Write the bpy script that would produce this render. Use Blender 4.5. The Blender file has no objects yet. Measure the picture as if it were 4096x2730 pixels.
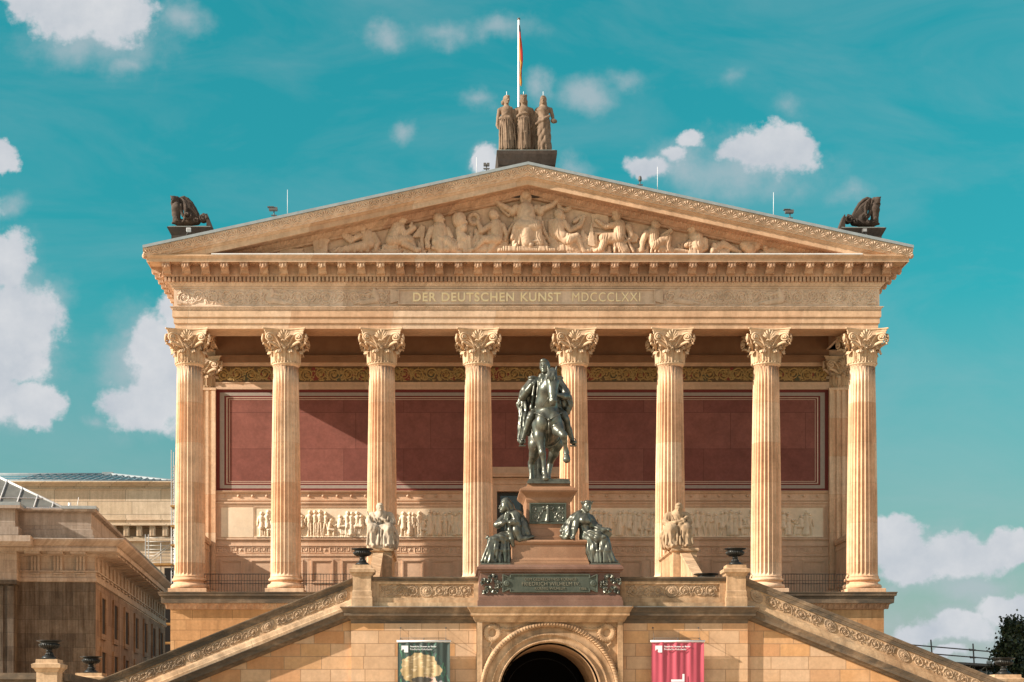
import bpy, bmesh, math, random
import numpy as np
from math import sin, cos, pi, sqrt, radians, atan2
from mathutils import Vector, Matrix, Euler
rnd = random.Random(11)
COL = bpy.context.scene.collection
# photograph survey: a point measured at photo pixel (u,v) on a plane y gives its world X / Z
F, VU, VV, D0, CX, CZ = 6895.0, 1775.0, 2930.0, 70.0, -3.34, 1.65
def X(u, y): return CX + (u - VU) / F * (D0 + y)
def Z(v, y): return CZ + (VV - v) / F * (D0 + y)

# ---------------------------------------------------------------- scene helpers
def link(o, parent=None):
    COL.objects.link(o)
    if parent is not None: o.parent = parent
    return o
def thing(name, label, cat, loc=(0, 0, 0), rotz=0, group=None):
    o = bpy.data.objects.new(name, None); link(o)
    o.empty_display_size = .3
    o.location = loc; o.rotation_euler = (0, 0, rotz)
    return tag(o, label, cat, group)
def tag(o, label, cat, group=None):
    o['label'] = label; o['category'] = cat
    if group: o['group'] = group
    return o
def mesh_np(name, V, Fq, mat=None, parent=None, smooth=False, loc=None):
    """V (n,3) array, Fq (m,k) array or list of index tuples"""
    me = bpy.data.meshes.new(name)
    if isinstance(Fq, np.ndarray):
        m, k = Fq.shape
        V = np.asarray(V, dtype=np.float32)
        me.vertices.add(len(V)); me.vertices.foreach_set('co', V.ravel())
        me.loops.add(m * k); me.loops.foreach_set('vertex_index', Fq.astype(np.int32).ravel())
        me.polygons.add(m); me.polygons.foreach_set('loop_start', np.arange(0, m * k, k, dtype=np.int32))
        me.update(calc_edges=True)
    else:
        me.from_pydata([tuple(map(float, v)) for v in V], [], Fq); me.update()
    if smooth: me.polygons.foreach_set('use_smooth', np.ones(len(me.polygons), dtype=bool))
    if mat: me.materials.append(mat)
    o = bpy.data.objects.new(name, me)
    if loc is not None: o.location = loc
    return link(o, parent)
def dup(o, parent=None, loc=None, rot=None):
    c = o.copy(); link(c, parent)
    if parent is None: c.parent = None
    if loc is not None: c.location = loc
    if rot is not None: c.rotation_euler = rot
    return c
def dup_tree(o, parent=None, loc=None):
    c = dup(o, parent, loc)
    for ch in [k for k in o.children]: dup_tree(ch, c)
    return c

class MB:
    """collects shapes into ONE mesh"""
    def __init__(s): s.v = []; s.f = []; s.sm = []
    def raw(s, V, Fs, smooth=False):
        b = len(s.v); s.v.extend([tuple(p) for p in V])
        for f in Fs: s.f.append(tuple(i + b for i in f)); s.sm.append(smooth)
    def box(s, x0, x1, y0, y1, z0, z1):
        V = [(x0,y0,z0),(x1,y0,z0),(x1,y1,z0),(x0,y1,z0),(x0,y0,z1),(x1,y0,z1),(x1,y1,z1),(x0,y1,z1)]
        s.raw(V, [(0,3,2,1),(4,5,6,7),(0,1,5,4),(1,2,6,5),(2,3,7,6),(3,0,4,7)])
    def bbox(s, x0, x1, y0, y1, z0, z1, b=.015):
        """box with bevelled vertical+horizontal front edges (chamfer all edges)"""
        V = []; 
        for zz, ins in ((z0, b), (z0 + b, 0), (z1 - b, 0), (z1, b)):
            V += [(x0+ins,y0+ins,zz),(x1-ins,y0+ins,zz),(x1-ins,y1-ins,zz),(x0+ins,y1-ins,zz)]
        Fs = [(3,2,1,0),(12,13,14,15)]
        for r in range(3):
            for k in range(4):
                a = r*4+k; c = r*4+(k+1)%4; Fs.append((a,c,c+4,a+4))
        s.raw(V, Fs)
    def frustum(s, x0, x1, y0, y1, z0, X0, X1, Y0, Y1, z1):
        V = [(x0,y0,z0),(x1,y0,z0),(x1,y1,z0),(x0,y1,z0),(X0,Y0,z1),(X1,Y0,z1),(X1,Y1,z1),(X0,Y1,z1)]
        s.raw(V, [(0,3,2,1),(4,5,6,7),(0,1,5,4),(1,2,6,5),(2,3,7,6),(3,0,4,7)])
    def stack(s, rows, cap=True):
        """rows: (x0,x1,y0,y1,z) rectangles joined bottom to top"""
        V = []; Fs = []
        for (x0,x1,y0,y1,z) in rows: V += [(x0,y0,z),(x1,y0,z),(x1,y1,z),(x0,y1,z)]
        for r in range(len(rows)-1):
            for k in range(4):
                a = r*4+k; c = r*4+(k+1)%4; Fs.append((a,c,c+4,a+4))
        if cap: n = len(rows)*4; Fs += [(3,2,1,0),(n-4,n-3,n-2,n-1)]
        s.raw(V, Fs)
    def sweep_u(s, prof, hw, yf, yb, cap=False):
        """profile [(out,z)] swept round three sides of a rectangle (left, front, right)"""
        V = []; Fs = []; n = len(prof)
        for (o, z) in prof:
            V += [(-hw-o, yb, z), (-hw-o, yf-o, z), (hw+o, yf-o, z), (hw+o, yb, z)]
        for i in range(n-1):
            for k in range(3):
                a = i*4+k; Fs.append((a, a+1, a+5, a+4))
        s.raw(V, Fs)
    def extr_x(s, prof, x0, x1, z_at0=0, z_at1=0, caps=True):
        """closed profile [(y,z)] extruded along x, sheared by z offsets at the ends"""
        n = len(prof)
        V = [(x0, y, z + z_at0) for y, z in prof] + [(x1, y, z + z_at1) for y, z in prof]
        Fs = [(i, i + n, (i+1) % n + n, (i+1) % n) for i in range(n)]
        if caps: Fs += [tuple(range(n)), tuple(range(2*n-1, n-1, -1))]
        s.raw(V, Fs)
    def strip_x(s, prof, x0, x1, z0=0, z1=0):
        n = len(prof)
        V = [(x0, y, z + z0) for y, z in prof] + [(x1, y, z + z1) for y, z in prof]
        s.raw(V, [(i, i + n, i + 1 + n, i + 1) for i in range(n-1)])
    def prism(s, pts, y0, y1):
        """polygon [(x,z)] extruded along y"""
        n = len(pts)
        V = [(x, y0, z) for x, z in pts] + [(x, y1, z) for x, z in pts]
        Fs = [tuple(range(n)), tuple(range(2*n-1, n-1, -1))]
        Fs += [(i, i + n, (i+1) % n + n, (i+1) % n) for i in range(n)]
        s.raw(V, Fs)
    def lathe(s, prof, c=(0,0,0), n=32, smooth=True, a0=0, a1=2*pi):
        full = abs(a1 - a0 - 2*pi) < 1e-6; m = n if full else n + 1
        V = []; Fs = []
        for r, z in prof:
            for k in range(m):
                a = a0 + (a1 - a0) * k / n; V.append((c[0]+r*cos(a), c[1]+r*sin(a), c[2]+z))
        for i in range(len(prof)-1):
            for k in range(n):
                k2 = (k+1) % m; Fs.append((i*m+k, i*m+k2, (i+1)*m+k2, (i+1)*m+k))
        s.raw(V, Fs, smooth)
    def tube(s, pts, r, n=8, smooth=True, caps=True):
        P = [Vector(p) for p in pts]; m = len(P)
        R = r if isinstance(r, (list, tuple)) else [r]*m
        V = []; Fs = []; up = None
        for i in range(m):
            t = (P[min(i+1, m-1)] - P[max(i-1, 0)])
            t = t.normalized() if t.length > 1e-9 else Vector((0,0,1))
            if up is None:
                up = t.orthogonal().normalized()
            else:
                up = (up - t * up.dot(t))
                up = up.normalized() if up.length > 1e-6 else t.orthogonal().normalized()
            b = t.cross(up)
            for k in range(n):
                a = 2*pi*k/n; V.append(P[i] + (up*cos(a) + b*sin(a)) * R[i])
        for i in range(m-1):
            for k in range(n):
                k2 = (k+1) % n; Fs.append((i*n+k, i*n+k2, (i+1)*n+k2, (i+1)*n+k))
        if caps: Fs += [tuple(range(n-1, -1, -1)), tuple(range((m-1)*n, m*n))]
        s.raw(V, Fs, smooth)
    def ball(s, c, r, n=10, m=6):
        rx, ry, rz = r if isinstance(r, (list, tuple)) else (r, r, r)
        V = []; Fs = []
        for i in range(m+1):
            p = pi*i/m
            for k in range(n):
                a = 2*pi*k/n; V.append((c[0]+rx*sin(p)*cos(a), c[1]+ry*sin(p)*sin(a), c[2]-rz*cos(p)))
        for i in range(m):
            for k in range(n):
                k2 = (k+1) % n; Fs.append((i*n+k, i*n+k2, (i+1)*n+k2, (i+1)*n+k))
        s.raw(V, Fs, True)
    def build(s, name, mat, parent=None, loc=None):
        me = bpy.data.meshes.new(name)
        me.from_pydata([tuple(map(float, p)) for p in s.v], [], s.f)
        me.polygons.foreach_set('use_smooth', np.array(s.sm, dtype=bool))
        if mat: me.materials.append(mat)
        me.update()
        o = bpy.data.objects.new(name, me)
        if loc is not None: o.location = loc
        return link(o, parent)

# ---------------------------------------------------------------- carved relief: height field on a facing plane
class Relief:
    def __init__(s, x0, x1, z0, z1, cell):
        s.x0, s.z0, s.c = x0, z0, cell
        s.nx = max(2, int(round((x1-x0)/cell))+1); s.nz = max(2, int(round((z1-z0)/cell))+1)
        s.cx = (x1-x0)/(s.nx-1); s.cz = (z1-z0)/(s.nz-1)
        s.H = np.zeros((s.nz, s.nx), np.float32)
        s.gx = x0 + s.cx*np.arange(s.nx); s.gz = z0 + s.cz*np.arange(s.nz)
    def win(s, xa, xb, za, zb):
        i0 = max(0, int((xa-s.x0)/s.cx)-1); i1 = min(s.nx, int((xb-s.x0)/s.cx)+3)
        k0 = max(0, int((za-s.z0)/s.cz)-1); k1 = min(s.nz, int((zb-s.z0)/s.cz)+3)
        if i0 >= i1 or k0 >= k1: return None
        return i0, i1, k0, k1
    def cap(s, p, q, r0, r1=None, b=0., k=.9):
        r1 = r0 if r1 is None else r1; rm = max(r0, r1)
        w = s.win(min(p[0],q[0])-rm, max(p[0],q[0])+rm, min(p[1],q[1])-rm, max(p[1],q[1])+rm)
        if not w: return
        i0,i1,k0,k1 = w
        gx = s.gx[None, i0:i1]; gz = s.gz[k0:k1, None]
        dx, dz = q[0]-p[0], q[1]-p[1]; L = dx*dx+dz*dz
        t = np.clip(((gx-p[0])*dx+(gz-p[1])*dz)/L, 0, 1) if L > 1e-12 else np.zeros((k1-k0, i1-i0))
        d2 = (gx-p[0]-t*dx)**2 + (gz-p[1]-t*dz)**2
        r = r0+(r1-r0)*t; q2 = r*r-d2
        h = np.where(q2 > 0, b + k*np.sqrt(np.maximum(q2, 0)), 0)
        sub = s.H[k0:k1, i0:i1]; np.maximum(sub, h, out=sub)
    def line(s, pts, r, r1=None, b=0., k=.9):
        n = len(pts)-1; r1 = r if r1 is None else r1
        for i in range(n):
            s.cap(pts[i], pts[i+1], r+(r1-r)*i/n, r+(r1-r)*(i+1)/n, b, k)
    def disc(s, c, r, b=0., k=.9): s.cap(c, c, r, r, b, k)
    def ring(s, c, R, r, b=0., k=.9, rz=None, n=20):
        rz = rz or R
        s.line([(c[0]+R*cos(2*pi*i/n), c[1]+rz*sin(2*pi*i/n)) for i in range(n+1)], r, None, b, k)
    def poly(s, pts, h, bev=0.):
        xs = [p[0] for p in pts]; zs = [p[1] for p in pts]
        w = s.win(min(xs), max(xs), min(zs), max(zs))
        if not w: return
        i0,i1,k0,k1 = w
        gx = np.broadcast_to(s.gx[None, i0:i1], (k1-k0, i1-i0)); gz = np.broadcast_to(s.gz[k0:k1, None], gx.shape)
        ins = np.zeros(gx.shape, bool); n = len(pts)
        for i in range(n):
            (xa, za), (xb, zb) = pts[i], pts[(i+1) % n]
            if za == zb: continue
            c = ((za > gz) != (zb > gz)) & (gx < (xb-xa)*(gz-za)/(zb-za)+xa)
            ins ^= c
        sub = s.H[k0:k1, i0:i1]; np.maximum(sub, np.where(ins, h, 0), out=sub)
    def flat(s, x0, x1, z0, z1, h): s.poly([(x0,z0),(x1,z0),(x1,z1),(x0,z1)], h)
    def build(s, name, mat, parent, y, cut=True, shear=0., xs=0., eps=.004, out=None, loc=None, carve=None):
        """front face looks to -y; shear tilts the band along x"""
        gx, gz = np.meshgrid(s.gx, s.gz)
        if carve:          # chisel folds over the raised parts
            fq = carve[1]; u = gx*fq+1.6*np.sin(gz*fq*.33+gx*1.7)+.7*np.sin(gz*fq*.8+2*gx); s.H = np.where(s.H > .015, s.H+carve[0]*(1.6*np.abs(np.sin(u+.8*np.sin(gx*3.1)*gz))-1.1)*np.clip(s.H/.1, 0, 1), s.H).astype(np.float32)
        V = np.stack([gx, (y if out is None else out(gx, gz)) - s.H, gz + shear*(gx-xs)], -1).reshape(-1, 3)
        idx = np.arange(s.nx*s.nz).reshape(s.nz, s.nx)
        Fq = np.stack([idx[:-1,:-1], idx[:-1,1:], idx[1:,1:], idx[1:,:-1]], -1).reshape(-1, 4)
        if cut:
            h = s.H
            m = np.maximum(np.maximum(h[:-1,:-1], h[:-1,1:]), np.maximum(h[1:,1:], h[1:,:-1])) > eps
            Fq = Fq[m.ravel()]
            used = np.zeros(len(V), bool); used[Fq.ravel()] = True
            re = np.cumsum(used)-1; V = V[used]; Fq = re[Fq]
        return mesh_np(name, V, Fq, mat, parent, smooth=True, loc=loc)

def spiral(c, R, turns, a0, dirn=1, n=26, rin=.12):
    out = []
    for i in range(n+1):
        t = i/n; a = a0 + dirn*turns*2*pi*t; r = R*(1-t)+R*rin*t
        out.append((c[0]+r*cos(a), c[1]+r*sin(a)))
    return out
def rosette(R, c, r, b=0., petals=6):
    R.disc(c, r*.33, b+.012, .8)
    for i in range(petals):
        a = 2*pi*i/petals
        R.cap((c[0]+r*.45*cos(a), c[1]+r*.45*sin(a)), (c[0]+r*.72*cos(a), c[1]+r*.72*sin(a)), r*.26, r*.24, b, .6)
def big_rosette(R, c, r, k=1.):
    R.disc(c, r, 0, .12*k); R.ring(c, r*.93, r*.09, .01, .9*k)
    for i in range(18):
        a = 2*pi*i/18
        R.cap((c[0]+r*.55*cos(a), c[1]+r*.55*sin(a)), (c[0]+r*.84*cos(a), c[1]+r*.84*sin(a)), r*.075, r*.1, .012, .8*k)
    R.ring(c, r*.43, r*.1, .03, .8*k); R.disc(c, r*.25, .03, 1.0*k)
    for i in range(6):
        a = 2*pi*i/6+.3; R.disc((c[0]+r*.33*cos(a), c[1]+r*.33*sin(a)), r*.12, .03, .6*k)
def rinceau(R, xa, xb, zc, hh, n, k=1., rg=None, first=1):
    """running acanthus scroll: n spirals between xa and xb, half height hh"""
    rg = rg or random.Random(3); p = (xb-xa)/n
    stem = []
    for i in range(n*10+1):
        x = xa+(xb-xa)*i/(n*10); stem.append((x, zc + first*hh*.72*cos(pi*(x-xa)/p)))
    R.line(stem, hh*.085, None, .004, .9*k)
    for i in range(n):
        s = first*(1 if i % 2 == 0 else -1)
        c = (xa+p*(i+.5)+rg.uniform(-.04,.04)*p, zc-s*hh*.06)
        r = min(p*.46, hh*.92)*rg.uniform(.92, 1.03)
        R.line(spiral(c, r, 1.8, pi/2*s+pi*.5, -s, 30, .26), hh*.095, hh*.05, .012, 1.25*k)
        rosette(R, c, r*.36, .03, 5+(i % 3))
        for j in range(20):
            a = rg.uniform(0, 2*pi); l = rg.uniform(.22, .5)*r; f_ = rg.choice((.98, .95, .62))
            q0 = (c[0]+r*f_*cos(a), c[1]+r*f_*sin(a)); a2 = a - s*rg.uniform(.4, 1.3)
            q1 = (q0[0]+l*cos(a2), q0[1]+l*sin(a2))
            if abs(q1[1]-zc) < hh*.95 and abs(q0[1]-zc) < hh*.95: R.cap(q0, q1, hh*.085, hh*.035, .008, 1.2*k)
        for sg in (-1, 1):
            x = xa+p*(i+1) if i < n-1 else c[0]+sg*p*.35
            for j in range(3):
                a = rg.uniform(-.6, .6)+(pi/2 if sg > 0 else -pi/2)
                q0 = (x+rg.uniform(-.1,.1)*p, zc+sg*hh*.35); q1 = (q0[0]+hh*.42*cos(a), q0[1]+hh*.42*sin(a))
                R.cap(q0, q1, hh*.11, hh*.03, .006, 1.2*k)

# ---------------------------------------------------------------- sculpture: blended solids -> one continuous skin
class Sculpt:
    def __init__(s): s.p = []
    def cap(s, a, b, ra, rb=None, k=.05, fold=None, sq=None):
        s.p.append(('c', np.array(a, float), np.array(b, float), ra, ra if rb is None else rb, k, fold, sq)); return s
    def path(s, pts, rs, k=.04, fold=None):
        if not isinstance(rs, (list, tuple)): rs = [rs]*len(pts)
        for i in range(len(pts)-1): s.cap(pts[i], pts[i+1], rs[i], rs[i+1], k, fold)
        return s
    def ell(s, c, r, k=.05, rot=None, sub=False):
        r = (r, r, r) if not isinstance(r, (list, tuple)) else r
        M = np.array(Euler(rot).to_matrix()) if rot else np.eye(3)
        s.p.append(('e', np.array(c, float), np.array(r, float), M, k, sub)); return s
    def box(s, c, h, rr=.02, k=.02, rot=None):
        M = np.array(Euler(rot).to_matrix()) if rot else np.eye(3)
        s.p.append(('b', np.array(c, float), np.array(h, float), M, k, rr)); return s
    def head(s, c, r, yaw=0., pitch=0., hair=.0, k=.03):
        """c = head centre, facing -y turned by yaw (positive = to image right)"""
        M = np.array(Euler((pitch, 0, yaw)).to_matrix())
        P = lambda x, y, z: np.array(c) + M @ (np.array((x, y, z))*r)
        s.ell(c, (r*.80, r*.98, r*1.1), k)
        s.ell(P(0, -.35, -.45), (r*.6, r*.62, r*.72), k)
        s.cap(P(0, -.96, .12), P(0, -1.12, -.26), r*.11, r*.17, .02)       # nose
        for e in (-1, 1):
            s.ell(P(e*.33, -1.0, .1), r*.17, .02, None, True)              # eye sockets
            s.ell(P(e*.33, -.86, .09), r*.13, .01)
            s.ell(P(e*.8, .05, -.05), (r*.1, r*.2, r*.28), .02)            # ears
        s.cap(P(-.3, -.93, .3), P(.3, -.93, .3), r*.13, None, .03)         # brow
        s.cap(P(-.2, -.93, -.58), P(.2, -.93, -.58), r*.1, None, .015)     # mouth
        s.ell(P(0, -.82, -.92), (r*.28, r*.24, r*.22), .03)                # chin
        if hair: 
            s.ell(P(0, .18, .25), (r*(.86+hair), r*(.92+hair), r*(.98+hair)), .02)
            s.ell(P(0, -.55, .78), (r*.62, r*.5, r*.36), .03)
        return P
    def hand(s, w, d, up, r, curl=.5, k=.012):
        """palm at wrist w along d, fingers curling towards up"""
        w = np.array(w, float); d = np.array(d, float); d /= np.linalg.norm(d); up = np.array(up, float)
        up = up - d*up.dot(d); up /= np.linalg.norm(up); sd = np.cross(d, up)
        s.cap(w, w+d*r*1.5, r*.75, r*.85, .02)
        for i in range(4):
            o = w+d*r*2.0+sd*r*(i-1.5)*.52; L = r*(1.0, 1.2, 1.1, .85)[i]
            m = o+(d*(1-curl*.5)+up*curl)*L; t = m+(d*(1-curl*1.6)+up*curl*1.2)*L*.8
            s.path([o-d*r*.4, o, m, t], [r*.27, r*.26, r*.24, r*.2], k)
        o = w+d*r*.7-sd*r*.8; m = o+(d*.8-sd*.5+up*.4)*r*.9
        s.path([o, m, m+(d*.9+up*.5)*r*.7], [r*.3, r*.27, r*.22], k)
        return s
    def grid(s, h):
        lo = np.full(3, 1e9); hi = -lo; B = []
        for q in s.p:
            if q[0] == 'c':
                m = max(q[3], q[4])*1.12+q[5]; a = np.minimum(q[1], q[2])-m; b = np.maximum(q[1], q[2])+m
            else:
                m = (np.max(q[2]) if q[0] == 'e' else np.linalg.norm(q[2])+q[5])+q[4]; a = q[1]-m; b = q[1]+m
            B.append((a-2*h, b+2*h)); lo = np.minimum(lo, a); hi = np.maximum(hi, b)
        lo -= 3*h; n = np.ceil((hi+3*h-lo)/h).astype(int)+1
        return lo, n, B
    def build(s, name, mat, parent, h, loc=None, wr=()):
        lo, n, B = s.grid(h)
        G = np.full(n, 1.0, np.float32)
        ax = [lo[i]+h*np.arange(n[i]) for i in range(3)]
        for q, (a, b) in zip(s.p, B):
            i0 = np.maximum(((a-lo)/h).astype(int), 0); i1 = np.minimum(((b-lo)/h).astype(int)+2, n)
            x = ax[0][i0[0]:i1[0], None, None]; y = ax[1][None, i0[1]:i1[1], None]; z = ax[2][None, None, i0[2]:i1[2]]
            sub = False
            if q[0] == 'c':
                _, A, Bp, ra, rb, k, fold, sq = q
                d = Bp-A; L = max(d.dot(d), 1e-12)
                t = np.clip(((x-A[0])*d[0]+(y-A[1])*d[1]+(z-A[2])*d[2])/L, 0, 1)
                px, py, pz = x-A[0]-t*d[0], y-A[1]-t*d[1], z-A[2]-t*d[2]
                r = ra+(rb-ra)*t
                if fold:
                    nf, amp, ph = fold[:3]
                    dn = d/sqrt(L); e1 = np.cross(dn, (0, 1, 0.01)); e1 /= np.linalg.norm(e1); e2 = np.cross(dn, e1)
                    an = np.arctan2(px*e2[0]+py*e2[1]+pz*e2[2], px*e1[0]+py*e1[1]+pz*e1[2])
                    r = r*(1+amp*np.sin(nf*an+ph+t*(fold[3] if len(fold) > 3 else 0))*np.clip(.35+t, 0, 1))
                if sq: py = py/sq
                dist = np.sqrt(px*px+py*py+pz*pz)-r
                if sq: dist = dist*min(1, sq)
            elif q[0] == 'e':
                _, c, r, M, k, sub = q
                P = [x-c[0], y-c[1], z-c[2]]
                l = [(M[0, j]*P[0]+M[1, j]*P[1]+M[2, j]*P[2])/r[j] for j in range(3)]
                ln = np.sqrt(l[0]**2+l[1]**2+l[2]**2)
                l2 = np.sqrt((l[0]/r[0])**2+(l[1]/r[1])**2+(l[2]/r[2])**2)
                dist = ln*(ln-1)/np.maximum(l2, 1e-9)
            else:
                _, c, hf, M, k, rr = q
                P = [x-c[0], y-c[1], z-c[2]]
                l = [np.abs(M[0, j]*P[0]+M[1, j]*P[1]+M[2, j]*P[2])-hf[j]+rr for j in range(3)]
                dist = np.sqrt(np.maximum(l[0],0)**2+np.maximum(l[1],0)**2+np.maximum(l[2],0)**2)+np.minimum(np.maximum(np.maximum(l[0],l[1]),l[2]),0)-rr
            S = G[i0[0]:i1[0], i0[1]:i1[1], i0[2]:i1[2]]
            if sub:
                hh = np.clip(.5-.5*(S+dist)/k, 0, 1)
                S[...] = S*(1-hh)-dist*hh+k*hh*(1-hh)
            else:
                hh = np.clip(.5+.5*(S-dist)/k, 0, 1)
                S[...] = S*(1-hh)+dist*hh-k*hh*(1-hh)
        for (c, Rm, amp, fq, d, d2) in wr:          # sharp cloth wrinkles pressed into part of the figure
            c = np.array(c, float); i0 = np.maximum(((c-Rm-lo)/h).astype(int), 0); i1 = np.minimum(((c+Rm-lo)/h).astype(int)+2, n)
            if (i1 <= i0).any(): continue
            x = ax[0][i0[0]:i1[0], None, None]; y = ax[1][None, i0[1]:i1[1], None]; z = ax[2][None, None, i0[2]:i1[2]]
            m = np.clip(1.35*(1-np.sqrt((x-c[0])**2+(y-c[1])**2+(z-c[2])**2)/Rm), 0, 1)
            q = (x*d[0]+y*d[1]+z*d[2])*fq; q2 = (x*d2[0]+y*d2[1]+z*d2[2])*fq
            u = q+.9*np.sin(q2*.22+.7)+.22*np.sin(q2*.6)
            G[i0[0]:i1[0], i0[1]:i1[1], i0[2]:i1[2]] -= (amp*m*(1.7*np.abs(np.sin(u))-1.1)).astype(np.float32)
        V, Fq = surface_nets(G, lo, h)
        return mesh_np(name, V, Fq, mat, parent, smooth=True, loc=loc)

def surface_nets(G, lo, h):
    n = G.shape; s = G < 0
    cs = np.zeros((n[0]-1, n[1]-1, n[2]-1), np.int8)
    for i in (0, 1):
        for j in (0, 1):
            for k in (0, 1):
                cs += s[i:n[0]-1+i, j:n[1]-1+j, k:n[2]-1+k]
    act = (cs > 0) & (cs < 8)
    I = np.argwhere(act); m = len(I)
    idx = np.full(act.shape, -1, np.int32); idx[act] = np.arange(m)
    acc = np.zeros((m, 3)); cnt = np.zeros(m)
    cor = [(i, j, k) for i in (0, 1) for j in (0, 1) for k in (0, 1)]
    val = {c: G[I[:,0]+c[0], I[:,1]+c[1], I[:,2]+c[2]] for c in cor}
    for c in cor:
        for a in range(3):
            if c[a]: continue
            e = list(c); e[a] = 1; e = tuple(e)
            f0, f1 = val[c], val[e]; cr = (f0 < 0) != (f1 < 0)
            t = np.where(cr, f0/np.where(cr, f0-f1, 1), 0)
            P = np.tile(np.array(c, float), (m, 1)); P[:, a] = t
            acc[cr] += P[cr]; cnt[cr] += 1
    V = (I+acc/np.maximum(cnt, 1)[:, None])*h+lo
    Fs = []
    for a in range(3):
        b, c = (a+1) % 3, (a+2) % 3
        sl0 = [slice(None)]*3; sl1 = [slice(None)]*3
        sl0[a] = slice(0, n[a]-1); sl1[a] = slice(1, n[a])
        s0, s1 = s[tuple(sl0)], s[tuple(sl1)]
        E = np.argwhere(s0 != s1)
        E = E[(E[:, b] > 0) & (E[:, c] > 0) & (E[:, b] < n[b]-1) & (E[:, c] < n[c]-1)]
        fl = s0[E[:,0], E[:,1], E[:,2]]
        def at(db, dc):
            Q = E.copy(); Q[:, b] += db; Q[:, c] += dc; return idx[Q[:,0], Q[:,1], Q[:,2]]
        q = np.stack([at(-1,-1), at(0,-1), at(0,0), at(-1,0)], -1)
        q[~fl] = q[~fl][:, ::-1]
        Fs.append(q)
    Fq = np.concatenate(Fs); Fq = Fq[(Fq >= 0).all(1)]
    return V, Fq
EXPO = .84
TINT = (.095, .90, .66, 1); HORIZ = (2.7, 1.85, 2.0, 1); HAZEC = (2.6, 2.95, 3.2, 1); COREC = (3.6, 3.75, 3.95, 1); FILLC = (5.9, 5.1, 4.7, 1); FILL_CLOUD = (.42, .6); TINT2 = (.3, .78, .75, 1)
# ---------------------------------------------------------------- materials (all procedural)
def srgb(r, g, b):
    f = lambda c: (c/255/12.92) if c/255 <= .04045 else ((c/255+.055)/1.055)**2.4
    return (f(r), f(g), f(b), 1)
class NT:
    def __init__(s, nt): s.nt = nt
    def n(s, typ, ins=None, **props):
        nd = s.nt.nodes.new(typ)
        for k, v in props.items(): setattr(nd, k, v)
        for k, v in (ins or {}).items():
            sock = nd.inputs[k]
            if isinstance(v, bpy.types.NodeSocket): s.nt.links.new(v, sock)
            else: sock.default_value = v
        return nd
    def math(s, op, a, b=0., clamp=False):
        nd = s.nt.nodes.new('ShaderNodeMath'); nd.operation = op; nd.use_clamp = clamp
        for i, v in enumerate((a, b)):
            if isinstance(v, bpy.types.NodeSocket): s.nt.links.new(v, nd.inputs[i])
            else: nd.inputs[i].default_value = v
        return nd.outputs[0]
    def mix(s, fac, a, b, blend='MIX'):
        nd = s.nt.nodes.new('ShaderNodeMix'); nd.data_type = 'RGBA'; nd.blend_type = blend; nd.clamp_factor = True
        for k, v in ((0, fac), (6, a), (7, b)):
            if isinstance(v, bpy.types.NodeSocket): s.nt.links.new(v, nd.inputs[k])
            else: nd.inputs[k].default_value = v
        return nd.outputs[2]
    def ramp(s, fac, stops, interp='LINEAR'):
        nd = s.nt.nodes.new('ShaderNodeValToRGB'); cr = nd.color_ramp; cr.interpolation = interp
        while len(cr.elements) < len(stops): cr.elements.new(.5)
        for e, (p, c) in zip(cr.elements, stops): e.position = p; e.color = c
        s.nt.links.new(fac, nd.inputs[0]); return nd.outputs[0]
    def noise(s, vec, scale, detail=4, rough=.55, dist=0.):
        return s.n('ShaderNodeTexNoise', {'Vector': vec, 'Scale': scale, 'Detail': detail, 'Roughness': rough, 'Distortion': dist}).outputs['Fac']
    def mapr(s, v, a, b, c=0., d=1.):
        return s.n('ShaderNodeMapRange', {'Value': v, 'From Min': a, 'From Max': b, 'To Min': c, 'To Max': d}, clamp=True).outputs[0]
def newmat(name):
    m = bpy.data.materials.new(name); m.use_nodes = True
    nt = m.node_tree; nt.nodes.clear()
    N = NT(nt); out = N.n('ShaderNodeOutputMaterial'); b = N.n('ShaderNodeBsdfPrincipled')
    nt.links.new(b.outputs[0], out.inputs[0])
    return m, N, b
def G(c, f): return (c[0]*f, c[1]*f, c[2]*f, 1)
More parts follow.
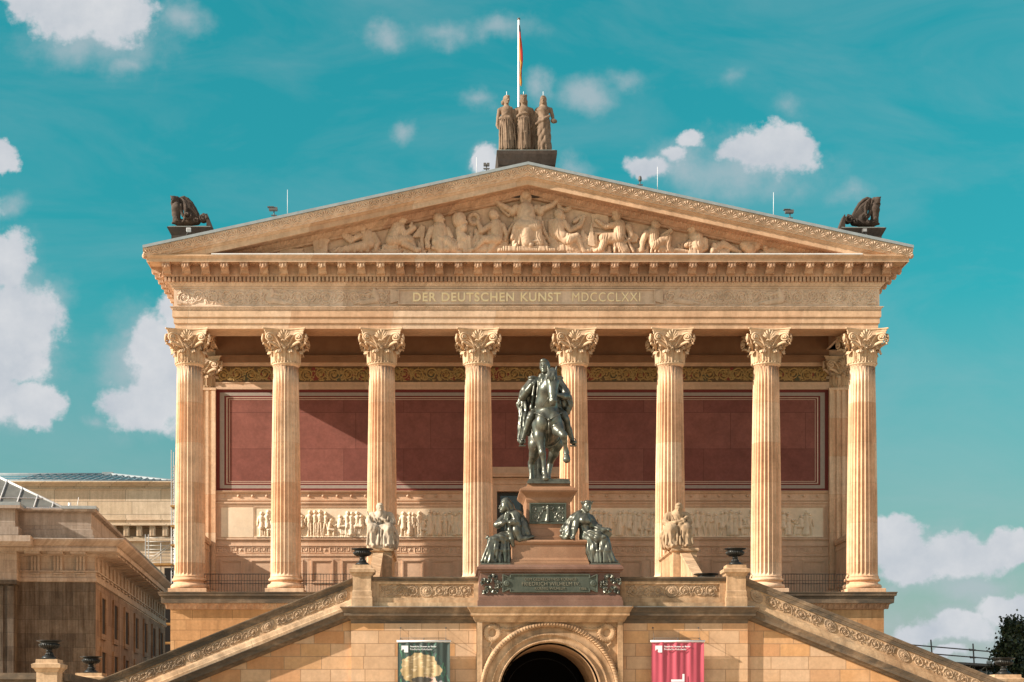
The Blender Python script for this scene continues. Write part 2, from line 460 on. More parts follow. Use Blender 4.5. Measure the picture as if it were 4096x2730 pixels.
def stone(name, cols, block=None, joint=.006, jdark=.55, vary=.16, streak=.12, soot=.0, sootcol=(.05,.045,.04,1), rough=.85, bump=.25, grain=9., spec=.25, seed=0., off=(0,0)):
    m, N, b = newmat(name)
    pos = N.n('ShaderNodeNewGeometry').outputs['Position']
    sep = N.n('ShaderNodeSeparateXYZ', {0: pos}).outputs
    u = N.math('ADD', N.math('ADD', sep[0], sep[1]), off[0]); v = N.math('ADD', sep[2], off[1])
    big = N.noise(N.n('ShaderNodeVectorMath', {0: pos, 1: (seed, seed*2, seed)}, operation='ADD').outputs[0], .55, 5, .6)
    if block:
        uv = N.n('ShaderNodeCombineXYZ', {0: u, 1: v}).outputs[0]
        br = N.n('ShaderNodeTexBrick', {'Vector': uv, 'Color1': (0,0,0,1), 'Color2': (1,1,1,1), 'Mortar': (.5,.5,.5,1), 'Scale': 1., 'Mortar Size': joint,
                 'Mortar Smooth': .2, 'Brick Width': block[0], 'Row Height': block[1]}, offset=.45, squash=1.25, squash_frequency=3)
        t = N.math('ADD', N.math('MULTIPLY', br.outputs[0], .8), N.math('MULTIPLY', big, .25))
    else:
        t = N.mapr(big, .3, .72)
    col = N.ramp(t, [(i/(len(cols)-1), c) for i, c in enumerate(cols)])
    n2 = N.noise(pos, grain, 6, .65); n1 = N.noise(pos, 1.7, 5, .6)
    col = N.mix(1., col, N.ramp(n2, [(.25, (1-vary,)*3+(1,)), (.75, (1+vary*.6,)*3+(1,))]), 'MULTIPLY')
    col = N.mix(1., col, N.ramp(n1, [(.3, (1-vary, 1-vary*1.15, 1-vary*1.3, 1)), (.7, (1.06,1.05,1.04,1))]), 'MULTIPLY')
    if streak:
        sv = N.n('ShaderNodeCombineXYZ', {0: N.math('MULTIPLY', u, 3.2), 1: N.math('MULTIPLY', v, .22), 2: N.math('MULTIPLY', sep[1], .3)}).outputs[0]
        st = N.noise(sv, 1.3, 5, .6)
        col = N.mix(1., col, N.ramp(st, [(.35, (1-streak*1.6, 1-streak*1.8, 1-streak*2, 1)), (.58, (1,1,1,1))]), 'MULTIPLY')
    if soot:
        sn = N.noise(N.n('ShaderNodeVectorMath', {0: pos, 1: (.55, .55, 1.6)}, operation='MULTIPLY').outputs[0], 1.1, 7, .68, .4)
        col = N.mix(N.mapr(sn, .62-soot*.45, .86-soot*.4), col, sootcol)
    hgt = n2
    if block:
        col = N.mix(N.math('MULTIPLY', br.outputs['Fac'], jdark), col, G(cols[0], .3))
        hgt = N.math('SUBTRACT', n2, N.math('MULTIPLY', br.outputs['Fac'], 1.5))
    N.nt.links.new(col, b.inputs['Base Color'])
    b.inputs['Roughness'].default_value = rough; b.inputs['Specular IOR Level'].default_value = spec
    if bump:
        bp = N.n('ShaderNodeBump', {'Height': hgt, 'Strength': bump, 'Distance': .02})
        N.nt.links.new(bp.outputs[0], b.inputs['Normal'])
    return m
def metal(name, c0, c1, metallic=.8, r0=.3, r1=.6, scale=6., patina=None, pk=.5, bump=.1):
    m, N, b = newmat(name)
    pos = N.n('ShaderNodeNewGeometry').outputs['Position']
    n1 = N.noise(pos, scale, 6, .62)
    col = N.ramp(n1, [(.3, c0), (.7, c1)])
    if patina:
        n2 = N.noise(N.n('ShaderNodeVectorMath', {0: pos, 1: (2.6, 2.6, .8)}, operation='MULTIPLY').outputs[0], 1.6, 6, .65)
        col = N.mix(N.math('MULTIPLY', N.mapr(n2, .45, .68), pk), col, patina)
    N.nt.links.new(col, b.inputs['Base Color'])
    N.nt.links.new(N.mapr(n1, .3, .7, r1, r0), b.inputs['Roughness'])
    b.inputs['Metallic'].default_value = metallic
    if bump:
        bp = N.n('ShaderNodeBump', {'Height': N.noise(pos, scale*3, 5, .6), 'Strength': bump, 'Distance': .01})
        N.nt.links.new(bp.outputs[0], b.inputs['Normal'])
    return m
def plain(name, c, rough=.6, vary=.12, scale=8., metallic=0., spec=.3):
    m, N, b = newmat(name)
    pos = N.n('ShaderNodeNewGeometry').outputs['Position']
    col = N.mix(1., c, N.ramp(N.noise(pos, scale, 5, .6), [(.25, (1-vary,)*3+(1,)), (.75, (1+vary*.5,)*3+(1,))]), 'MULTIPLY')
    N.nt.links.new(col, b.inputs['Base Color'])
    b.inputs['Roughness'].default_value = rough; b.inputs['Metallic'].default_value = metallic; b.inputs['Specular IOR Level'].default_value = spec
    return m
c = lambda r, g, b: (r, g, b, 1)
S_warm = [c(.50,.29,.15), c(.64,.42,.24), c(.70,.50,.31), c(.74,.48,.25)]
M = {}
M['column'] = stone('column sandstone', [c(0.678,0.394,0.229), c(0.835,0.533,0.326), c(0.860,0.640,0.441)], block=(3.9, 1.62), joint=.006, jdark=.35, vary=.2, streak=.14, off=(1.95,-.4))
M['capital'] = stone('capital sandstone', [c(0.578,0.385,0.231), c(0.693,0.492,0.308), c(0.756,0.567,0.385)], vary=.16, streak=.06)
M['entab'] = stone('entablature sandstone', [c(.58,.35,.21), c(.68,.45,.28), c(.76,.57,.41), c(.72,.46,.26)], block=(3.3, 60.), joint=.008, jdark=.4, vary=.18, streak=.08, soot=.02, sootcol=c(.3,.21,.14))
M['cornice'] = stone('cornice sandstone', [c(0.478,0.289,0.187), c(0.645,0.412,0.264), c(0.686,0.482,0.319)], block=(2.1, 60.), joint=.006, jdark=.4, vary=.22, streak=.12, soot=.12, sootcol=c(.2,.14,.095))
M['frieze'] = stone('carved frieze sandstone', [c(0.645,0.463,0.329), c(0.756,0.573,0.420), c(0.812,0.628,0.477)], block=(2.6, 60.), joint=.006, jdark=.35, vary=.16, streak=.07, soot=.02, sootcol=c(.3,.21,.15))
M['pedi'] = stone('tympanum sandstone', [c(0.557,0.368,0.231), c(0.680,0.477,0.319), c(0.742,0.546,0.376)], vary=.18, streak=.1, soot=.08, sootcol=c(.28,.2,.135))
M['wall'] = stone('portico wall sandstone', [c(0.594,0.383,0.249), c(0.712,0.483,0.320), c(0.752,0.533,0.372)], block=(1.9, 60.), joint=.004, jdark=.25, vary=.12, streak=.05)
M['marble'] = stone('relief limestone', [c(0.770,0.603,0.416), c(0.832,0.676,0.489), c(0.853,0.728,0.551)], vary=.08, streak=.0)
M['rust'] = stone('rusticated base sandstone', [c(0.485,0.250,0.106), c(0.601,0.330,0.147), c(0.640,0.384,0.188)], block=(1.28, .41), joint=.012, jdark=.6, vary=.18, streak=.1)
M['stairwall'] = stone('stair wall ashlar', [c(0.526,0.239,0.087), c(0.602,0.316,0.152), c(0.620,0.384,0.216), c(0.658,0.444,0.279), c(0.658,0.359,0.160), c(0.602,0.393,0.239)], block=(.95, .405), joint=.012, jdark=.55, vary=.14, streak=.04)
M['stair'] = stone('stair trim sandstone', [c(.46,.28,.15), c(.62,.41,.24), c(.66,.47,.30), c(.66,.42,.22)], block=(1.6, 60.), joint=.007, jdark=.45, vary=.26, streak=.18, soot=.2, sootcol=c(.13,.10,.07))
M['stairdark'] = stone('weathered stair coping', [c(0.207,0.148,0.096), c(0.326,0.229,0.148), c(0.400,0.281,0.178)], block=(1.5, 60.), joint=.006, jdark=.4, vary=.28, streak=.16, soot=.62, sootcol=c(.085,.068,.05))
M['stairrel'] = stone('carved stair frieze', [c(0.414,0.279,0.171), c(0.522,0.360,0.225), c(0.558,0.396,0.252)], vary=.26, streak=.08, soot=.34, sootcol=c(.12,.09,.065))
M['granite'] = stone('red granite', [c(0.158,0.078,0.055), c(0.217,0.117,0.080), c(0.260,0.155,0.108)], vary=.3, streak=.05, grain=38., rough=.55, bump=.08, spec=.4)
M['porphyry'] = stone('warm polished granite', [c(0.296,0.144,0.072), c(0.343,0.183,0.101), c(0.367,0.210,0.122)], vary=.24, streak=.04, grain=34., rough=.5, bump=.06, spec=.4)
M['statue'] = stone('weathered statue stone', [c(.16,.11,.075), c(.29,.205,.14), c(.38,.275,.19)], vary=.24, streak=.2, soot=.12, sootcol=c(.07,.055,.045))
M['darkstatue'] = stone('blackened statue stone', [c(.045,.035,.028), c(.085,.062,.048), c(.16,.11,.075)], vary=.3, streak=.15, soot=.2)
M['palestatue'] = stone('pale statue stone', [c(.42,.34,.25), c(.58,.48,.36), c(.64,.54,.42)], vary=.2, streak=.16, soot=.14, sootcol=c(.12,.1,.08))
M['warmstatue'] = stone('ochre statue stone', [c(0.377,0.256,0.144), c(0.476,0.336,0.208), c(0.508,0.368,0.240)], vary=.2, streak=.14, soot=.06)
M['bronze'] = metal('bronze', c(.055,.055,.044), c(.16,.155,.12), .62, .25, .48, 5., c(.20,.215,.165), .5)
M['plaque'] = metal('bronze plaque', c(.05,.06,.042), c(.085,.095,.07), .3, .45, .65, 3., c(.14,.14,.10), .35)
M['letterdark'] = metal('raised bronze letters', c(.17,.155,.105), c(.27,.24,.17), .35, .4, .6, 14.)
M['iron'] = plain('black iron', c(.018,.018,.018), .45, .3)
M['urn'] = metal('cast iron urn', c(.022,.022,.02), c(.05,.048,.042), .55, .32, .5, 8.)
M['gold'] = metal('gilded letters', c(.90,.70,.38), c(.95,.78,.5), .0, .4, .55, 4.)
M['red'] = stone('painted red wall', [c(0.204,0.066,0.051), c(0.245,0.086,0.065), c(0.286,0.107,0.080)], block=(2.55, 1.55), joint=.014, jdark=.5, vary=.2, streak=.0, rough=.7, bump=.05, off=(.6, .25))
M['darkred'] = plain('dark red border paint', c(.17,.032,.025), .7)
M['greyband'] = plain('grey border paint', c(.36,.30,.25), .7)
M['cream'] = plain('cream border line', c(.62,.46,.34), .7)
M['brownwall'] = plain('brown painted plaster', c(.30,.16,.085), .7, .2, 2.)
M['mosaic'] = plain('dark mosaic ground', c(.16,.09,.035), .5, .35, 25.)
M['mosgold'] = metal('gold mosaic', c(.28,.165,.05), c(.50,.32,.11), .3, .35, .6, 30.)
M['mosred'] = plain('red mosaic', c(.25,.05,.03), .5, .35, 25.)
M['mosgreen'] = plain('green mosaic', c(.10,.085,.04), .5, .35, 25.)
M['lead'] = plain('lead roof sheet', c(.30,.33,.33), .55, .22, 3., .1)
M['verdigris'] = plain('copper flashing', c(.40,.45,.41), .55, .2, 4.)
M['zinc'] = plain('zinc flashing strip', c(.72,.70,.67), .45, .1, 9.)
M['white'] = plain('white metal', c(.80,.79,.77), .4, .05)
M['whiteprint'] = plain('white print', c(.86,.85,.83), .6, .03)
M['grey'] = plain('grey lamp housing', c(.12,.11,.10), .5)
M['lens'] = plain('lamp glass', c(.35,.34,.32), .2)
M['pink'] = plain('crimson banner cloth', c(.44,.07,.10), .5, .05, 3., spec=.4)
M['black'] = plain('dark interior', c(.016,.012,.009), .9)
M['doorglass'] = plain('door glass', c(.022,.045,.042), .12, .2, 1., spec=.6)
M['doorframe'] = plain('dark bronze door frame', c(.045,.045,.038), .5)
M['flagblack'] = plain('black flag stripe', c(.012,.012,.014), .7)
M['flagred'] = plain('red flag stripe', c(.42,.03,.022), .7)
M['flaggold'] = plain('gold flag stripe', c(.42,.19,.02), .7)
M['ground'] = stone('sandy courtyard paving', [c(.54,.42,.29), c(.62,.49,.35), c(.66,.54,.40)], vary=.15, streak=0., grain=4., bump=.1)
M['bark'] = plain('bark', c(.06,.045,.03), .9, .3, 10.)
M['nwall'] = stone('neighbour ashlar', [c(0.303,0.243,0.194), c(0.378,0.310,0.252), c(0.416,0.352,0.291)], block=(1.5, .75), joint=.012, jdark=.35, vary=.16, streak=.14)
M['nsootshade'] = stone('soot and shade ashlar', [c(0.079,0.064,0.050), c(0.123,0.101,0.080), c(0.158,0.129,0.100)], block=(1.5, .85), joint=.014, jdark=.5, vary=.25, streak=.3)  # sooty stone, coloured darker still for the shade on this front
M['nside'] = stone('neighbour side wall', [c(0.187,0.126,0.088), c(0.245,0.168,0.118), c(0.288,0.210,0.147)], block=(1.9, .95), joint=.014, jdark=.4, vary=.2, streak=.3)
M['npale'] = stone('pale far ashlar', [c(.52,.38,.25), c(.62,.47,.32), c(.68,.54,.39), c(.56,.38,.24)], block=(3.4, 1.25), joint=.035, jdark=.6, vary=.14, streak=.08)
M['scaf'] = plain('galvanised scaffold tube', c(.42,.40,.36), .45, .15, 6., .4)
M['plank'] = plain('scaffold plank', c(.42,.22,.07), .8, .25, 5.)
M['greyglass'] = plain('dull skylight glass', c(.15,.145,.125), .5, .3, 1.5, spec=.2)
M['glassroof'] = plain('skylight glass', c(.08,.24,.28), .25, .15, 2., spec=.5)
M['tarp'] = plain('grey tarpaulin', c(.28,.31,.32), .7)
def leafmat():
    m, N, b = newmat('leaf'); oi = N.n('ShaderNodeNewGeometry').outputs['Random Per Island']
    N.nt.links.new(N.ramp(oi, [(0., c(.012,.02,.009)), (.6, c(.026,.042,.016)), (1., c(.06,.085,.03))]), b.inputs['Base Color'])
    b.inputs['Roughness'].default_value = .55; return m
M['leaf'] = leafmat()
def attrmat(name, attr='col', rough=.5):
    m, N, b = newmat(name)
    N.nt.links.new(N.n('ShaderNodeAttribute', attribute_name=attr).outputs[0], b.inputs['Base Color'])
    b.inputs['Roughness'].default_value = rough; return m
M['print'] = attrmat('printed banner cloth', rough=.42)
# ================================================================ the museum
mus = thing('museum_building', 'sandstone temple-front museum with eight fluted columns, red wall and carved pediment', 'museum')
YF, HW = -.52, 14.17                       # architrave front plane, half width
Zy = lambda v, out: Z(v, YF-out)
# ---- podium
podm = MB(); podm.box(-14.28, 14.28, -1.0, 60, -.2, Z(2437, -1.0)); podm.build('podium', M['rust'], mus)
zs = Z(2370, -1.2)                          # stylobate top
p = MB(); p.sweep_u([(-.2, Z(2413,-1.2)), (.32, Z(2413,-1.3)), (.34, Z(2386,-1.3)), (.40, Z(2384,-1.36)), (.42, zs-.03), (.44, zs-.03), (.44, zs), (-2., zs)], 14.28, -1.0, 60)
p.box(-14.28, 14.28, -1.0, 3.4, zs-.25, zs-.004)
p.build('stylobate_cornice', M['stairdark'], mus)
p = MB(); p.sweep_u([(-.01, Z(2440,-1.0)), (.03, Z(2438,-1.0)), (.05, Z(2434,-1.0)), (.22, Z(2416,-1.15)), (.22, Z(2413,-1.15))], 14.28, -1.0, 60)
p.build('egg_moulding', M['cornice'], mus)
R = Relief(-14.45, 14.45, Z(2437,-1.1), Z(2415,-1.15), .016)
for i in range(126):
    x = -14.4+i*.23
    zc = (R.z0+Z(2415,-1.15))/2
    R.cap((x, zc+.05), (x, zc-.05), .065, .05, 0, .7); R.ring((x, zc), .088, .014, 0, .8, .13, 12)
    R.cap((x+.115, zc+.1), (x+.115, zc-.1), .02, .006, 0, .9)
R.build('egg_and_dart', M['cornice'], mus, 0, out=lambda gx, gz: -1.06-(gz-Z(2437,-1.1))*.62)
# ---- columns
zc0, zcap, zab = zs, Z(1455, -.52), Z(1313, -.75)
zsh = Z(2305, -.62)
def flute_shaft():
    nf, per = 24, 8; nseg = nf*per
    H = zcap-zsh; hs = [0, .04, .1, .16, .22, .5]+[1+k*.75 for k in range(11)]+[H-.5, H-.2, H-.13, H-.08, H-.03, H]
    V = []; Fs = []
    for h in hs:
        t = h/H; r = .62-(.62-.515)*(t**1.6)
        if h < .12: r += .05*(1-h/.12)**2
        if h > H-.1: r += .04*(1-(H-h)/.1)**2
        amp = max(0, min(1, (h-.08)/.12, (H-.07-h)/.11)); amp = sqrt(max(0, 1-(1-amp)**2))
        for k in range(nseg):
            a = 2*pi*k/nseg; ph = (k % per)/per
            w = abs(ph-.5)*2          # 0 mid flute .. 1 arris
            d = 0 if w > .8 else sqrt(1-(w/.82)**2)
            rr = r-.085*amp*d; V.append((rr*cos(a), rr*sin(a), h))
    for i in range(len(hs)-1):
        for k in range(nseg):
            k2 = (k+1) % nseg; Fs.append((i*nseg+k, i*nseg+k2, (i+1)*nseg+k2, (i+1)*nseg+k))
    return mesh_np('column', np.array(V), np.array(Fs), M['column'], mus, loc=(-3.5*3.9, 0, zsh))
def col_base():
    b = MB(); hb = zsh-zs
    b.bbox(-.775, .775, -.775, .775, 0, .2, .012)
    pr = [(.76,.2)]
    for k in range(9): a = -pi/2+pi*k/8; pr.append((.68+.095*cos(a), .2+.105+.105*sin(a)))
    pr += [(.66,.425),(.625,.45),(.615,.49),(.64,.52)]
    z1 = .52; hh = (hb-.06-z1)/2
    for k in range(9): a = -pi/2+pi*k/8; pr.append((.655+.065*cos(a), z1+hh+hh*sin(a)))
    pr += [(.66, hb-.05), (.66, hb+.01)]
    b.lathe(pr, n=48); return b
def capital():
    b = MB(); H = zab-zcap
    pr = [(.52,-.02)]+[(.53+.05*cos(a), .03+.05*sin(a)) for a in [(-pi/2+pi*k/6) for k in range(7)]]
    b.lathe(pr, n=40)
    for k in range(28):
        a = 2*pi*k/28; b.ball((.585*cos(a), .585*sin(a), .075), .032, 6, 4)
    b.lathe([(.47,.06),(.47,.5),(.52,.75),(.62,.98),(.72,1.12)], n=40)
    def leaf(a0, hw, z0, z1, r0, curl, tip):
        na, nz = 17, 14; V = []; Fs = []
        for j in range(nz+1):
            t = j/nz
            if t < .78: z = z0+(z1-z0)*t/.78; r = r0+.05*t
            else:
                s = (t-.78)/.22*pi*.95; r = r0+.04+curl*(1-cos(s))/1.6; z = z1+curl*.55*sin(s)-tip*max(0, s-1.2)
            wd = hw*(1-.25*t**2)*(1+.10*sin(t*22))*(1 if t < .8 else 1-.45*(t-.8)/.2)
            for i in range(na):
                q = (i/(na-1)-.5)*2; a = a0+q*wd
                rr = r+.075*(1-abs(q))**.8+.034*cos(q*pi*4)*(1-.5*t)-.02
                V.append((rr*cos(a), rr*sin(a), z-.03*abs(q)*t))
        for j in range(nz):
            for i in range(na-1): Fs.append((j*na+i, j*na+i+1, (j+1)*na+i+1, (j+1)*na+i))
        b.raw(V, Fs, True)
    for k in range(8): leaf(2*pi*k/8+pi/8, .37, .07, .49, .50, .15, .04)
    for k in range(8): leaf(2*pi*k/8, .22, .10, .66, .52, .12, .05)
    for q in range(4):
        fa = q*pi/2; ca, sa = cos(fa), sin(fa)
        def P(t, o, z):            # lateral t, outward o
            return (o*ca-t*sa, o*sa+t*ca, z)
        for s in (-1, 1):
            cz, ct, RR = .99, .575, .172
            sp = spiral((0, 0), RR, 1.7, pi/2+.5, -1, 26, .2)
            pts = [P(s*.13, .57, .60), P(s*.20, .60, .78), P(s*.30, .66, .98), P(s*.42, .73, 1.12)]
            rad = [.03, .04, .044, .044]
            for i, (x, z) in enumerate(sp):
                t = ct+x; pts.append(P(s*t, .62+.30*min(1, (t/.62))**2*.75+.02+i*.0022, cz+z)); rad.append(.042-.018*i/26)
            b.tube(pts, rad, 7)
            b.tube([P(s*(ct-.02), .80, cz), P(s*(ct-.02), .91, cz)], .06, 8)
            leafp = [P(s*.22,.58,.62), P(s*.36,.66,.72), P(s*.50,.76,.78), P(s*.62,.84,.80), P(s*.66,.87,.74)]
            b.tube(leafp, [.03,.055,.06,.045,.015], 7)
            b.tube([P(s*(.115+.06*cos(a)), .69, .74+.06*sin(a)) for a in [k*.62 for k in range(11)]], .017, 6)
        for k in range(7):
            a = (k-3)*.36; L = .36-.025*abs(k-3)
            b.tube([P(0, .70, .93), P(L*.55*sin(a), .73, .93+L*.62*cos(a)), P(L*.92*sin(a)*1.1, .80-.03*abs(k-3)*.3, .96+L*cos(a))], [.02, .042, .03], 6)
        b.tube([P(-.14,.73,.86), P(-.07,.75,.92), P(0,.76,.87), P(.07,.75,.92), P(.14,.73,.86)], .03, 6)
    # abacus with hollow sides
    def ring(k, z):
        out = []
        for q in range(4):
            fa = q*pi/2
            for i in range(9):
                t = -.80+1.6*i/8; o = (.63+.20*(abs(t)/.80)**2)*k; tt = t*k
                out.append((o*cos(fa)-tt*sin(fa), o*sin(fa)+tt*cos(fa), z))
        return out
    lv = [(.93,1.13),(.945,1.24),(.97,1.255),(.975,1.30),(1.02,H-.05),(1.045,H-.04),(1.045,H)]
    V = []; Fs = []; n = 36
    for k, z in lv: V += ring(k, z)
    for i in range(len(lv)-1):
        for k in range(n): k2 = (k+1) % n; Fs.append((i*n+k, i*n+k2, (i+1)*n+k2, (i+1)*n+k))
    Fs += [tuple(range(n-1, -1, -1)), tuple(range((len(lv)-1)*n, len(lv)*n))]
    b.raw(V, Fs)
    return b
shaft = flute_shaft(); baseo = col_base().build('base', M['column'], shaft, (0, 0, zs-zsh)); capb = capital(); capo = capb.build('capital', M['capital'], shaft, (0, 0, zcap-zsh))
for i in range(1, 8): dup_tree(shaft, mus, ((i-3.5)*3.9, 0, zsh))
# ---- antae (flat fluted pillars at the ends of the back wall)
zp1, zp0 = Z(1544, 2.7), zs
for sx in (-1, 1):
    a = MB(); cx = sx*13.62; w = .60
    a.box(cx-w, cx+w, 3.16, 3.6, zp0, zp1)
    for i in range(5): a.box(cx-w+i*2*w/5+.06 if i else cx-w, cx-w+(i+1)*2*w/5-.06 if i < 4 else cx+w, 3.10, 3.16, zp0+.5, zp1-.1)
    a.box(cx-w-.02, cx+w+.02, 3.08, 3.2, zp1-.1, zp1); a.box(cx-w-.08, cx+w+.08, 3.04, 3.2, zp0, zp0+.45)
    pil = a.build('pilaster', M['column'], mus)
    pc = capb.build('pilaster_capital', M['capital'], pil); pc.location = (cx, 3.42, zp1); pc.scale = (1.0, .55, (Z(1418,2.7)-zp1)/(zab-zcap))
    s = MB(); s.box(cx-.35, cx+.35, .62, 3.1, zs, 9.55)
    for k in range(2): s.box(cx+.35 if sx < 0 else cx-.38, cx+.38 if sx < 0 else cx-.35, 1.0+k*1.0, 1.75+k*1.0, zs+.5, zs+1.6)
    s.box(cx-.40, cx+.40, .6, 3.1, 9.55, 9.62); s.box(cx-.37, cx+.37, .61, 3.1, 9.30, 9.40); s.box(cx-.42, cx+.42, .6, 3.1, 9.62, 9.78)
    s.build('side_parapet', M['wall'], mus)
    s = MB(); s.box(cx-.6, cx+.6, .75, 3.4, Z(1316,YF), 19.5); s.build('side_architrave', M['entab'], mus)
# ---- back wall, bottom to top (levels surveyed on the wall plane)
YW = 3.3; W = lambda v: Z(v, YW)
bw = MB(); bw.box(-14.0, -1.08, YW, 3.9, zs-.2, 19.6); bw.box(1.08, 14.0, YW, 3.9, zs-.2, 19.6); bw.box(-1.08, 1.08, YW, 3.9, W(1967), 19.6)
bw.box(-14., 14., 3.9, 60, 0, 17.8)
backwall = bw.build('back_wall', M['wall'], mus)
def rows(vals, x0, x1, name, mat):
    b = MB()
    for v0, v1, o in vals: b.box(x0, x1, YW-o, YW, W(v0), W(v1))
    return b.build(name, mat, mus)
for x0, x1 in ((-13.02, -1.42), (1.42, 13.02)):
    rows([(2240,2226,.012),(2226,2217,.05),(2186,2181,.045),(2181,2172,.02),(2160,2153,.07),(2032,2027,.03),(2027,2016,.05),(2016,2010,.10),(2004,1998,.06),(1998,1996,.02),(1974,1968,.06),(1968,1965,.12)], x0, x1, 'string_mouldings', M['wall'])
    # dado panels
    n = 9; st = (x1-x0)/n
    for i in range(n):
        b = MB(); xa = x0+st*i+.17; xb = x0+st*(i+1)-.17; za, zb = W(2334), W(2240)
        for k, (ya, g) in enumerate(((.05, 0), (.025, .05))):
            b.box(xa+g, xb-g, YW-ya, YW, zb-g-.06, zb-g); b.box(xa+g, xa+g+.06, YW-ya, YW, za+g, zb-g-.06); b.box(xb-g-.06, xb-g, YW-ya, YW, za+g, zb-g-.06); b.box(xa+g+.06, xb-g-.06, YW-ya, YW, za+g, za+g+.06)
        b.build('dado_panel', M['wall'], mus)
    # Greek key band
    R = Relief(x0, x1, W(2215), W(2187), .0155); hz = (W(2187)-W(2215)); P = .30; m = hz*.09
    for i in range(int((x1-x0)/P)):
        a = x0+i*P; zb, zt = W(2215)+m*1.5, W(2187)-m*1.5; w = .022; hk = .02
        if i % 6 == 3:
            rosette(R, (a+P/2, (zb+zt)/2), hz*.3, .0); continue
        for (xa, za, xb, zb2) in ((a, zt, a+P*.86, zt), (a+P*.86, zt, a+P*.86, zb+hz*.25), (a+P*.86, zb+hz*.25, a+P*.45, zb+hz*.25), (a+P*.45, zb+hz*.25, a+P*.45, zt-hz*.28), (a+P*.14, zt-hz*.0, a+P*.14, zb), (a+P*.14, zb, a+P, zb)):
            R.flat(min(xa,xb)-w*.6, max(xa,xb)+w*.6, min(za,zb2)-w*.6, max(za,zb2)+w*.6, hk)
    R.build('greek_key_band', M['wall'], mus, YW-.002)
    for i in range(int((x1-x0)/.6)):
        b = MB(); xx = x0+.35+i*.6; b.ball((xx, YW-.02, (W(1998)+W(1974))/2+.01), (.06,.06,.06), 12, 8); b.build('wall_boss', M['wall'], mus)
# end plaque and the two marble figure friezes
sgn = [(-13.02+.25, -11.35), (11.9, 12.95)]
b = MB(); b.bbox(X(885,YW), X(1014,YW), YW-.05, YW, W(2151), W(2032), .01); b.build('blank_plaque', M['marble'], mus)
def standing(R, x, z0, h, rg, kind):
    s = h; b = .03; D = rg.choice((-1, 1))
    hd = (x+rg.uniform(-.03,.03)*s, z0+s*.925)
    if kind == 'sit':
        hd = (x-D*.04*s, z0+s*.80); R.disc(hd, .068*s, b); R.disc((hd[0]-D*.02*s, hd[1]+.015*s), .07*s, 0)
        R.cap((x-D*.03*s, z0+s*.66), (x-D*.06*s, z0+s*.42), .105*s, .12*s, .0)
        R.cap((x-D*.06*s, z0+s*.40), (x+D*.2*s, z0+s*.40), .09*s, .075*s, b)
        R.cap((x+D*.2*s, z0+s*.40), (x+D*.23*s, z0+s*.06), .07*s, .045*s, b); R.cap((x+D*.23*s, z0+.03*s), (x+D*.32*s, z0+.02*s), .035*s, .025*s, b)
        R.line([(x+D*.02*s, z0+s*.68), (x+D*.12*s, z0+s*.52), (x+D*.25*s, z0+s*.56)], .045*s, .03*s, b)
        R.flat(x-.14*s, x+.1*s, z0, z0+s*.3, .03)
        for k in range(4): R.line([(x-D*(.06-.06*k)*s, z0+s*.42), (x+D*(.02+.05*k)*s, z0+s*.1)], .025*s, .035*s, b)
        return
    if kind == 'kneel':
        hd = (x+D*.05*s, z0+s*.68); R.disc(hd, .068*s, b); R.cap((x, z0+s*.55), (x-D*.05*s, z0+s*.32), .1*s, .1*s)
        R.cap((x-D*.05*s, z0+s*.28), (x+D*.15*s, z0+s*.25), .08*s, .07*s, b); R.cap((x+D*.15*s, z0+s*.25), (x+D*.15*s, z0+.03*s), .06*s, .04*s, b)
        R.cap((x-D*.05*s, z0+s*.25), (x-D*.05*s, z0+.07*s), .08*s, .07*s); R.cap((x-D*.05*s, z0+.06*s), (x-D*.3*s, z0+.05*s), .055*s, .035*s)
        R.line([(x+D*.02*s, z0+s*.56), (x+D*.18*s, z0+s*.42), (x+D*.28*s, z0+s*.5)], .042*s, .028*s, b); return
    R.disc(hd, .066*s, b); R.disc((hd[0], hd[1]+.02*s), .068*s, 0); R.disc((hd[0]+D*.05*s, hd[1]-.0*s), .03*s, b)
    R.cap((hd[0], hd[1]-.06*s), (x, z0+.8*s), .03*s, .04*s, .01)
    R.cap((x, z0+.76*s), (x, z0+.55*s), .115*s, .09*s)
    if kind == 'robe':
        R.cap((x, z0+.55*s), (x, z0+.1*s), .1*s, .13*s)
        for k in range(5): R.cap((x+(k-2)*.035*s, z0+.56*s), (x+(k-2)*.055*s+D*.02*s, z0+.05*s), .018*s, .028*s, .06)
        R.cap((x-.06*s, z0+.03*s), (x-.08*s, z0+.02*s), .03*s, None, .03); R.cap((x+.06*s, z0+.03*s), (x+.08*s, z0+.02*s), .03*s, None, .03)
    else:
        sp = rg.uniform(.04, .13)*s
        if kind == 'coat': R.cap((x, z0+.55*s), (x, z0+.36*s), .1*s, .125*s)
        for q in (-1, 1):
            R.cap((x+q*.04*s, z0+.5*s), (x+q*sp*.8, z0+.27*s), .062*s, .048*s, .02); R.cap((x+q*sp*.8, z0+.27*s), (x+q*sp, z0+.05*s), .046*s, .03*s, .02)
            R.cap((x+q*sp, z0+.02*s), (x+q*(sp+.05*s), z0+.015*s), .03*s, .022*s, .02)
    for q in (-1, 1):
        e = (x+q*rg.uniform(.13,.19)*s, z0+rg.uniform(.56,.66)*s)
        w = rg.choice(((x+q*.02*s, z0+.6*s), (x+q*.2*s, z0+.46*s), (x+q*.28*s, z0+.68*s), (x+q*.16*s, z0+.45*s), (x-q*.03*s, z0+.55*s), (x+q*.22*s, z0+.86*s)))
        R.line([(x+q*.1*s, z0+.775*s), e], .045*s, .04*s, .02); R.line([e, w], .038*s, .028*s, .04)
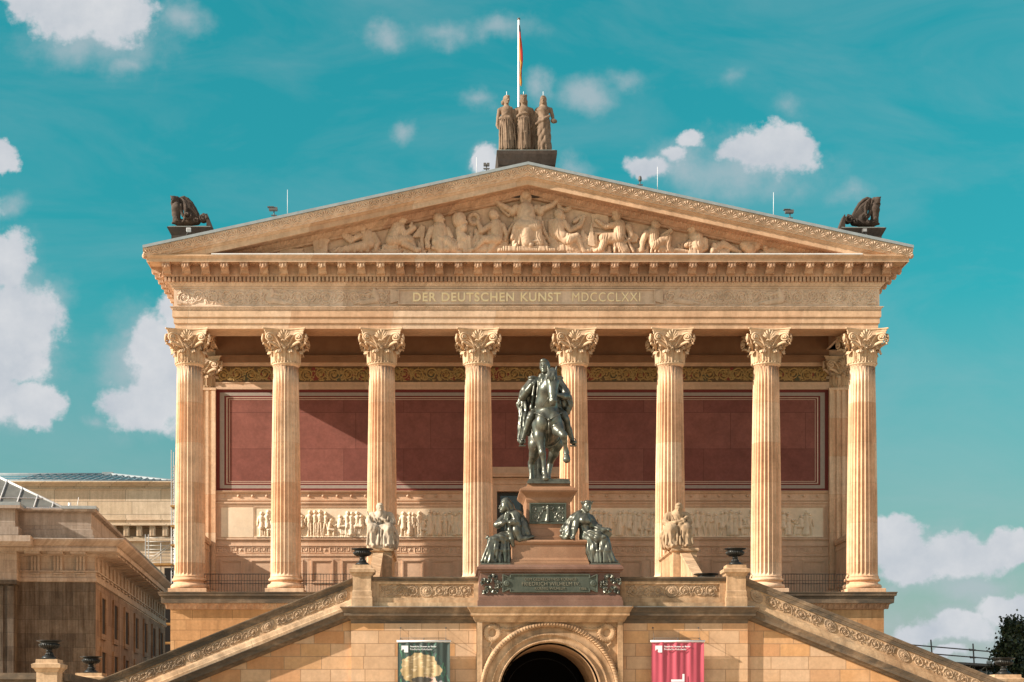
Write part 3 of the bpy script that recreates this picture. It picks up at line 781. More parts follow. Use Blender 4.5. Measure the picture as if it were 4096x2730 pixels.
def frieze(x0, x1, seed, name):
    rg = random.Random(seed); za, zb = W(2151), W(2031)
    R = Relief(x0, x1, za, zb, .0135); R.H += .004
    R.flat(x0, x1, za, za+.05, .06)
    h = (zb-za)*.88; x = x0+.3
    while x < x1-.25:
        k = rg.choice(('robe','coat','legs','robe','coat','sit','legs','kneel'))
        if rg.random() < .8: standing(R, x+rg.uniform(.16,.28), za+.06, h*rg.uniform(.90,.98), rg, rg.choice(('robe','legs','coat')))
        R.H *= .9 if False else 1.
        standing(R, x, za+.045, h*rg.uniform(.88, 1.0), rg, k); x += rg.uniform(.34, .5)
    R.H *= 1.45
    o = R.build(name, M['marble'], mus, YW-.012, cut=False, carve=(.008, 32))
    b = MB(); t = .035
    b.box(x0-t, x1+t, YW-.045, YW, zb, zb+t); b.box(x0-t, x1+t, YW-.06, YW, za-t, za); b.box(x0-t, x0, YW-.045, YW, za, zb); b.box(x1, x1+t, YW-.045, YW, za, zb)
    b.build('frieze_frame', M['wall'], mus)
frieze(X(1018,YW), -1.7, 5, 'figure_frieze'); frieze(1.7, X(3292,YW), 9, 'figure_frieze')
# red painted wall
zr0, zr1 = W(1966), W(1560)
def strips(y, grow, name, mat, th=.003):
    """rectangular border of the red panel, stepping over the door"""
    b = MB(); a, t = grow; x0, x1 = -13.03+a, 13.03-a; z0, z1 = zr0+a*.72, zr1-a*.72
    b.box(x0, x1, YW-y, YW, z1-t, z1); b.box(x0, x0+t, YW-y, YW, z0, z1-t); b.box(x1-t, x1, YW-y, YW, z0, z1-t)
    b.box(x0+t, -1.9, YW-y, YW, z0, z0+t); b.box(1.9, x1-t, YW-y, YW, z0, z0+t)
    return b.build(name, mat, mus)
b = MB(); b.box(-13.03, -1.9, YW-.006, YW, zr0, zr1); b.box(1.9, 13.03, YW-.006, YW, zr0, zr1); b.box(-1.9, 1.9, YW-.006, YW, W(1869), zr1); b.build('red_wall_panel', M['red'], mus)
strips(.009, (0, .17), 'border_band', M['darkred']); strips(.010, (.17, .19), 'border_band', M['greyband']); strips(.011, (.36, .09), 'border_band', M['darkred'])
strips(.012, (.45, .045), 'border_band', M['cream']); strips(.0125, (.495, .07), 'border_band', M['darkred']); strips(.013, (.565, .02), 'border_band', M['cream'])
# entrance door
dr = MB(); zt = W(1967)
dr.box(-1.36, -1.08, YW-.07, YW, zs, zt+.3); dr.box(1.08, 1.36, YW-.07, YW, zs, zt+.3); dr.box(-1.08, 1.08, YW-.07, YW, zt, zt+.3)
dr.box(-1.42, 1.42, YW-.11, YW, zt+.3, W(1921)); dr.box(-1.55, 1.55, YW-.16, YW, W(1921), W(1914)); dr.box(-1.75, 1.75, YW-.32, YW, W(1912), W(1902)); dr.box(-1.9, 1.9, YW-.36, YW, W(1902), W(1897)); dr.box(-1.9, 1.9, YW-.03, YW, W(1897), W(1869))
dr.build('door_surround', M['wall'], mus)
d = MB(); d.box(-1.08, -.92, 3.5, 3.62, zs, zt); d.box(.92, 1.08, 3.5, 3.62, zs, zt); d.box(-.92, .92, 3.5, 3.62, zt-.14, zt); d.box(-.05, .05, 3.5, 3.62, zs, zt-.14)
door = d.build('door', M['doorframe'], mus); b = MB(); b.box(-.92, -.05, 3.56, 3.58, zs, zt-.14); b.box(.05, .92, 3.56, 3.58, zs, zt-.14); b.build('door_glass', M['doorglass'], door)
# upper wall: mouldings, mosaic scroll, painted plaster
b = MB()
for v0, v1, o in ((1559,1549,.08),(1549,1543,.05),(1543,1535,.03),(1535,1530,.05),(1466,1459,.05),(1459,1453,.09)): b.box(-13.05, 13.05, YW-o, YW, W(v0), W(v1))
b.build('string_mouldings', M['wall'], mus)
b = MB(); b.box(-13.05, 13.05, YW-.14, YW, W(1453), W(1429)); b.box(-13.05, 13.05, YW-.2, YW, W(1429), W(1425)); b.box(-13.05, 13.05, YW-.02, YW, W(1425), 19.4); b.build('painted_plaster', M['brownwall'], mus)
mz0, mz1 = W(1529.5), W(1466.5); mzc = (mz0+mz1)/2; mh = (mz1-mz0)/2
b = MB(); b.box(-13.05, 13.05, YW-.006, YW, mz0, mz1); mosaic = b.build('mosaic_frieze', M['mosaic'], mus)
Rg = Relief(-13.0, 13.0, mz0, mz1, .0145); Rr = Relief(-13., 13., mz0, mz1, .0145); Rn = Relief(-13., 13., mz0, mz1, .0145)
rinceau(Rg, -13., 13., mzc, mh*.95, 44, .28, random.Random(12))
for i in range(-3, 4):
    xc = i*3.9
    for s in (-1, 1):
        for j, dx in enumerate((.62, 1.32)):
            cc = (xc+s*dx, mzc-.02)
            Rr.disc(cc, mh*.26, 0, .1); Rg.ring(cc, mh*.4, .014, 0, .2)
            for q in range(8):
                a = q*pi/4+j; Rg.cap((cc[0]+mh*.3*cos(a), cc[1]+mh*.3*sin(a)), (cc[0]+mh*.62*cos(a+.3), cc[1]+mh*.62*sin(a+.3)), .022, .02, 0, .16)
        for q in range(11):
            x0 = xc+s*rnd.uniform(.3, 1.75); z0 = mzc+rnd.choice((-1,1))*rnd.uniform(.5,.85)*mh; Rg.line(spiral((x0, z0), .09, 1.2, rnd.uniform(0,6), s, 10), .016, .012, 0, .2)
    Rn.poly([(xc-.16, mzc), (xc+.16, mzc), (xc+.08, mz0+.05), (xc-.08, mz0+.05)], .012)
    for q in range(7): a = (q-3)*.4; Rr.cap((xc, mzc), (xc+.3*sin(a), mzc+.02+.24*cos(a)), .02, .03, 0, .1)
for i in range(-3, 5):              # pairs of dark eagles near the columns
    for s in (-1, 1):
        xc = (i-.5)*3.9+s*.85 if abs((i-.5)*3.9+s*.85) < 12.8 else 0
        if xc: Rr.poly([(xc-.05, mz1-.06), (xc+.08, mz1-.05), (xc+s*.26, mz0+.12), (xc+s*.05, mz0+.07), (xc-.1, mz0+.2)], .012)
Rg.build('gold_scroll', M['mosgold'], mosaic, YW-.006); Rr.build('red_tesserae', M['mosred'], mosaic, YW-.007); Rn.build('green_tesserae', M['mosgreen'], mosaic, YW-.0065)
# ceiling with beams
zce = 18.75
b = MB(); b.box(-14., 14., -.4, 3.9, zce, zce+.3)
for i in range(8): b.box((i-3.5)*3.9-.45, (i-3.5)*3.9+.45, .75, 3.3, zce-.35, zce)
for i in range(14): b.box(-13.6, 13.6, .8+i*.18-.02, .8+i*.18+.02, zce-.06, zce) if i % 4 == 0 else None
b.build('portico_ceiling', M['brownwall'], mus)
# ---- architrave
za0 = Zy(1316, 0)
b = MB(); b.sweep_u([(-1.27, za0), (0, za0), (0, Zy(1296.5,0)), (.035, Zy(1296,0)), (.05, Zy(1294,0)), (.05, Zy(1272.5,0)), (.085, Zy(1272,0)), (.10, Zy(1270,0)), (.10, Zy(1243,.1)), (.0, Zy(1243,.1))], HW, YF, 60)
b.box(-HW+1.2, HW-1.2, YF+1.26, YF+1.3, za0, zce+.2)
arch = b.build('architrave', M['entab'], mus)
R = Relief(-13., 13., 0, 1.27, .03)
for i in range(7):
    xc = (i-3)*3.9
    R.ring((xc, .63), .95, .035, .0, .6, .32, 24)
    for q in range(13): R.cap((xc-1.0+q*.166, .5), (xc-.93+q*.166, .76), .05, .03, 0, .8)
o = R.build('soffit_ornament', M['cornice'], mus, 0); o.rotation_euler = (-pi/2, 0, 0); o.location = (0, YF, za0)
for vtx in (): pass
def leafband(name, v0, v1, o0, o1, n, hw, mat):
    b = MB(); b.sweep_u([(o0, Zy(v0,o0)), (o0, Zy(v0-1,o0)), (o1, Zy(v1+1.5,o1)), (o1+.015, Zy(v1+1.5,o1)), (o1+.015, Zy(v1,o1)), (0, Zy(v1,o1))], HW, YF, 60)
    b.build(name, mat, mus)
    zA, zB = Zy(v0, o0), Zy(v1+1.5, o1); hz = zB-zA; P = 2*hw/n
    R = Relief(-hw, hw, zA, zB, .0165)
    for i in range(n):
        x = -hw+P*(i+.5)
        R.cap((x, zB), (x-P*.3, zA+hz*.3), .012, .035, 0, .8); R.cap((x, zB), (x+P*.3, zA+hz*.3), .012, .035, 0, .8); R.cap((x, zA+hz*.15), (x, zA+hz*.7), .03, .012, 0, .8)
        R.cap((x+P*.5, zB), (x+P*.5, zA+hz*.3), .02, .01, 0, .9)
    R.build('leaf_ornament', mat, mus, 0, out=lambda gx, gz: YF-o0-(o1-o0)*(gz-zA)/hz)
leafband('leaf_moulding', 1243, 1226, .06, .17, 146, HW+.1, M['frieze'])
# ---- frieze with scrolls and the inscription tablet
fo = .04; zf0, zf1 = Zy(1226, fo), Zy(1150, fo); zfc = (zf0+zf1)/2; fh = (zf1-zf0)/2
b = MB(); b.sweep_u([(fo, zf0), (fo, zf1-.06), (fo+.05, zf1-.05), (fo+.05, zf1), (0, zf1)], HW, YF, 60); fr = b.build('frieze', M['frieze'], mus)
tx0, tx1 = X(1592, YF), X(2620, YF)
for sg, (xa, xb, nn, sd) in enumerate(((-HW+.1, tx0-.35, 15, 4), (tx1+.35, HW-.1, 15, 8))):
    R = Relief(xa, xb, zf0, zf1-.06, .015); rg = random.Random(sd)
    rinceau(R, xa, xb, zfc-.02, fh*.92, nn, .95, rg, 1 if sg == 0 else -1)
    def lounge(x, D):          # reclining figure among the scrolls
        R.disc((x, zfc+fh*.68), .085, .03, .6); R.cap((x, zfc+fh*.42), (x-D*.12, zfc-fh*.2), .13, .11, .02, .6)
        R.cap((x-D*.1, zfc-fh*.35), (x+D*.38, zfc-fh*.5), .12, .075, .03, .6); R.cap((x+D*.38, zfc-fh*.5), (x+D*.8, zfc-fh*.72), .07, .04, .03, .6)
        R.cap((x-D*.1, zfc-fh*.45), (x+D*.55, zfc-fh*.75), .1, .05, .02, .6); R.line([(x+D*.1, zfc+fh*.4), (x+D*.33, zfc+fh*.2), (x+D*.5, zfc+fh*.25)], .055, .035, .03, .6)
        R.line([(x-D*.05, zfc+fh*.5), (x-D*.3, zfc+fh*.8), (x-D*.45, zfc+fh*.1)], .08, .03, 0, .6)
    for x in ((tx0-.95, tx0-5.1, tx0-9.3) if sg == 0 else (tx1+.95, tx1+5.0, tx1+9.4)): lounge(x, (-1 if sg == 0 else 1) if abs(x) < 7 else (1 if sg == 0 else -1))
    R.build('scroll_relief', M['frieze'], fr, YF-fo)
tb = MB(); ztb0, ztb1 = Zy(1219, .12), Zy(1157, .12)
tb.box(tx0, tx1, YF-.09, YF-.02, ztb0, ztb1)
for z0, z1 in ((ztb0, ztb0+.05), (ztb1-.05, ztb1)): tb.box(tx0, tx1, YF-.14, YF-.09, z0, z1)
for x0, x1 in ((tx0, tx0+.05), (tx1-.05, tx1)): tb.box(x0, x1, YF-.14, YF-.09, ztb0+.05, ztb1-.05)
for s, xx in ((-1, tx0), (1, tx1)):
    tb.prism([(xx, zfc-.2), (xx+s*.3, zfc-.28), (xx+s*.3, zfc+.28), (xx, zfc+.2)][::(1 if s > 0 else -1)], YF-.13, YF-.02)
tablet = tb.build('inscription_tablet', M['frieze'], mus)
def text(body, name, mat, parent, x0, x1, z0, z1, y, ext=.02, off=.0, sp=1.0, word=1.0):
    """raised lettering fitted to the given rectangle"""
    cu = bpy.data.curves.new(name, 'FONT'); cu.body = body; cu.size = 1; cu.extrude = .5; cu.offset = off; cu.space_character = sp; cu.space_word = word
    cu.materials.append(mat)
    tmp = bpy.data.objects.new(name, cu); COL.objects.link(tmp); bpy.context.view_layer.update()
    me = bpy.data.meshes.new_from_object(tmp); COL.objects.unlink(tmp); bpy.data.objects.remove(tmp)
    n = len(me.vertices); co = np.empty(n*3, np.float32); me.vertices.foreach_get('co', co); co = co.reshape(-1, 3)
    mn, mx = co.min(0), co.max(0)
    out = np.empty_like(co); out[:, 0] = x0+(co[:, 0]-mn[0])/(mx[0]-mn[0])*(x1-x0); out[:, 2] = z0+(co[:, 1]-mn[1])/(mx[1]-mn[1])*(z1-z0); out[:, 1] = y-(co[:, 2]+.5)*ext
    me.vertices.foreach_set('co', out.ravel()); me.update(); me.name = name
    if not me.materials: me.materials.append(mat)
    o = bpy.data.objects.new(name, me); return link(o, parent)
ti = lambda px: X(px*1.7408, YF-.1)
zl0, zl1 = Zy(1207, .1), Zy(1171, .1)
text('DER DEUTSCHEN KUNST', 'inscription', M['gold'], tablet, ti(949), ti(1289), zl0, zl1, YF-.088, .035, .022, 1.12, 1.15)
text('MDCCCLXXI', 'inscription', M['gold'], tablet, ti(1315), ti(1471), zl0, zl1, YF-.088, .035, .0, 1.12)
leafband('leaf_moulding', 1148, 1129, .09, .24, 146, HW+.12, M['frieze'])
# ---- dentils
b = MB(); b.sweep_u([(.255, Zy(1129,.24)), (.255, Zy(1107,.24)), (.40, Zy(1107,.40)), (.42, Zy(1100,.42)), (.42, Zy(1057,.42)), (.30, Zy(1057,.42))], HW, YF, 60)
b.build('bed_moulding', M['cornice'], mus)
b = MB(); nd = 184; hwd = HW+.38; P = 2*hwd/nd
for i in range(nd):
    x = -hwd+P*i; b.box(x, x+P*.62, YF-.385, YF-.25, Zy(1127,.38), Zy(1108,.38))
for sx in (-1, 1):
    for i in range(60): y = YF-.2+P*i; b.box(sx*(HW+.25) if sx > 0 else -(HW+.385), HW+.385 if sx > 0 else -(HW+.25), y, y+P*.62, Zy(1127,.38), Zy(1108,.38))
b.build('dentils', M['cornice'], mus)
# ---- scrolled brackets under the corona
zb1 = Zy(1057.5, .5); zb0 = Zy(1099, .5)
def bracket():
    b = MB(); L = .50; h = zb1-zb0
    pr = [(0, 0), (0, -h*.98), (-.10, -h*1.0), (-.17, -h*.93), (-.22, -h*.75), (-.30, -h*.58), (-.40, -h*.52), (-.47, -h*.55), (-.50, -h*.46), (-.50, -h*.14), (-.52, -h*.12), (-.52, 0)]
    b.extr_x(pr, -.155, .155)
    b.box(-.185, .185, -.54, 0, -h*.14, -.002)
    for s in (-1, 1):
        b.tube([(s*.157, -.12+.08*cos(a), -h*.82+.08*sin(a)) for a in [k*.7 for k in range(10)]], .02, 6)
        b.box(s*.10-.02, s*.10+.02, -.525, -.5, -h*.46, -h*.14)
    b.ball((0, -.44, -h*.50), (.11, .09, .06), 10, 6); b.ball((0, -.505, -h*.38), (.05, .03, .09), 8, 6)
    return b
br0 = None; nb = 38
for i in range(nb):
    x = X(669, -1.0)+(X(3543, -1.0)-X(669, -1.0))*i/(nb-1)
    if br0 is None: br0 = bracket().build('bracket', M['cornice'], mus, (x, YF-.42, zb1))
    else: dup(br0, mus, (x, YF-.42, zb1))
for sx in (-1, 1):
    for i in range(14): dup(br0, mus, (sx*(HW+.42), YF+.1+i*.777, zb1), (0, 0, sx*pi/2))
# coffers between brackets
for i in range(nb-1):
    b = MB()
    x = X(669, -1.0)+(X(3543, -1.0)-X(669, -1.0))*(i+.5)/(nb-1)
    for (x0, x1, y0, y1) in ((-.19,.19,.02,.06), (-.19,.19,.40,.44), (-.19,-.15,.06,.40), (.15,.19,.06,.40)): b.box(x+x0, x+x1, YF-.42-y1, YF-.42-y0, zb1-.05, zb1)
    b.ball((x, YF-.65, zb1), (.1, .1, .05), 8, 4)
    b.build('soffit_coffer', M['cornice'], mus)
# ---- corona
zk0, zk1 = Zy(1056, .98), Zy(1027, .98); zfl = Zy(1019, 1.08)
b = MB(); b.sweep_u([(.35, zb1), (.93, zb1), (.93, zb1-.03), (.98, zb1-.03), (.98, zk1-.07), (1.01, zk1-.06), (1.06, zk1), (1.08, zk1+.01), (1.08, zfl), (-1., zfl)], HW, YF, 60)
b.build('corona', M['entab'], mus)
b = MB(); b.box(X(845,-1.6), X(3450,-1.6), YF-1.10, YF-.9, zfl, zfl+.045); b.build('zinc_flashing', M['zinc'], mus)
b = MB()
for s in (-1, 1): b.ball((s*(HW+1.05), YF-1.0, zk1+.02), (.11,.11,.12), 10, 8)
b.build('lion_spout', M['cornice'], mus)
# ---- raking cornice
yr = YF-1.24
XR = 15.26; zLt = Z(982, yr); zAt = Z(648, yr); SL = (zAt-zLt)/XR
rk = [(1.28, -.02), (1.28, -.11), (1.20, -.12)]
sima = [(1.20, -.115), (1.19, -.15), (1.0, -.46), (1.0, -.49)]
fas = [(1.0, -.49), (.95, -.51), (.92, -.56), (.88, -.58), (.88, -.78), (.84, -.79)]
bed = [(.84, -.79), (.36, -.79), (.34, -.81), (.20, -.93), (.16, -.95), (.16, -.97), (.10, -.98), (.10, -1.05), (.03, -1.07), (-.10, -1.07)]
def clip(o, z):
    """cut away what would run below the horizontal cornice"""
    bm = bmesh.new(); bm.from_mesh(o.data)
    bmesh.ops.bisect_plane(bm, geom=bm.verts[:]+bm.edges[:]+bm.faces[:], plane_co=(0, 0, z), plane_no=(0, 0, 1), clear_inner=True)
    bm.to_mesh(o.data); bm.free(); return o
cv = lambda pr: [(YF-o, d) for o, d in pr]
for s in (-1, 1):
    for nm, pr, mt in (('roof_edge_flashing', [(.2, .0), (1.28, -.0)]+rk, 'lead'), ('sima', sima, 'frieze'), ('raking_corona', fas, 'entab'), ('raking_bed_moulding', bed, 'cornice')):
        b = MB(); q = cv(pr)
        if s < 0: b.strip_x(q, -XR, 0, zLt, zAt)
        else: b.strip_x(q, 0, XR, zAt, zLt)
        clip(b.build(nm, M[mt], mus), zfl-.012 if nm != 'roof_edge_flashing' else zfl-.3)
    R = Relief(0, XR, -.465, -.145, .017); n = 35; P = XR/n
    for i in range(n):
        x = P*(i+.5); zb = -.44
        for k in range(7):
            a = (k-3)*.38; L = .245-.014*abs(k-3); R.line([(x, zb), (x+L*.6*sin(a)*.85, zb+L*.6*cos(a)), (x+L*sin(a)*1.12, zb+L*cos(a)*.98)], .013, .034, .0, 2.6)
        R.line([(x-P*.42, zb), (x-P*.47, zb+.15), (x-P*.34, zb+.25), (x, zb+.28), (x+P*.34, zb+.25), (x+P*.47, zb+.15), (x+P*.42, zb)], .018, None, 0, 2.2)
        R.cap((x-P*.5, zb+.15), (x-P*.5, zb+.28), .012, .03, 0, 1.4); R.disc((x, zb+.0), .045, 0, .9)
    R.build('palmette_band', M['frieze'], mus, 0, out=lambda gx, gz: YF-1.0-.19*(gz+.46)/.31, shear=-SL if s > 0 else SL, xs=0, loc=(0 if s > 0 else -XR, 0, zAt if s > 0 else zLt))
    R = Relief(0, XR-2.6, -.075, .075, .015)
    for i in range(int((XR-2.6)/.17)):
        x = .09+i*.17; R.cap((x, .04), (x, -.03), .05, .03, 0, .9); R.cap((x+.085, .06), (x+.085, -.06), .018, .008, 0, 1.)
    R.build('egg_and_dart', M['cornice'], mus, 0, out=lambda gx, gz: YF-.275-1.1*gz, shear=-SL if s > 0 else SL, loc=(0 if s > 0 else -(XR-2.6), 0, (zAt if s > 0 else zAt-SL*(XR-2.6))-.868))
    b = MB()
    for i in range(90):
        x = s*(.1+i*.15); zz = zAt-SL*abs(x)-.79; b.box(x-.01, x+.01, YF-.84, YF-.36, zz-.02, zz+.01)
    b.build('soffit_joints', M['cornice'], mus)
# tympanum, roof and gable back
yt = YF+.08
b = MB(); b.prism([(-14.6, zfl-.05), (14.9, zfl-.05), (0, zAt-.8)], yt, yt+.5); b.build('tympanum', M['pedi'], mus)
b = MB()
for s in (-1, 1): b.raw([(s*XR, YF-.2, zLt), (0, YF-.2, zAt), (0, 60, zAt), (s*XR, 60, zLt), (s*XR, 60, zLt-.15), (s*XR, YF-.2, zLt-.15)], [(0,1,2,3) if s < 0 else (3,2,1,0), (0,3,4,5)])
b.build('roof', M['lead'], mus)
b = MB(); b.box(X(790,-1.), X(3560,-1.), yt-.42, yt, zfl, zfl+.10); b.build('relief_ledge', M['pedi'], mus)
# ---- pediment figures, traced as strokes and carved as deep relief
yp = yt-.06
def fig(strokes, org, k, rings=(), polys=(), name='relief_figure', cell=.021):
    ux = lambda x: X(org[0]+x*k, -.7); uz = lambda y: Z(org[1]+y*k, -.7); sc = k/98.5*.99
    xs = []; zz = []
    for st in strokes:
        for (x, y, r) in st[0]: xs += [ux(x-r*1.2), ux(x+r*1.2)]; zz += [uz(y+r*1.2), uz(y-r*1.2)]
    for p_, h in polys:
        for x, y in p_: xs.append(ux(x)); zz.append(uz(y))
    for c_, r1, r2 in rings: xs += [ux(c_[0]-r1-r2), ux(c_[0]+r1+r2)]; zz += [uz(c_[1]+r1+r2), uz(c_[1]-r1-r2)]
    R = Relief(min(xs)-.05, max(xs)+.05, max(zfl+.09, min(zz)-.03), max(zz)+.05, cell)
    for p_, h in polys: R.poly([(ux(x), uz(y)) for x, y in p_], h)
    for c_, r1, r2 in rings:
        R.ring((ux(c_[0]), uz(c_[1])), r1*sc, r2*sc, .02, .9)
        for q in range(16): a = q*pi/8; R.disc((ux(c_[0]+r1*cos(a)*1.05), uz(c_[1]+r1*sin(a)*1.05)), r2*.55*sc, .08, .9)
    for st in strokes:
        b_ = st[1] if len(st) > 1 else .03; pt = st[0]
        if len(pt) == 1: R.disc((ux(pt[0][0]), uz(pt[0][1])), pt[0][2]*sc, b_, 1.)
        for i in range(len(pt)-1): R.cap((ux(pt[i][0]), uz(pt[i][1])), (ux(pt[i+1][0]), uz(pt[i+1][1])), pt[i][2]*sc, pt[i+1][2]*sc, b_, 1.)
    return R.build(name, M['pedi'], mus, yp, carve=(.017, 15) if name in ('relief_figure', 'relief_bust') else None)
def hd(x, y, r, D=1, b=.14):     # head with hair, brow, nose and chin, looking towards D
    return [([(x, y, r)], b), ([(x-D*r*.2, y-r*.3, r*.92)], b-.02), ([(x+D*r*.5, y+r*.55, r*.42)], b+.03), ([(x+D*r*.7, y-r*.1, r*.18), (x+D*r*1.02, y+r*.25, r*.2)], b+.08),
            ([(x, y+r*.8, r*.5), (x, y+r*1.5, r*.6)], .06)]
A, kA = (1250, 740), .255
fig(hd(790,650,68,-1)+[([(795,735,42)],.12), ([(860,760,95),(880,900,105)],), ([(960,770,48),(1020,890,45),(985,1015,34)],.1), ([(740,790,48),(640,840,42),(520,765,28)],.12),
     ([(820,950,95),(600,985,72),(330,1035,36)],.04)]+[([(900-k_*95,905+k_*14,20),(860-k_*100,1040,26)],.14) for k_ in range(6)]+[([(960,1030,40),(1150,1050,25)],.05)], A, kA, polys=[([(440,790),(480,745),(650,885),(590,915)],.2)])
fig([([(20,860,26),(70,900,30),(60,1000,30)],.1), ([(250,860,28),(200,900,30),(200,1000,30)],.1), ([(125,960,45),(125,900,40)],.12), ([(130,850,36)],.12), ([(60,1050,40),(200,1050,40)],.05)], A, kA, polys=[([(-25,830),(265,830),(240,875),(225,1090),(20,1090),(0,875)],.16)], name='relief_capital')
fig(hd(1410,535,68)+[([(1330,640,95),(1280,780,108)],), ([(1390,670,58),(1440,780,50),(1590,665,40)],.14), ([(1540,640,30),(1560,590,18)],.16), ([(1240,860,95),(1520,850,72)],.1), ([(1510,840,70),(1590,960,45)],.06),
     ([(1440,920,58),(1620,1015,44),(1680,1010,36)],.16), ([(1640,1035,34)],.16), ([(1130,960,50),(1300,960,60)],.03), ([(1100,1030,50),(1330,1030,55)],.02)]+[([(1120+k_*50,940,16),(1090+k_*60,1045,20)],.1) for k_ in range(5)],
    A, kA, polys=[([(1560,805),(1705,600),(1765,640),(1755,810)],.12), ([(1690,810),(1745,810),(1745,1050),(1700,1050)],.1), ([(1290,960),(1350,960),(1350,1055),(1290,1055)],.1)])
fig(hd(1985,520,82)+[([(2020,590,46)],.14), ([(1990,670,118),(1990,830,125)],), ([(1870,680,52),(1800,850,46),(1810,960,40)],.12), ([(2110,690,55),(2160,800,48)],.08), ([(1960,900,95),(2020,1000,92)],.12), ([(2100,880,95),(2210,990,85)],.1),
     ([(2260,1040,40),(2330,1045,30)],.1), ([(1900,985,40),(2110,1010,60)],.18)]+[([(2120+k_*34,890,15),(2090+k_*40,1040,18)],.2) for k_ in range(5)], A, kA, polys=[([(1770,945),(1860,930),(1850,995),(1770,1000)],.24)])
B, kB = (1800, 720), .255
fig(hd(150,640,108,1,.1)+[([(200,740,72)],.12), ([(140,600,112)],.08), ([(160,830,70),(200,900,90)],.04)], B, kB, polys=[([(105,870),(330,870),(330,1085),(110,1085)],.2), ([(200,1085),(345,1085),(345,1140),(200,1140)],.22)], name='relief_bust')
fig(hd(690,545,75)+[([(720,690,100),(740,890,100)],), ([(640,710,48),(500,795,42),(440,650,34)],.14), ([(740,930,84),(530,930,58)],.14), ([(540,920,52),(390,1080,34),(300,1105,24)],.16), ([(700,960,75),(630,1090,58)],.06),
     ([(830,700,44),(890,860,38),(870,940,30)],.1), ([(640,1100,30),(590,1130,24)],.1), ([(480,760,30),(380,920,40),(350,970,30)],.02)], B, kB, rings=[((375,590),75,32)])
gs = hd(1190,225,80,0,.2)[:2]+[([(1190,250,60)],.22), ([(1190,205,14),(1190,255,18)],.30), ([(1120,260,32),(1135,330,26)],.14), ([(1258,260,32),(1245,330,26)],.14), ([(1190,150,60)],.12)]
gs += [([(1190,320,42),(1190,390,60)],.12), ([(1190,470,145),(1200,600,150)],.03), ([(1130,470,65)],.16), ([(1260,470,65)],.16), ([(1040,440,75),(985,490,62)],.08), ([(1370,440,75),(1420,490,62)],.08),
       ([(960,470,50),(830,395,42),(735,335,28)],.12), ([(1440,455,50),(1600,390,42),(1690,305,30)],.12)]
gs += [([(720,335,26),(560,320,34),(420,360,34),(330,425,16)],.06), ([(740,350,22),(840,480,22),(930,545,18)],.05)]
gs += [([(1110,720,110),(1330,730,112)],.18), ([(1060,760,85),(1030,1000,70)],.14), ([(1350,770,90),(1390,990,85)],.14), ([(1200,800,130),(1210,990,120)],.12)]
gs += [([(970,930,26),(1010,740,28),(1100,650,30),(1250,625,30),(1370,690,26)],.32), ([(1060,720,18),(1120,900,22),(1270,980,24),(1420,970,18)],.32), ([(1170,720,16),(1220,790,18),(1330,720,16)],.34), ([(1000,960,20),(1000,1030,30)],.26), ([(1120,930,18),(1180,1010,20),(1300,1020,18)],.32)]
gs += [([(1030+k_*62,800,12),(1010+k_*72,1020,18)],.3) for k_ in range(6)]+[([(1265,1040,40)],.34), ([(1040,1035,34)],.3), ([(1330,880,16),(1440,960,18)],.26)]
fig(gs, B, kB, rings=[((1800,365),88,38)], polys=[([(1010,560),(1050,540),(1350,540),(1445,560),(1445,1060),(880,1060),(900,1000),(960,980)],.06), ([(830,1055),(1560,1055),(1560,1100),(830,1100)],.36), ([(745,1095),(1650,1095),(1650,1142),(745,1142)],.42)])
fig([([(990,680,30),(930,790,32),(860,900,34),(820,1000,24),(725,1120,20)],.04)]+[([(980-k_*22,700+k_*36,20)],.1) for k_ in range(12)], B, kB, name='relief_garland')
fig([([(1450,640,26),(1470,780,28),(1560,930,26),(1640,1080,20)],.03)]+[([(1450+k_*17,680+k_*36,18)],.08) for k_ in range(11)], B, kB, name='relief_garland')
fig(hd(1720,545,78)+[([(1775,590,42)],.14), ([(1690,690,112),(1700,830,100),(1850,930,95)],.06), ([(1880,935,88),(1990,885,62)],.14), ([(1985,890,62),(2060,1035,44),(2110,1110,38),(2205,1112,24)],.14), ([(1790,660,55),(1890,790,46),(2040,700,44),(2095,600,34)],.12),
     ([(1600,650,58),(1590,810,46),(1640,900,36)],.05), ([(1900,990,75),(2040,1115,40)],.04), ([(1960,640,36),(2040,580,30),(2110,560,26)],.1), ([(1670,720,32),(1660,840,26)],.16), ([(1820,870,30),(1960,880,26)],.22), ([(2080,900,30),(2150,990,18)],.04),
     ([(1630,950,26),(1700,1100,26),(1850,1090,20)],.08), ([(1850,1130,16),(2000,1135,12)],.1)], B, kB)
Cc, kC = (2300, 800), .3825
fig(hd(440,168,45,-1)+[([(430,130,44)],.14), ([(465,255,66),(470,355,66)],.04), ([(410,255,32),(320,275,28),(225,205,20)],.12), ([(560,270,36),(595,360,32),(560,425,22)],.08), ([(460,395,62),(300,395,50)],.12), ([(320,400,48),(270,515,30),(205,530,18)],.14),
     ([(420,400,48),(520,530,60)],.06)]+[([(410+k_*28,370,12),(420+k_*48,540,16)],.18) for k_ in range(5)]+[([(520,440,16),(570,415,16)],.2)], Cc, kC, polys=[([(555,370),(580,345),(625,335),(662,355),(670,390),(650,430),(600,442),(565,430)],.12), ([(175,135),(348,115),(360,240),(300,290),(190,265)],.03)])
fig([], Cc, kC, polys=[([(125,470),(172,235),(182,232),(215,485),(185,490)],.18), ([(200,332),(380,335),(380,356),(235,358),(235,500),(212,500)],.14)], name='relief_easel')
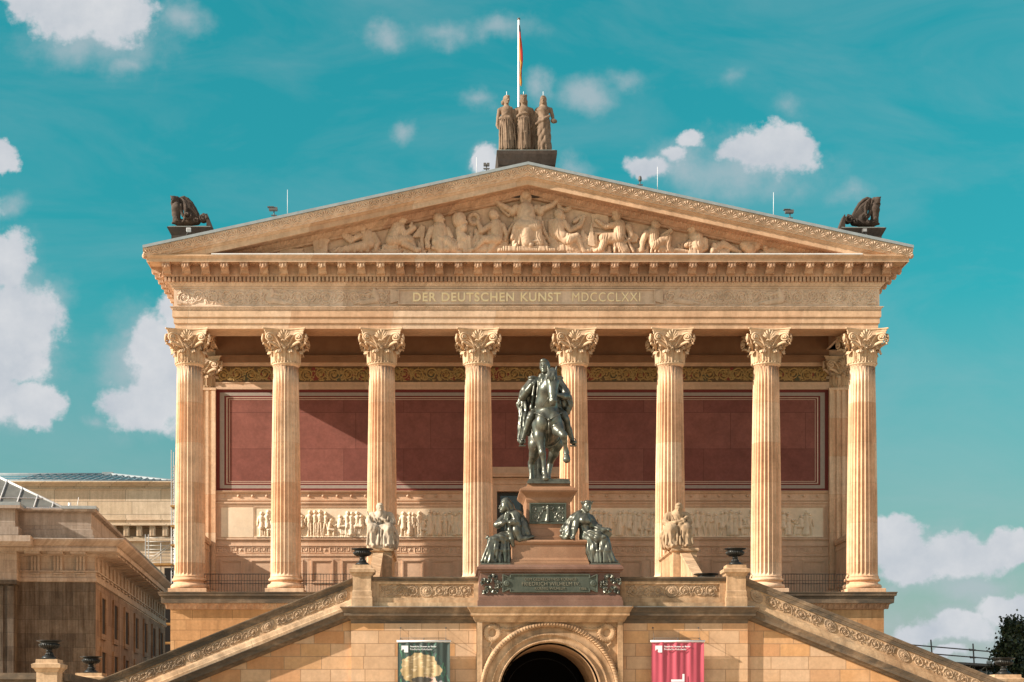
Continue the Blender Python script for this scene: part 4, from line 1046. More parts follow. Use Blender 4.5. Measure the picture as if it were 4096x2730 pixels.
fig(hd(848,252,44)+[([(825,335,64),(830,430,62)],.05), ([(745,345,36),(705,440,28),(700,525,24)],.12), ([(840,470,55),(970,385,42)],.12), ([(972,390,40),(980,520,28),(1020,545,18)],.14), ([(900,505,48),(1080,525,32),(1180,535,22)],.06)]+[([(820+k_*32,430,12),(800+k_*40,540,14)],.17) for k_ in range(5)],
    Cc, kC, polys=[([(895,385),(890,362),(1000,292),(1030,318),(1010,345)],.2), ([(645,505),(690,500),(690,550),(640,550)],.16)])
fig(hd(1228,302,44,-1)+[([(1275,400,78),(1280,470,82)],.04), ([(1205,445,34),(1170,470,28),(1290,432,24)],.14), ([(1360,420,36),(1372,495,30),(1310,540,24)],.12)], Cc, kC, polys=[([(1195,475),(1300,458),(1300,480),(1195,495)],.26), ([(1190,525),(1305,525),(1305,580),(1186,580)],.26)]+[([(1198+q*18,490),(1208+q*18,490),(1208+q*18,530),(1198+q*18,530)],.26) for q in range(6)])
fig([([(1470,500,46),(1555,455,42),(1725,538,22)],.08), ([(1500,540,40),(1600,535,30)],.05), ([(1460,470,26),(1440,540,30)],.16), ([(1730,540,20)],.1)]+[([(1480+k_*22,450,10),(1450+k_*22,545,12)],.17) for k_ in range(3)], Cc, kC, polys=[([(1380,552),(1752,552),(1752,580),(1380,580)],.2)])
fig([([(1790,470,60),(1890,470,60)],.05), ([(1750,455,22),(1935,450,22)],.16), ([(1840,500,70)],.06), ([(1858,500,16),(1856,560,22)],.16)], Cc, kC, name='relief_basin')
fig([([(2000,500,30),(2010,520,26),(2080,530,46),(2180,550,30)],.06), ([(1995,490,30)],.12), ([(1960,555,30),(2060,560,30)],.02)], Cc, kC, name='relief_amphora')
rgp = random.Random(5)
def filler(xa, xb, org, k, n, hmax):          # rocks, cloth and foliage behind the figures
    st = []
    for i in range(n):
        x = xa+(xb-xa)*(i+rgp.random())/n; hh = rgp.uniform(.3, 1)*hmax
        st.append(([(x, 1080 if k < .3 else 570, .16*hmax+8), (x+rgp.uniform(-.3,.3)*hmax, (1080 if k < .3 else 570)-hh, .09*hmax)], .0))
        if i % 3 == 0: st.append(([(x, (1080 if k < .3 else 570)-hh*.4, .13*hmax), (x+rgp.choice((-1,1))*.5*hmax, (1080 if k < .3 else 570)-hh*.8, .03*hmax)], .02))
    fig(st, org, k, name='relief_ground')
filler(280, 1100, A, kA, 16, 130); filler(1050, 2330, A, kA, 26, 240); filler(100, 900, B, kB, 18, 330); filler(1500, 2330, B, kB, 18, 330); filler(60, 1150, Cc, kC, 26, 130); filler(1150, 2150, Cc, kC, 18, 60)
fig([], A, kA, polys=[([(-520,985),(-150,985),(-150,1040),(-110,1040),(-110,1090),(-560,1090),(-560,1040),(-520,1040)],.10)], name='relief_block')
# ---- acroterion block on the ridge and sphinx blocks on the roof corners
za = Z(700, .2)
b = MB(); b.box(X(1992,.2), X(2213,.2), -.7, 1.2, za-1.2, za+.1); b.stack([(X(1990,.2), X(2216,.2), -.72, 1.22, za+.1), (X(1984,.2), X(2222,.2), -.8, 1.3, Z(642,.0)), (X(1984,.2), X(2222,.2), -.8, 1.3, Z(628,.0))])
b.build('ridge_block', M['darkstatue'], mus)
b = MB(); zt_ridge = Z(615, -.6); b.box(X(1990,0), X(2216,0), -.66, 1.15, Z(628,.0), Z(622,.0)); b.build('copper_capping', M['verdigris'], mus)
b = MB(); b.box(X(1997,0), X(2208,0), -.58, 1.05, Z(622,0), zt_ridge); b.build('statue_plinth', M['statue'], mus)
for s, (ua, ub) in ((-1, (676, 852)), (1, (3352, 3532))):
    xa, xb = X(ua, -.2), X(ub, -.2); ztop = Z(909, -.6) if s < 0 else Z(913, -.6); b = MB(); i_ = .16
    lo = ztop-1.4
    b.box(xa+(i_ if s < 0 else .0), xb-(.0 if s < 0 else i_), -.62, .6, lo, ztop-.34)
    b.stack([(xa+(i_ if s < 0 else 0), xb-(0 if s < 0 else i_), -.62, .6, ztop-.34), (xa, xb, -.74, .72, ztop-.05), (xa, xb, -.74, .72, ztop-.02)])
    b.build('corner_block', M['darkstatue'], mus); b = MB(); b.box(xa+.05, xb-.05, -.66, .64, ztop-.02, ztop+.02); b.build('copper_capping', M['verdigris'], mus)
# ================================================================ the grand staircase in front of the museum
st = thing('grand_staircase', 'ochre sandstone double staircase with an arched gateway and carved sloping balustrades', 'staircase')
yS, yB = -15.5, -15.35                      # centre wall plane, recessed flight walls
S = lambda v, y=yS: Z(v, y)
zL = S(2431)                                # landing level
xc0, xc1 = -6.27, 6.27
SLP = .402
xe = 15.6
# walls
w = MB()
def arch_wall(b, x0, x1, z0, z1, y0, y1, R, cz, n=28):
    """wall with an arched opening of radius R about (0, cz)"""
    pts = [(R*cos(pi*i/n), cz+R*sin(pi*i/n)) for i in range(n+1)]
    for i in range(n):
        (xa, za), (xb, zb) = pts[i], pts[i+1]
        b.raw([(xa,y0,za),(xb,y0,zb),(xb,y0,z1),(xa,y0,z1)], [(0,3,2,1)])
        b.raw([(xa,y0,za),(xb,y0,zb),(xb,y1,zb),(xa,y1,za)], [(0,1,2,3)])
    b.raw([(R,y0,z0),(x1,y0,z0),(x1,y0,z1),(R,y0,z1),(-R,y0,z0),(x0,y0,z0),(x0,y0,z1),(-R,y0,z1)], [(0,1,2,3),(4,7,6,5)])
    b.raw([(R,y0,z0),(R,y1,z0),(R,y1,cz),(R,y0,cz),(-R,y0,z0),(-R,y1,z0),(-R,y1,cz),(-R,y0,cz)], [(0,3,2,1),(4,5,6,7)])
zA = S(2772, -15.8); RI, RO = 1.52, 2.24
w.box(xc0, -2.2, yS, -12.5, 0, zL); w.box(2.2, xc1, yS, -12.5, 0, zL); w.box(-2.2, 2.2, yS+.6, yS+.61, zA+RI+.5, zL)
w.build('centre_wall', M['stairwall'], st)
slope_cor = .95                              # vertical drop from coping top to cornice top
z_pier = S(2310)                             # coping level where the slope meets the pier
for s in (-1, 1):
    b = MB(); xa = s*6.2
    n = 1
    z0 = z_pier-1.0; z1 = z0-SLP*(xe-6.2)
    pts = [(s*6.2, 0), (s*xe, 0), (s*xe, z1), (s*6.2, z0)]
    b.prism(pts if s > 0 else pts[::-1], yB, -13.2); b.build('flight_wall', M['stairwall'], st)
    # sloped band pieces: coping, balustrade frame, base moulding, cornice
    def band(name, mat, prof):
        q = MB(); q.extr_x(prof, s*6.2 if s > 0 else -xe, xe if s > 0 else -6.2, z_pier if s > 0 else z_pier-SLP*(xe-6.2), z_pier-SLP*(xe-6.2) if s > 0 else z_pier); return q.build(name, mat, st)
    yb = yS
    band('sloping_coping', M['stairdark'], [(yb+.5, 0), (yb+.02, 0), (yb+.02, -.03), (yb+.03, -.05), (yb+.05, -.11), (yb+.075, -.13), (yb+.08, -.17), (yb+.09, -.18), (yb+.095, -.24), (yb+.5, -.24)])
    bal = band('sloping_balustrade', M['stair'], [(yb+.5, -.24), (yb+.14, -.24), (yb+.14, -.64), (yb+.12, -.645), (yb+.11, -.68), (yb+.03, -.70), (yb+.0, -.83), (yb-.02, -.85), (yb-.02, -.95), (yb+.5, -.95)])
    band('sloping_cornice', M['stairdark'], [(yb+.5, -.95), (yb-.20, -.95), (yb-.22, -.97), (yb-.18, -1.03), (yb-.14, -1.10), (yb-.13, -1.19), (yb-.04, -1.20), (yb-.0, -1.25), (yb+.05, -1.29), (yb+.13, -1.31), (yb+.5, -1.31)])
    R = Relief(0, xe-6.35, -.635, -.25, .0135); zc = (-.635-.25)/2; hh = .185
    L = xe-6.35; seg = 2.33; x = .30
    big_rosette(R, (x, zc), .195, 1.1)
    while x < L:
        rinceau(R, x+.24, min(x+seg-.24, L), zc, hh, 4, 1.15, random.Random(int(x*10)+s+5), 1)
        x += seg; big_rosette(R, (x, zc), .195, 1.1)
    if s > 0: R.build('scroll_panel', M['stairrel'], bal, yb+.138, shear=-SLP, xs=0, loc=(6.28, 0, z_pier-SLP*.08))
    else:
        R.H = R.H[:, ::-1]; R.build('scroll_panel', M['stairrel'], bal, yb+.138, shear=SLP, xs=L, loc=(-6.28-L, 0, z_pier-SLP*.08))
# cornice over the centre wall
b = MB(); zc_ = zL
pr = [(.0, S(2482)-.1), (.02, S(2480)), (.06, S(2478)), (.12, S(2467)), (.14, S(2466)), (.22, S(2465)), (.22, S(2453)), (.24, S(2451)), (.28, S(2440)), (.33, S(2435)), (.34, S(2431)), (-.6, S(2431))]
V = []
def sweep_c(b, pr, hw, yf, yb):
    b.sweep_u(pr, hw, yf, yb)
sweep_c(b, pr, 6.27, yS, -12.6)
b.box(-6.27, 6.27, yS, -3.2, zL-.5, zL-.003)
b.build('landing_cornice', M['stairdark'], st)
b = MB(); b.box(-6.45, 6.45, yS-.30, yS+.1, zL, zL+.012); b.build('lead_strip', M['lead'], st)
# gateway block with its arch
g = MB(); yA = -15.8
z1 = S(2483, yA)
arch_wall(g, -2.31, 2.31, 0, z1, yA+.12, yA+4.2, RI, zA)
for s in (-1, 1):
    x0 = 2.13 if s > 0 else -2.31; g.box(x0, x0+.18, yA, yA+.12, 0, z1)
    g.box(-2.31 if s < 0 else 2.30, -2.30 if s < 0 else 2.31, yA, yS+.1, 0, z1)
g.box(-2.13, 2.13, yA, yA+.12, S(2490, yA), z1)
gate = g.build('gateway', M['stair'], st)
b = MB(); b.sweep_u([(.0, z1-.05), (.03, z1), (.05, z1+.02), (.10, S(2466,yA)), (.16, S(2464,yA)), (.16, S(2452,yA)), (.18, S(2450,yA)), (.22, S(2439,yA)), (.26, S(2433,yA)), (.27, S(2429,yA)), (-.5, S(2429,yA))], 2.33, yA, yS+.3)
b.build('gateway_cornice', M['stair'], gate)
b = MB(); b.box(-2.56, 2.56, yA-.22, yS, S(2429,yA), S(2429,yA)+.014); b.build('lead_strip', M['lead'], gate)
def archivolt(prof, name, mat):
    """prof: (radius, y) swept round half a circle"""
    n = 56; V = []; Fs = []; m = len(prof)
    for i in range(n+1):
        a = pi*i/n
        for r, y in prof: V.append((r*cos(a), y, zA+r*sin(a)))
    for i in range(n):
        for k in range(m-1): Fs.append((i*m+k, i*m+k+1, (i+1)*m+k+1, (i+1)*m+k))
    q = MB(); q.raw(V, Fs, True); return q.build(name, mat, gate)
y0 = yA+.12
archivolt([(RO, y0), (RO, y0-.03), (RO-.03, y0-.12), (RO-.09, y0-.15), (RO-.15, y0-.12), (RO-.17, y0-.05), (RO-.21, y0-.04), (RO-.36, y0-.04), (RO-.38, y0-.07), (RO-.43, y0-.07), (RO-.45, y0-.02), (RO-.58, y0-.015), (RO-.59, y0-.05), (RO-.64, y0-.05), (RO-.66, y0-.0), (RI, y0), (RI, y0+.1)], 'archivolt', M['stair'])
b = MB()
for rr, nn, r in ((RO-.405, 110, .022), (RO-.615, 100, .02), (RO-.19, 120, .018)):
    for i in range(nn):
        a = pi*(i+.5)/nn; b.ball((rr*cos(a), y0-.07, zA+rr*sin(a)), r, 6, 4)
b.build('bead_moulding', M['stair'], gate)
b = MB()
for i in range(72):
    a = pi*(i+.5)/72; da = .011
    b.tube([((RO-.02)*cos(a), y0-.10, zA+(RO-.02)*sin(a)), ((RO-.09)*cos(a), y0-.165, zA+(RO-.09)*sin(a)), ((RO-.155)*cos(a+.02), y0-.11, zA+(RO-.155)*sin(a+.02))], .022, 5)
b.build('leaf_moulding', M['stair'], gate)
for s in (-1, 1):                             # spandrel wreaths with ribbons
    R = Relief(-2.1, 2.1, zA, S(2492, yA), .013); cc = (s*1.80, S(2532, yA)); r = .215
    for i in range(22):
        a = 2*pi*i/22
        for q in (-.35, .35): R.cap((cc[0]+r*cos(a), cc[1]+r*sin(a)), (cc[0]+(r+q*.2)*cos(a+.3), cc[1]+(r+q*.2)*sin(a+.3)), .045, .022, .03, .9)
    for k in range(3):
        pts = [(cc[0]+(k-1)*.03*s, cc[1]-r)]+[(cc[0]+s*(.10-.02*j)+(.05 if j % 2 else -.04), cc[1]-r-.1*j) for j in range(1, 6+k)]
        R.line(pts, .035, .02, .01, .9)
    R.line([(cc[0]-s*.2, cc[1]+.15), (cc[0]-s*.5, cc[1]+.10), (cc[0]-s*.85, cc[1]+.20), (cc[0]-s*1.1, cc[1]+.14)], .04, .015, .005, .9)
    for j in range(7): R.cap((cc[0]-s*(.3+j*.1), cc[1]+.12), (cc[0]-s*(.36+j*.1), cc[1]+.2-.02*j), .035, .015, .0, .9)
    R.build('wreath', M['stair'], gate, y0-.002)
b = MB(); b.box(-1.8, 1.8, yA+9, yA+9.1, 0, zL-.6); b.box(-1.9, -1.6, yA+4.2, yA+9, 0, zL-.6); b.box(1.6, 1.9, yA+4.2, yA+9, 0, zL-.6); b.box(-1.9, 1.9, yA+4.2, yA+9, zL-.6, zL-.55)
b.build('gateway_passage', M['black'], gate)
b = MB(); n = 20
b.tube([(1.25*cos(pi*i/n), yA+4.0, zA+1.25*sin(pi*i/n)) for i in range(n+1)], .012, 6)
b.box(-1.5, 1.5, yA+3.15, yA+3.25, zA-.05, zA+.03)
b.build('iron_grille', M['iron'], gate)
# balcony balustrades either side of the monument
zt = S(2308); 
for s in (-1, 1):
    xa, xb = (2.25, 5.62) if s > 0 else (-5.62, -2.25)
    b = MB(); y = yS-.02
    b.extr_x([(y+.55, zt), (y+.02, zt), (y+.02, zt-.03), (y+.04, zt-.07), (y+.08, zt-.09), (y+.08, zt-.13), (y+.10, zt-.14), (y+.55, zt-.14)], xa, xb); b.build('coping', M['stairdark'], st)
    b = MB(); zr1, zr0 = S(2336), S(2391)
    b.box(xa, xb, y+.17, y+.55, zL, zt-.14)
    b.box(xa, xb, y+.11, y+.23, zr1, zt-.14); b.box(xa, xb, y+.10, y+.23, S(2411), zr0); b.box(xa, xb, y+.02, y+.23, zL, S(2411))
    b.box(xa, xa+.22 if s < 0 else xa+.14, y+.11, y+.23, zr0, zr1); b.box(xb-.14 if s < 0 else xb-.22, xb, y+.11, y+.23, zr0, zr1)
    bal = b.build('balustrade', M['stair'], st)
    xl, xr = (xa+.25, xb-.16) if s < 0 else (xa+.16, xb-.25)
    R = Relief(xl, xr, zr0+.005, zr1-.005, .0135); zc = (zr0+zr1)/2; xm = (xl+xr)/2+.0
    big_rosette(R, (xm, zc), .205, 1.)
    rinceau(R, xl+.05, xm-.22, zc, .2, 3, 1., random.Random(21+s)); rinceau(R, xm+.22, xr-.05, zc, .2, 3, 1., random.Random(31+s), -1)
    R.build('scroll_panel', M['stairrel'], bal, y+.168)
def pier(xa, xb, ya, yb, zb, ztop, mat, parent, name='pier'):
    b = MB(); h = ztop-zb; e = .04
    b.stack([(xa-e, xb+e, ya-e, yb+e, zb), (xa-e, xb+e, ya-e, yb+e, zb+.30), (xa-.02, xb+.02, ya-.02, yb+.02, zb+.34), (xa-.02, xb+.02, ya-.02, yb+.02, zb+.50), (xa, xb, ya, yb, zb+.54),
             (xa, xb, ya, yb, ztop-.36), (xa-.03, xb+.03, ya-.03, yb+.03, ztop-.33), (xa-.05, xb+.05, ya-.05, yb+.05, ztop-.28), (xa-.11, xb+.11, ya-.11, yb+.11, ztop-.24), (xa-.12, xb+.12, ya-.12, yb+.12, ztop-.14),
             (xa-.02, xb+.02, ya-.02, yb+.02, ztop-.10), (xa-.01, xb+.01, ya-.01, yb+.01, ztop)])
    return b.build(name, mat, parent)
zpt = S(2260, -15.6)
pier(-6.21, -5.63, -15.62, -15.02, zL, zpt, M['stair'], st); pier(5.60, 6.19, -15.62, -15.02, zL, zpt, M['stair'], st)
# lower end piers with walls
zp2 = Z(2694, -15.0); zp1 = Z(2640, -21.5)
pier(-15.02, -14.20, -15.3, -14.5, .0, zp2, M['stair'], st); pier(14.15, 14.97, -15.3, -14.5, .0, Z(2700, -15.), M['stair'], st)
x1 = (X(145,-21.9), X(228,-21.9)); pier(x1[0], x1[1], -21.9, -21.2, 0, zp1, M['stair'], st)
b = MB(); zw = Z(2693, -21.7)
b.box(-30, x1[0], -21.75, -21.3, 0, zw-.18); b.box(-30, x1[0]-.02, -21.85, -21.2, zw-.18, zw-.05); b.box(-30, x1[0]-.02, -21.8, -21.25, zw-.05, zw)
b.extr_x([(-21.2, zw), (-15.3, zw-.05), (-15.3, 0), (-21.2, 0)], x1[0]+.2, x1[1]-.05); b.extr_x([(-21.2, zw+.02), (-15.3, zw-.03), (-15.3, zw-.2), (-21.2, zw-.2)], x1[0]+.1, x1[1]+.06)
b.build('forecourt_wall', M['stairdark'], st)
# upper flight from the landing to the portico, with cheek blocks carrying statues
b = MB(); n = 12
for i in range(n): b.box(-5.1, 5.1, -3.4-(n-1-i)*.32-.0, -1.0, zL-.3+(zs-zL+.0)*i/n, zL+(zs-zL-.01)*(i+1)/n)
b.build('upper_steps', M['stair'], st)
zb_t = Z(2199, -4.6)
for s in (-1, 1):
    b = MB(); xm = s*5.74
    b.box(xm-.44, xm+.44, -5.1, -1.25, zL-.3, zb_t-.16); b.box(xm-.46, xm+.46, -5.12, -1.25, zL-.3, zL+.35)
    b.stack([(xm-.44, xm+.44, -5.1, -1.25, zb_t-.16), (xm-.52, xm+.52, -5.18, -1.25, zb_t-.10), (xm-.52, xm+.52, -5.18, -1.25, zb_t-.03), (xm-.49, xm+.49, -5.15, -1.25, zb_t)])
    b.build('cheek_block', M['stair'], st)
    # parapet running down with the upper flight towards the landing
    b = MB(); xa, xb = (5.58, 5.90) if s > 0 else (-5.97, -5.65)
    b.extr_x([(-5.13, zb_t-.26), (-5.3, zb_t-.27), (-12.4, zL+.25), (-12.4, zL-.2), (-5.13, zL-.2)], xa, xb)
    b.extr_x([(-5.13, zb_t-.20), (-5.3, zb_t-.21), (-12.4, zL+.31), (-12.4, zL+.25), (-5.13, zb_t-.26)], xa-.03, xb+.03)
    b.build('flight_parapet', M['stair'], st)
# ---- urns
def urn_profile(k):
    return [(r*k, z*k) for r, z in ((.0,0),(.30,0),(.30,.05),(.26,.07),(.25,.09),(.16,.14),(.11,.22),(.10,.27),(.14,.29),(.14,.32),(.10,.335),(.12,.36),(.20,.385),(.33,.45),(.385,.53),(.385,.57),(.35,.60),(.34,.62),(.37,.645),(.46,.675),(.50,.70),(.50,.715),(.44,.70),(.36,.66),(.0,.60))]
def make_urn(label, k, loc):
    b = MB(); b.lathe(urn_profile(k), n=48); b.box(-.31*k, .31*k, -.31*k, .31*k, -.03*k, .02*k)
    o = b.build('urn', M['urn'], None, loc); tag(o, label, 'urn', 'iron urns on the staircase piers')
    g = MB()
    for i in range(26):
        a = 2*pi*i/26; g.tube([(r*k*cos(a), r*k*sin(a), z*k) for r, z in ((.20,.385),(.335,.45),(.392,.53),(.39,.575))], [.012*k, .03*k, .036*k, .018*k], 6)
    for i in range(14):
        a = 2*pi*i/14; g.tube([(r*k*cos(a), r*k*sin(a), z*k) for r, z in ((.165,.14),(.115,.22),(.105,.265))], [.03*k, .02*k, .012*k], 6)
    g.build('gadroons', M['urn'], o); return o
make_urn('black iron urn on the balcony pier at the top of the west flight, left of the monument', .71, (-5.92, -15.32, zpt+.022))['label'] = 'black iron urn on the balcony pier left of the bronze monument, beside the pale statue'
make_urn('black iron urn on the balcony pier right of the bronze monument', .71, (5.9, -15.32, zpt+.03))
make_urn('larger black iron urn on the forecourt pier at the far left edge', .71, ((x1[0]+x1[1])/2, -21.55, zp1+.03))
make_urn('black iron urn on the low pier where the left stair balustrade starts', .71, (-14.61, -14.9, zp2+.03))
make_urn('bronze-brown urn on the low right pier in front of the tree', .71, (14.56, -14.9, Z(2700,-15.)+.03))
u = MB(); u.lathe(urn_profile(.9), n=40); o = u.build('urn', M['urn'], None, (X(2825,-9.), -9., Z(2297,-9.)-.64)); tag(o, 'low black urn of which only the flat rim shows above the right balcony rail', 'urn', 'iron urns on the staircase piers')
b = MB(); b.lathe([(0,0),(.38,0),(.38,.04),(.33,.06),(.33,Z(2297,-9.)-.66-zL),(0,Z(2297,-9.)-.66-zL)], n=24, smooth=False); b.build('urn_stand', M['stair'], st, (X(2825,-9.), -9., zL))
b = MB(); b.box(-6.2, 6.2, -12.6, -3.0, zL-.4, zL-.006); b.build('landing_floor', M['stair'], st)
# ---- iron railings between the end columns
def railing(i, label):
    xa, xb = (i-3.5)*3.9+.62, (i-2.5)*3.9-.62; y = -.25
    t = thing('iron_railing', label, 'railing', (0, 0, 0), 0, 'iron railings between the columns'); z1 = zs+.80
    b = MB(); b.box(xa, xb, y-.02, y+.02, z1, z1+.025); b.build('top_rail', M['iron'], t)
    b = MB(); b.box(xa, xb, y-.012, y+.012, zs+.42, zs+.435); b.box(xa, xb, y-.012, y+.012, zs+.54, zs+.555); b.box(xa, xb, y-.012, y+.012, zs+.08, zs+.095); b.build('lower_rail', M['iron'], t)
    n = int((xb-xa)/.115); b = MB()
    for k in range(n+1): x = xa+(xb-xa)*k/n; b.box(x-.007, x+.007, y-.007, y+.007, zs, z1)
    b.build('bars', M['iron'], t)
railing(0, 'thin iron railing between the two leftmost columns'); railing(1, 'thin iron railing behind the left stair coping, between second and third column')
railing(6, 'iron railing between the two rightmost columns'); railing(5, 'iron railing behind the right urn, mostly hidden by the stair balustrade')
# ---- banners hung on the stair wall
def banner(label, u0, u1, v0, art, group='museum banners on the staircase wall'):
    yb_ = yS-.32
    xa, xb = X(u0, yb_), X(u1, yb_); zt_ = Z(v0, yb_); zb_ = zt_-3.1
    t = thing('banner', label, 'banner', ((xa+xb)/2, yb_, zb_), 0, group); ox, oy, oz = (xa+xb)/2, yb_, zb_
    nx, nz = 150, 150; gx = np.linspace(xa, xb, nx); gz = np.linspace(zb_, zt_, nz); Xg, Zg = np.meshgrid(gx, gz)
    wv = lambda x, z: .016*np.sin((x-xa)*13+.6*np.sin(z*2))+.012*np.sin((x-xa)*29+1)*np.clip((z-zb_)/3.1, 0, 1)
    V = np.stack([Xg-ox, wv(Xg, Zg), Zg-oz], -1).reshape(-1, 3); ii = np.arange(nx*nz).reshape(nz, nx)
    Fq = np.stack([ii[:-1,:-1], ii[:-1,1:], ii[1:,1:], ii[1:,:-1]], -1).reshape(-1, 4)
    cl = mesh_np('cloth', V, Fq, M['print'] if art else M['pink'], t, True)
    if art:
        U = (Xg-xa)/(xb-xa); D = (zt_-Zg)/(xb-xa); C = np.zeros((nz, nx, 4), np.float32); C[..., 3] = 1
        rg = np.random.RandomState(4); C[..., :3] = (.045, .065, .055)
        for k in range(90):          # generic foliage streaks
            x0, d0 = rg.rand(), rg.rand()*1.3+.02; a = rg.uniform(-.6, .6); L = rg.uniform(.08, .3); wd = rg.uniform(.006, .016)
            t_ = np.clip(((U-x0)*np.sin(a)+(D-d0)*np.cos(a))/L, 0, 1); dd = np.hypot(U-x0-t_*L*np.sin(a), D-d0-t_*L*np.cos(a)); m = dd < wd*(1-.7*t_)
            C[m, :3] = ((.06,.15,.10), (.07,.20,.11), (.035,.10,.075))[k % 3]
        def blob(cx, cy, rx, ry, col, rough=.06, seed=0):
            a = np.arctan2((D-cy)/ry, (U-cx)/rx); r = np.hypot((U-cx)/rx, (D-cy)/ry); e = 1+rough*np.sin(a*7+seed)+rough*.6*np.sin(a*17+seed*2); C[r < e, :3] = col
        blob(.42, .50, .36, .27, (.46,.33,.17), .05, 1); blob(.68, .56, .17, .12, (.52,.38,.20), .04, 2); blob(.30,.62,.22,.16,(.40,.28,.13),.05,4)
        for k in range(60):
            x0, d0 = .42+.3*(rg.rand()-.5)*2, .5+.22*(rg.rand()-.5)*2; m = np.hypot((U-x0)/.035, (D-d0)/.014) < 1; mm = m & (C[..., 0] > .3); C[mm, :3] = ((.60,.46,.27), (.36,.25,.12))[k % 2]
        blob(.60, .90, .20, .22, (.66,.42,.33), .05, 3); blob(.36, .95, .10, .12, (.60,.35,.26), .05, 5); blob(.82,.86,.10,.10,(.30,.28,.30),.12,6); blob(.46,.74,.20,.06,(.07,.06,.045),.05,2)
        at = cl.data.color_attributes.new('col', 'FLOAT_COLOR', 'POINT'); at.data.foreach_set('color', C.reshape(-1))
    b = MB(); b.tube([(xa-.03-ox, 0, zt_-oz), (xb+.03-ox, 0, zt_-oz)], .035, 10); b.build('top_bar', M['white'], t)
    b = MB(); zz = zt_+.10
    b.tube([(xa+.07-ox, 0, zz-oz), (xb-.12-ox, 0, zz-oz)], .009, 6)
    for x in (xa+.08, (xa+xb)/2, xb-.13): b.tube([(x-ox, 0, zz+.01-oz), (x-ox, 0, zt_-oz)], .012, 6)
    for x in (xa+.08, xb-.13):
        b.tube([(x-ox, 0, zz-oz), (x-ox, .32, zz-oz)], .01, 6); b.tube([(x-ox, .32, zt_+.44-oz), (x-ox, 0, zz+.01-oz)], .005, 5); b.ball((x-ox, .31, zt_+.44-oz), .025, 8, 5)
    b.build('hanging_frame', M['grey'], t)
    wd = xb-xa; yy_ = -.034
    q = MB(); lx0, lx1 = xa+.07*wd-ox, xa+.20*wd-ox; lz1, lz0 = zt_-.085*wd-oz, zt_-.215*wd-oz; lw = lx1-lx0; lh = lz1-lz0
    pts = [(lx0, lz1), (lx0, lz0+.30*lh)]
    for i in range(7): a = pi*i/6; pts.append((lx0+lw*(.26-.16*cos(a)*1.0), lz0+lh*(.30+.17*sin(a))))     # wave-shaped notch
    for i in range(6): a = pi+pi*.5*i/5; pts.append((lx0+lw*(.52+.16*cos(a)), lz0+lh*(.22+.22*sin(a)*1.0)))
    pts += [(lx1, lz0), (lx1, lz1)]
    q.prism(pts[::-1], yy_-.006, yy_); q.build('logo', M['whiteprint'], t)
    text('Staatliche Museen zu Berlin', 'lettering', M['whiteprint'], t, xa+.24*wd-ox, xa+.735*wd-ox, zt_-.115*wd-oz, zt_-.085*wd-oz, yy_, .006, .02, 1.0)
    text('Preußischer Kulturbesitz', 'lettering', M['whiteprint'], t, xa+.24*wd-ox, xa+.66*wd-ox, zt_-.17*wd-oz, zt_-.135*wd-oz, yy_, .006, .0, 1.0)
    if not art:
        q = MB(); zq = lambda v: Z(v, yb_)-oz; xq = lambda u_: X(u_, yb_)-ox
        q.prism([(xq(2684), zq(2728)), (xq(2737), zq(2728)), (xq(2737), zq(2697)), (xq(2729), zq(2697)), (xq(2729), zq(2719)), (xq(2684), zq(2719))][::-1], yy_-.006, yy_); q.build('corner_mark', M['whiteprint'], t)
    return t
banner('dark green exhibition banner with a straw-coloured shape and white lettering', 1591, 1800, 2566, True)
banner('crimson exhibition banner with white lettering and a white corner mark', 2606, 2816, 2566, False)
# ================================================================ the monument pedestal above the gateway
yM = -15.85; MZ = lambda v, y=yM: Z(v, y)
mp = thing('monument_pedestal', 'stepped red granite pedestal with an inscribed bronze plaque, over the archway', 'pedestal', (0, yM, zL))
def ms(rows, name, mat):
    b = MB(); b.stack([(x0, x1, y0-yM, y1-yM, z-zL) for x0, x1, y0, y1, z in rows]); return b.build(name, mat, mp)
k = 54.15/F
zb = MZ(2428)
ms([(-2.28,2.28,yM-.12,-12.9,zb),(-2.28,2.28,yM-.12,-12.9,MZ(2404)),(-2.25,2.25,yM-.09,-12.9,MZ(2403)),(-2.25,2.25,yM-.09,-12.9,MZ(2390)),(-2.20,2.20,yM-.04,-12.9,MZ(2387)),(-2.20,2.20,yM-.03,-12.9,MZ(2381)),(-2.19,2.19,yM,-12.9,MZ(2380)),
    (-2.19,2.19,yM,-12.9,MZ(2293))], 'lower_block', M['granite'])
ms([(-2.19,2.19,yM,-12.9,MZ(2293)),(-2.23,2.23,yM-.06,-12.85,MZ(2289)),(-2.23,2.23,yM-.06,-12.85,MZ(2284)),(-2.30,2.30,yM-.13,-12.8,MZ(2279)),(-2.30,2.30,yM-.13,-12.8,MZ(2270)),(-2.27,2.27,yM-.10,-12.8,MZ(2268)),(-2.2,2.2,yM,-12.8,MZ(2263)+.03)], 'lower_cornice', M['granite'])
y2 = yM+.42; Z2 = lambda v: Z(v, y2)
zt1 = MZ(2264)+.02
h2 = X(2360, y2)
ms([(-1.26,1.26,y2-.1,-13.2,zt1),(-1.26,1.26,y2-.1,-13.2,Z2(2252)),(-1.21,1.21,y2-.05,-13.2,Z2(2248)),(-1.21,1.21,y2-.05,-13.2,Z2(2241)),(-1.15,1.15,y2,-13.2,Z2(2232)),(-1.15,1.15,y2,-13.2,Z2(2180)),(-1.19,1.19,y2-.05,-13.2,Z2(2176)),(-1.21,1.21,y2-.08,-13.2,Z2(2168)),(-1.18,1.18,y2-.05,-13.2,Z2(2161)),(-1.1,1.1,y2,-13.2,Z2(2160))], 'middle_block', M['porphyry'])
y3 = y2+.28; Z3 = lambda v: Z(v, y3)
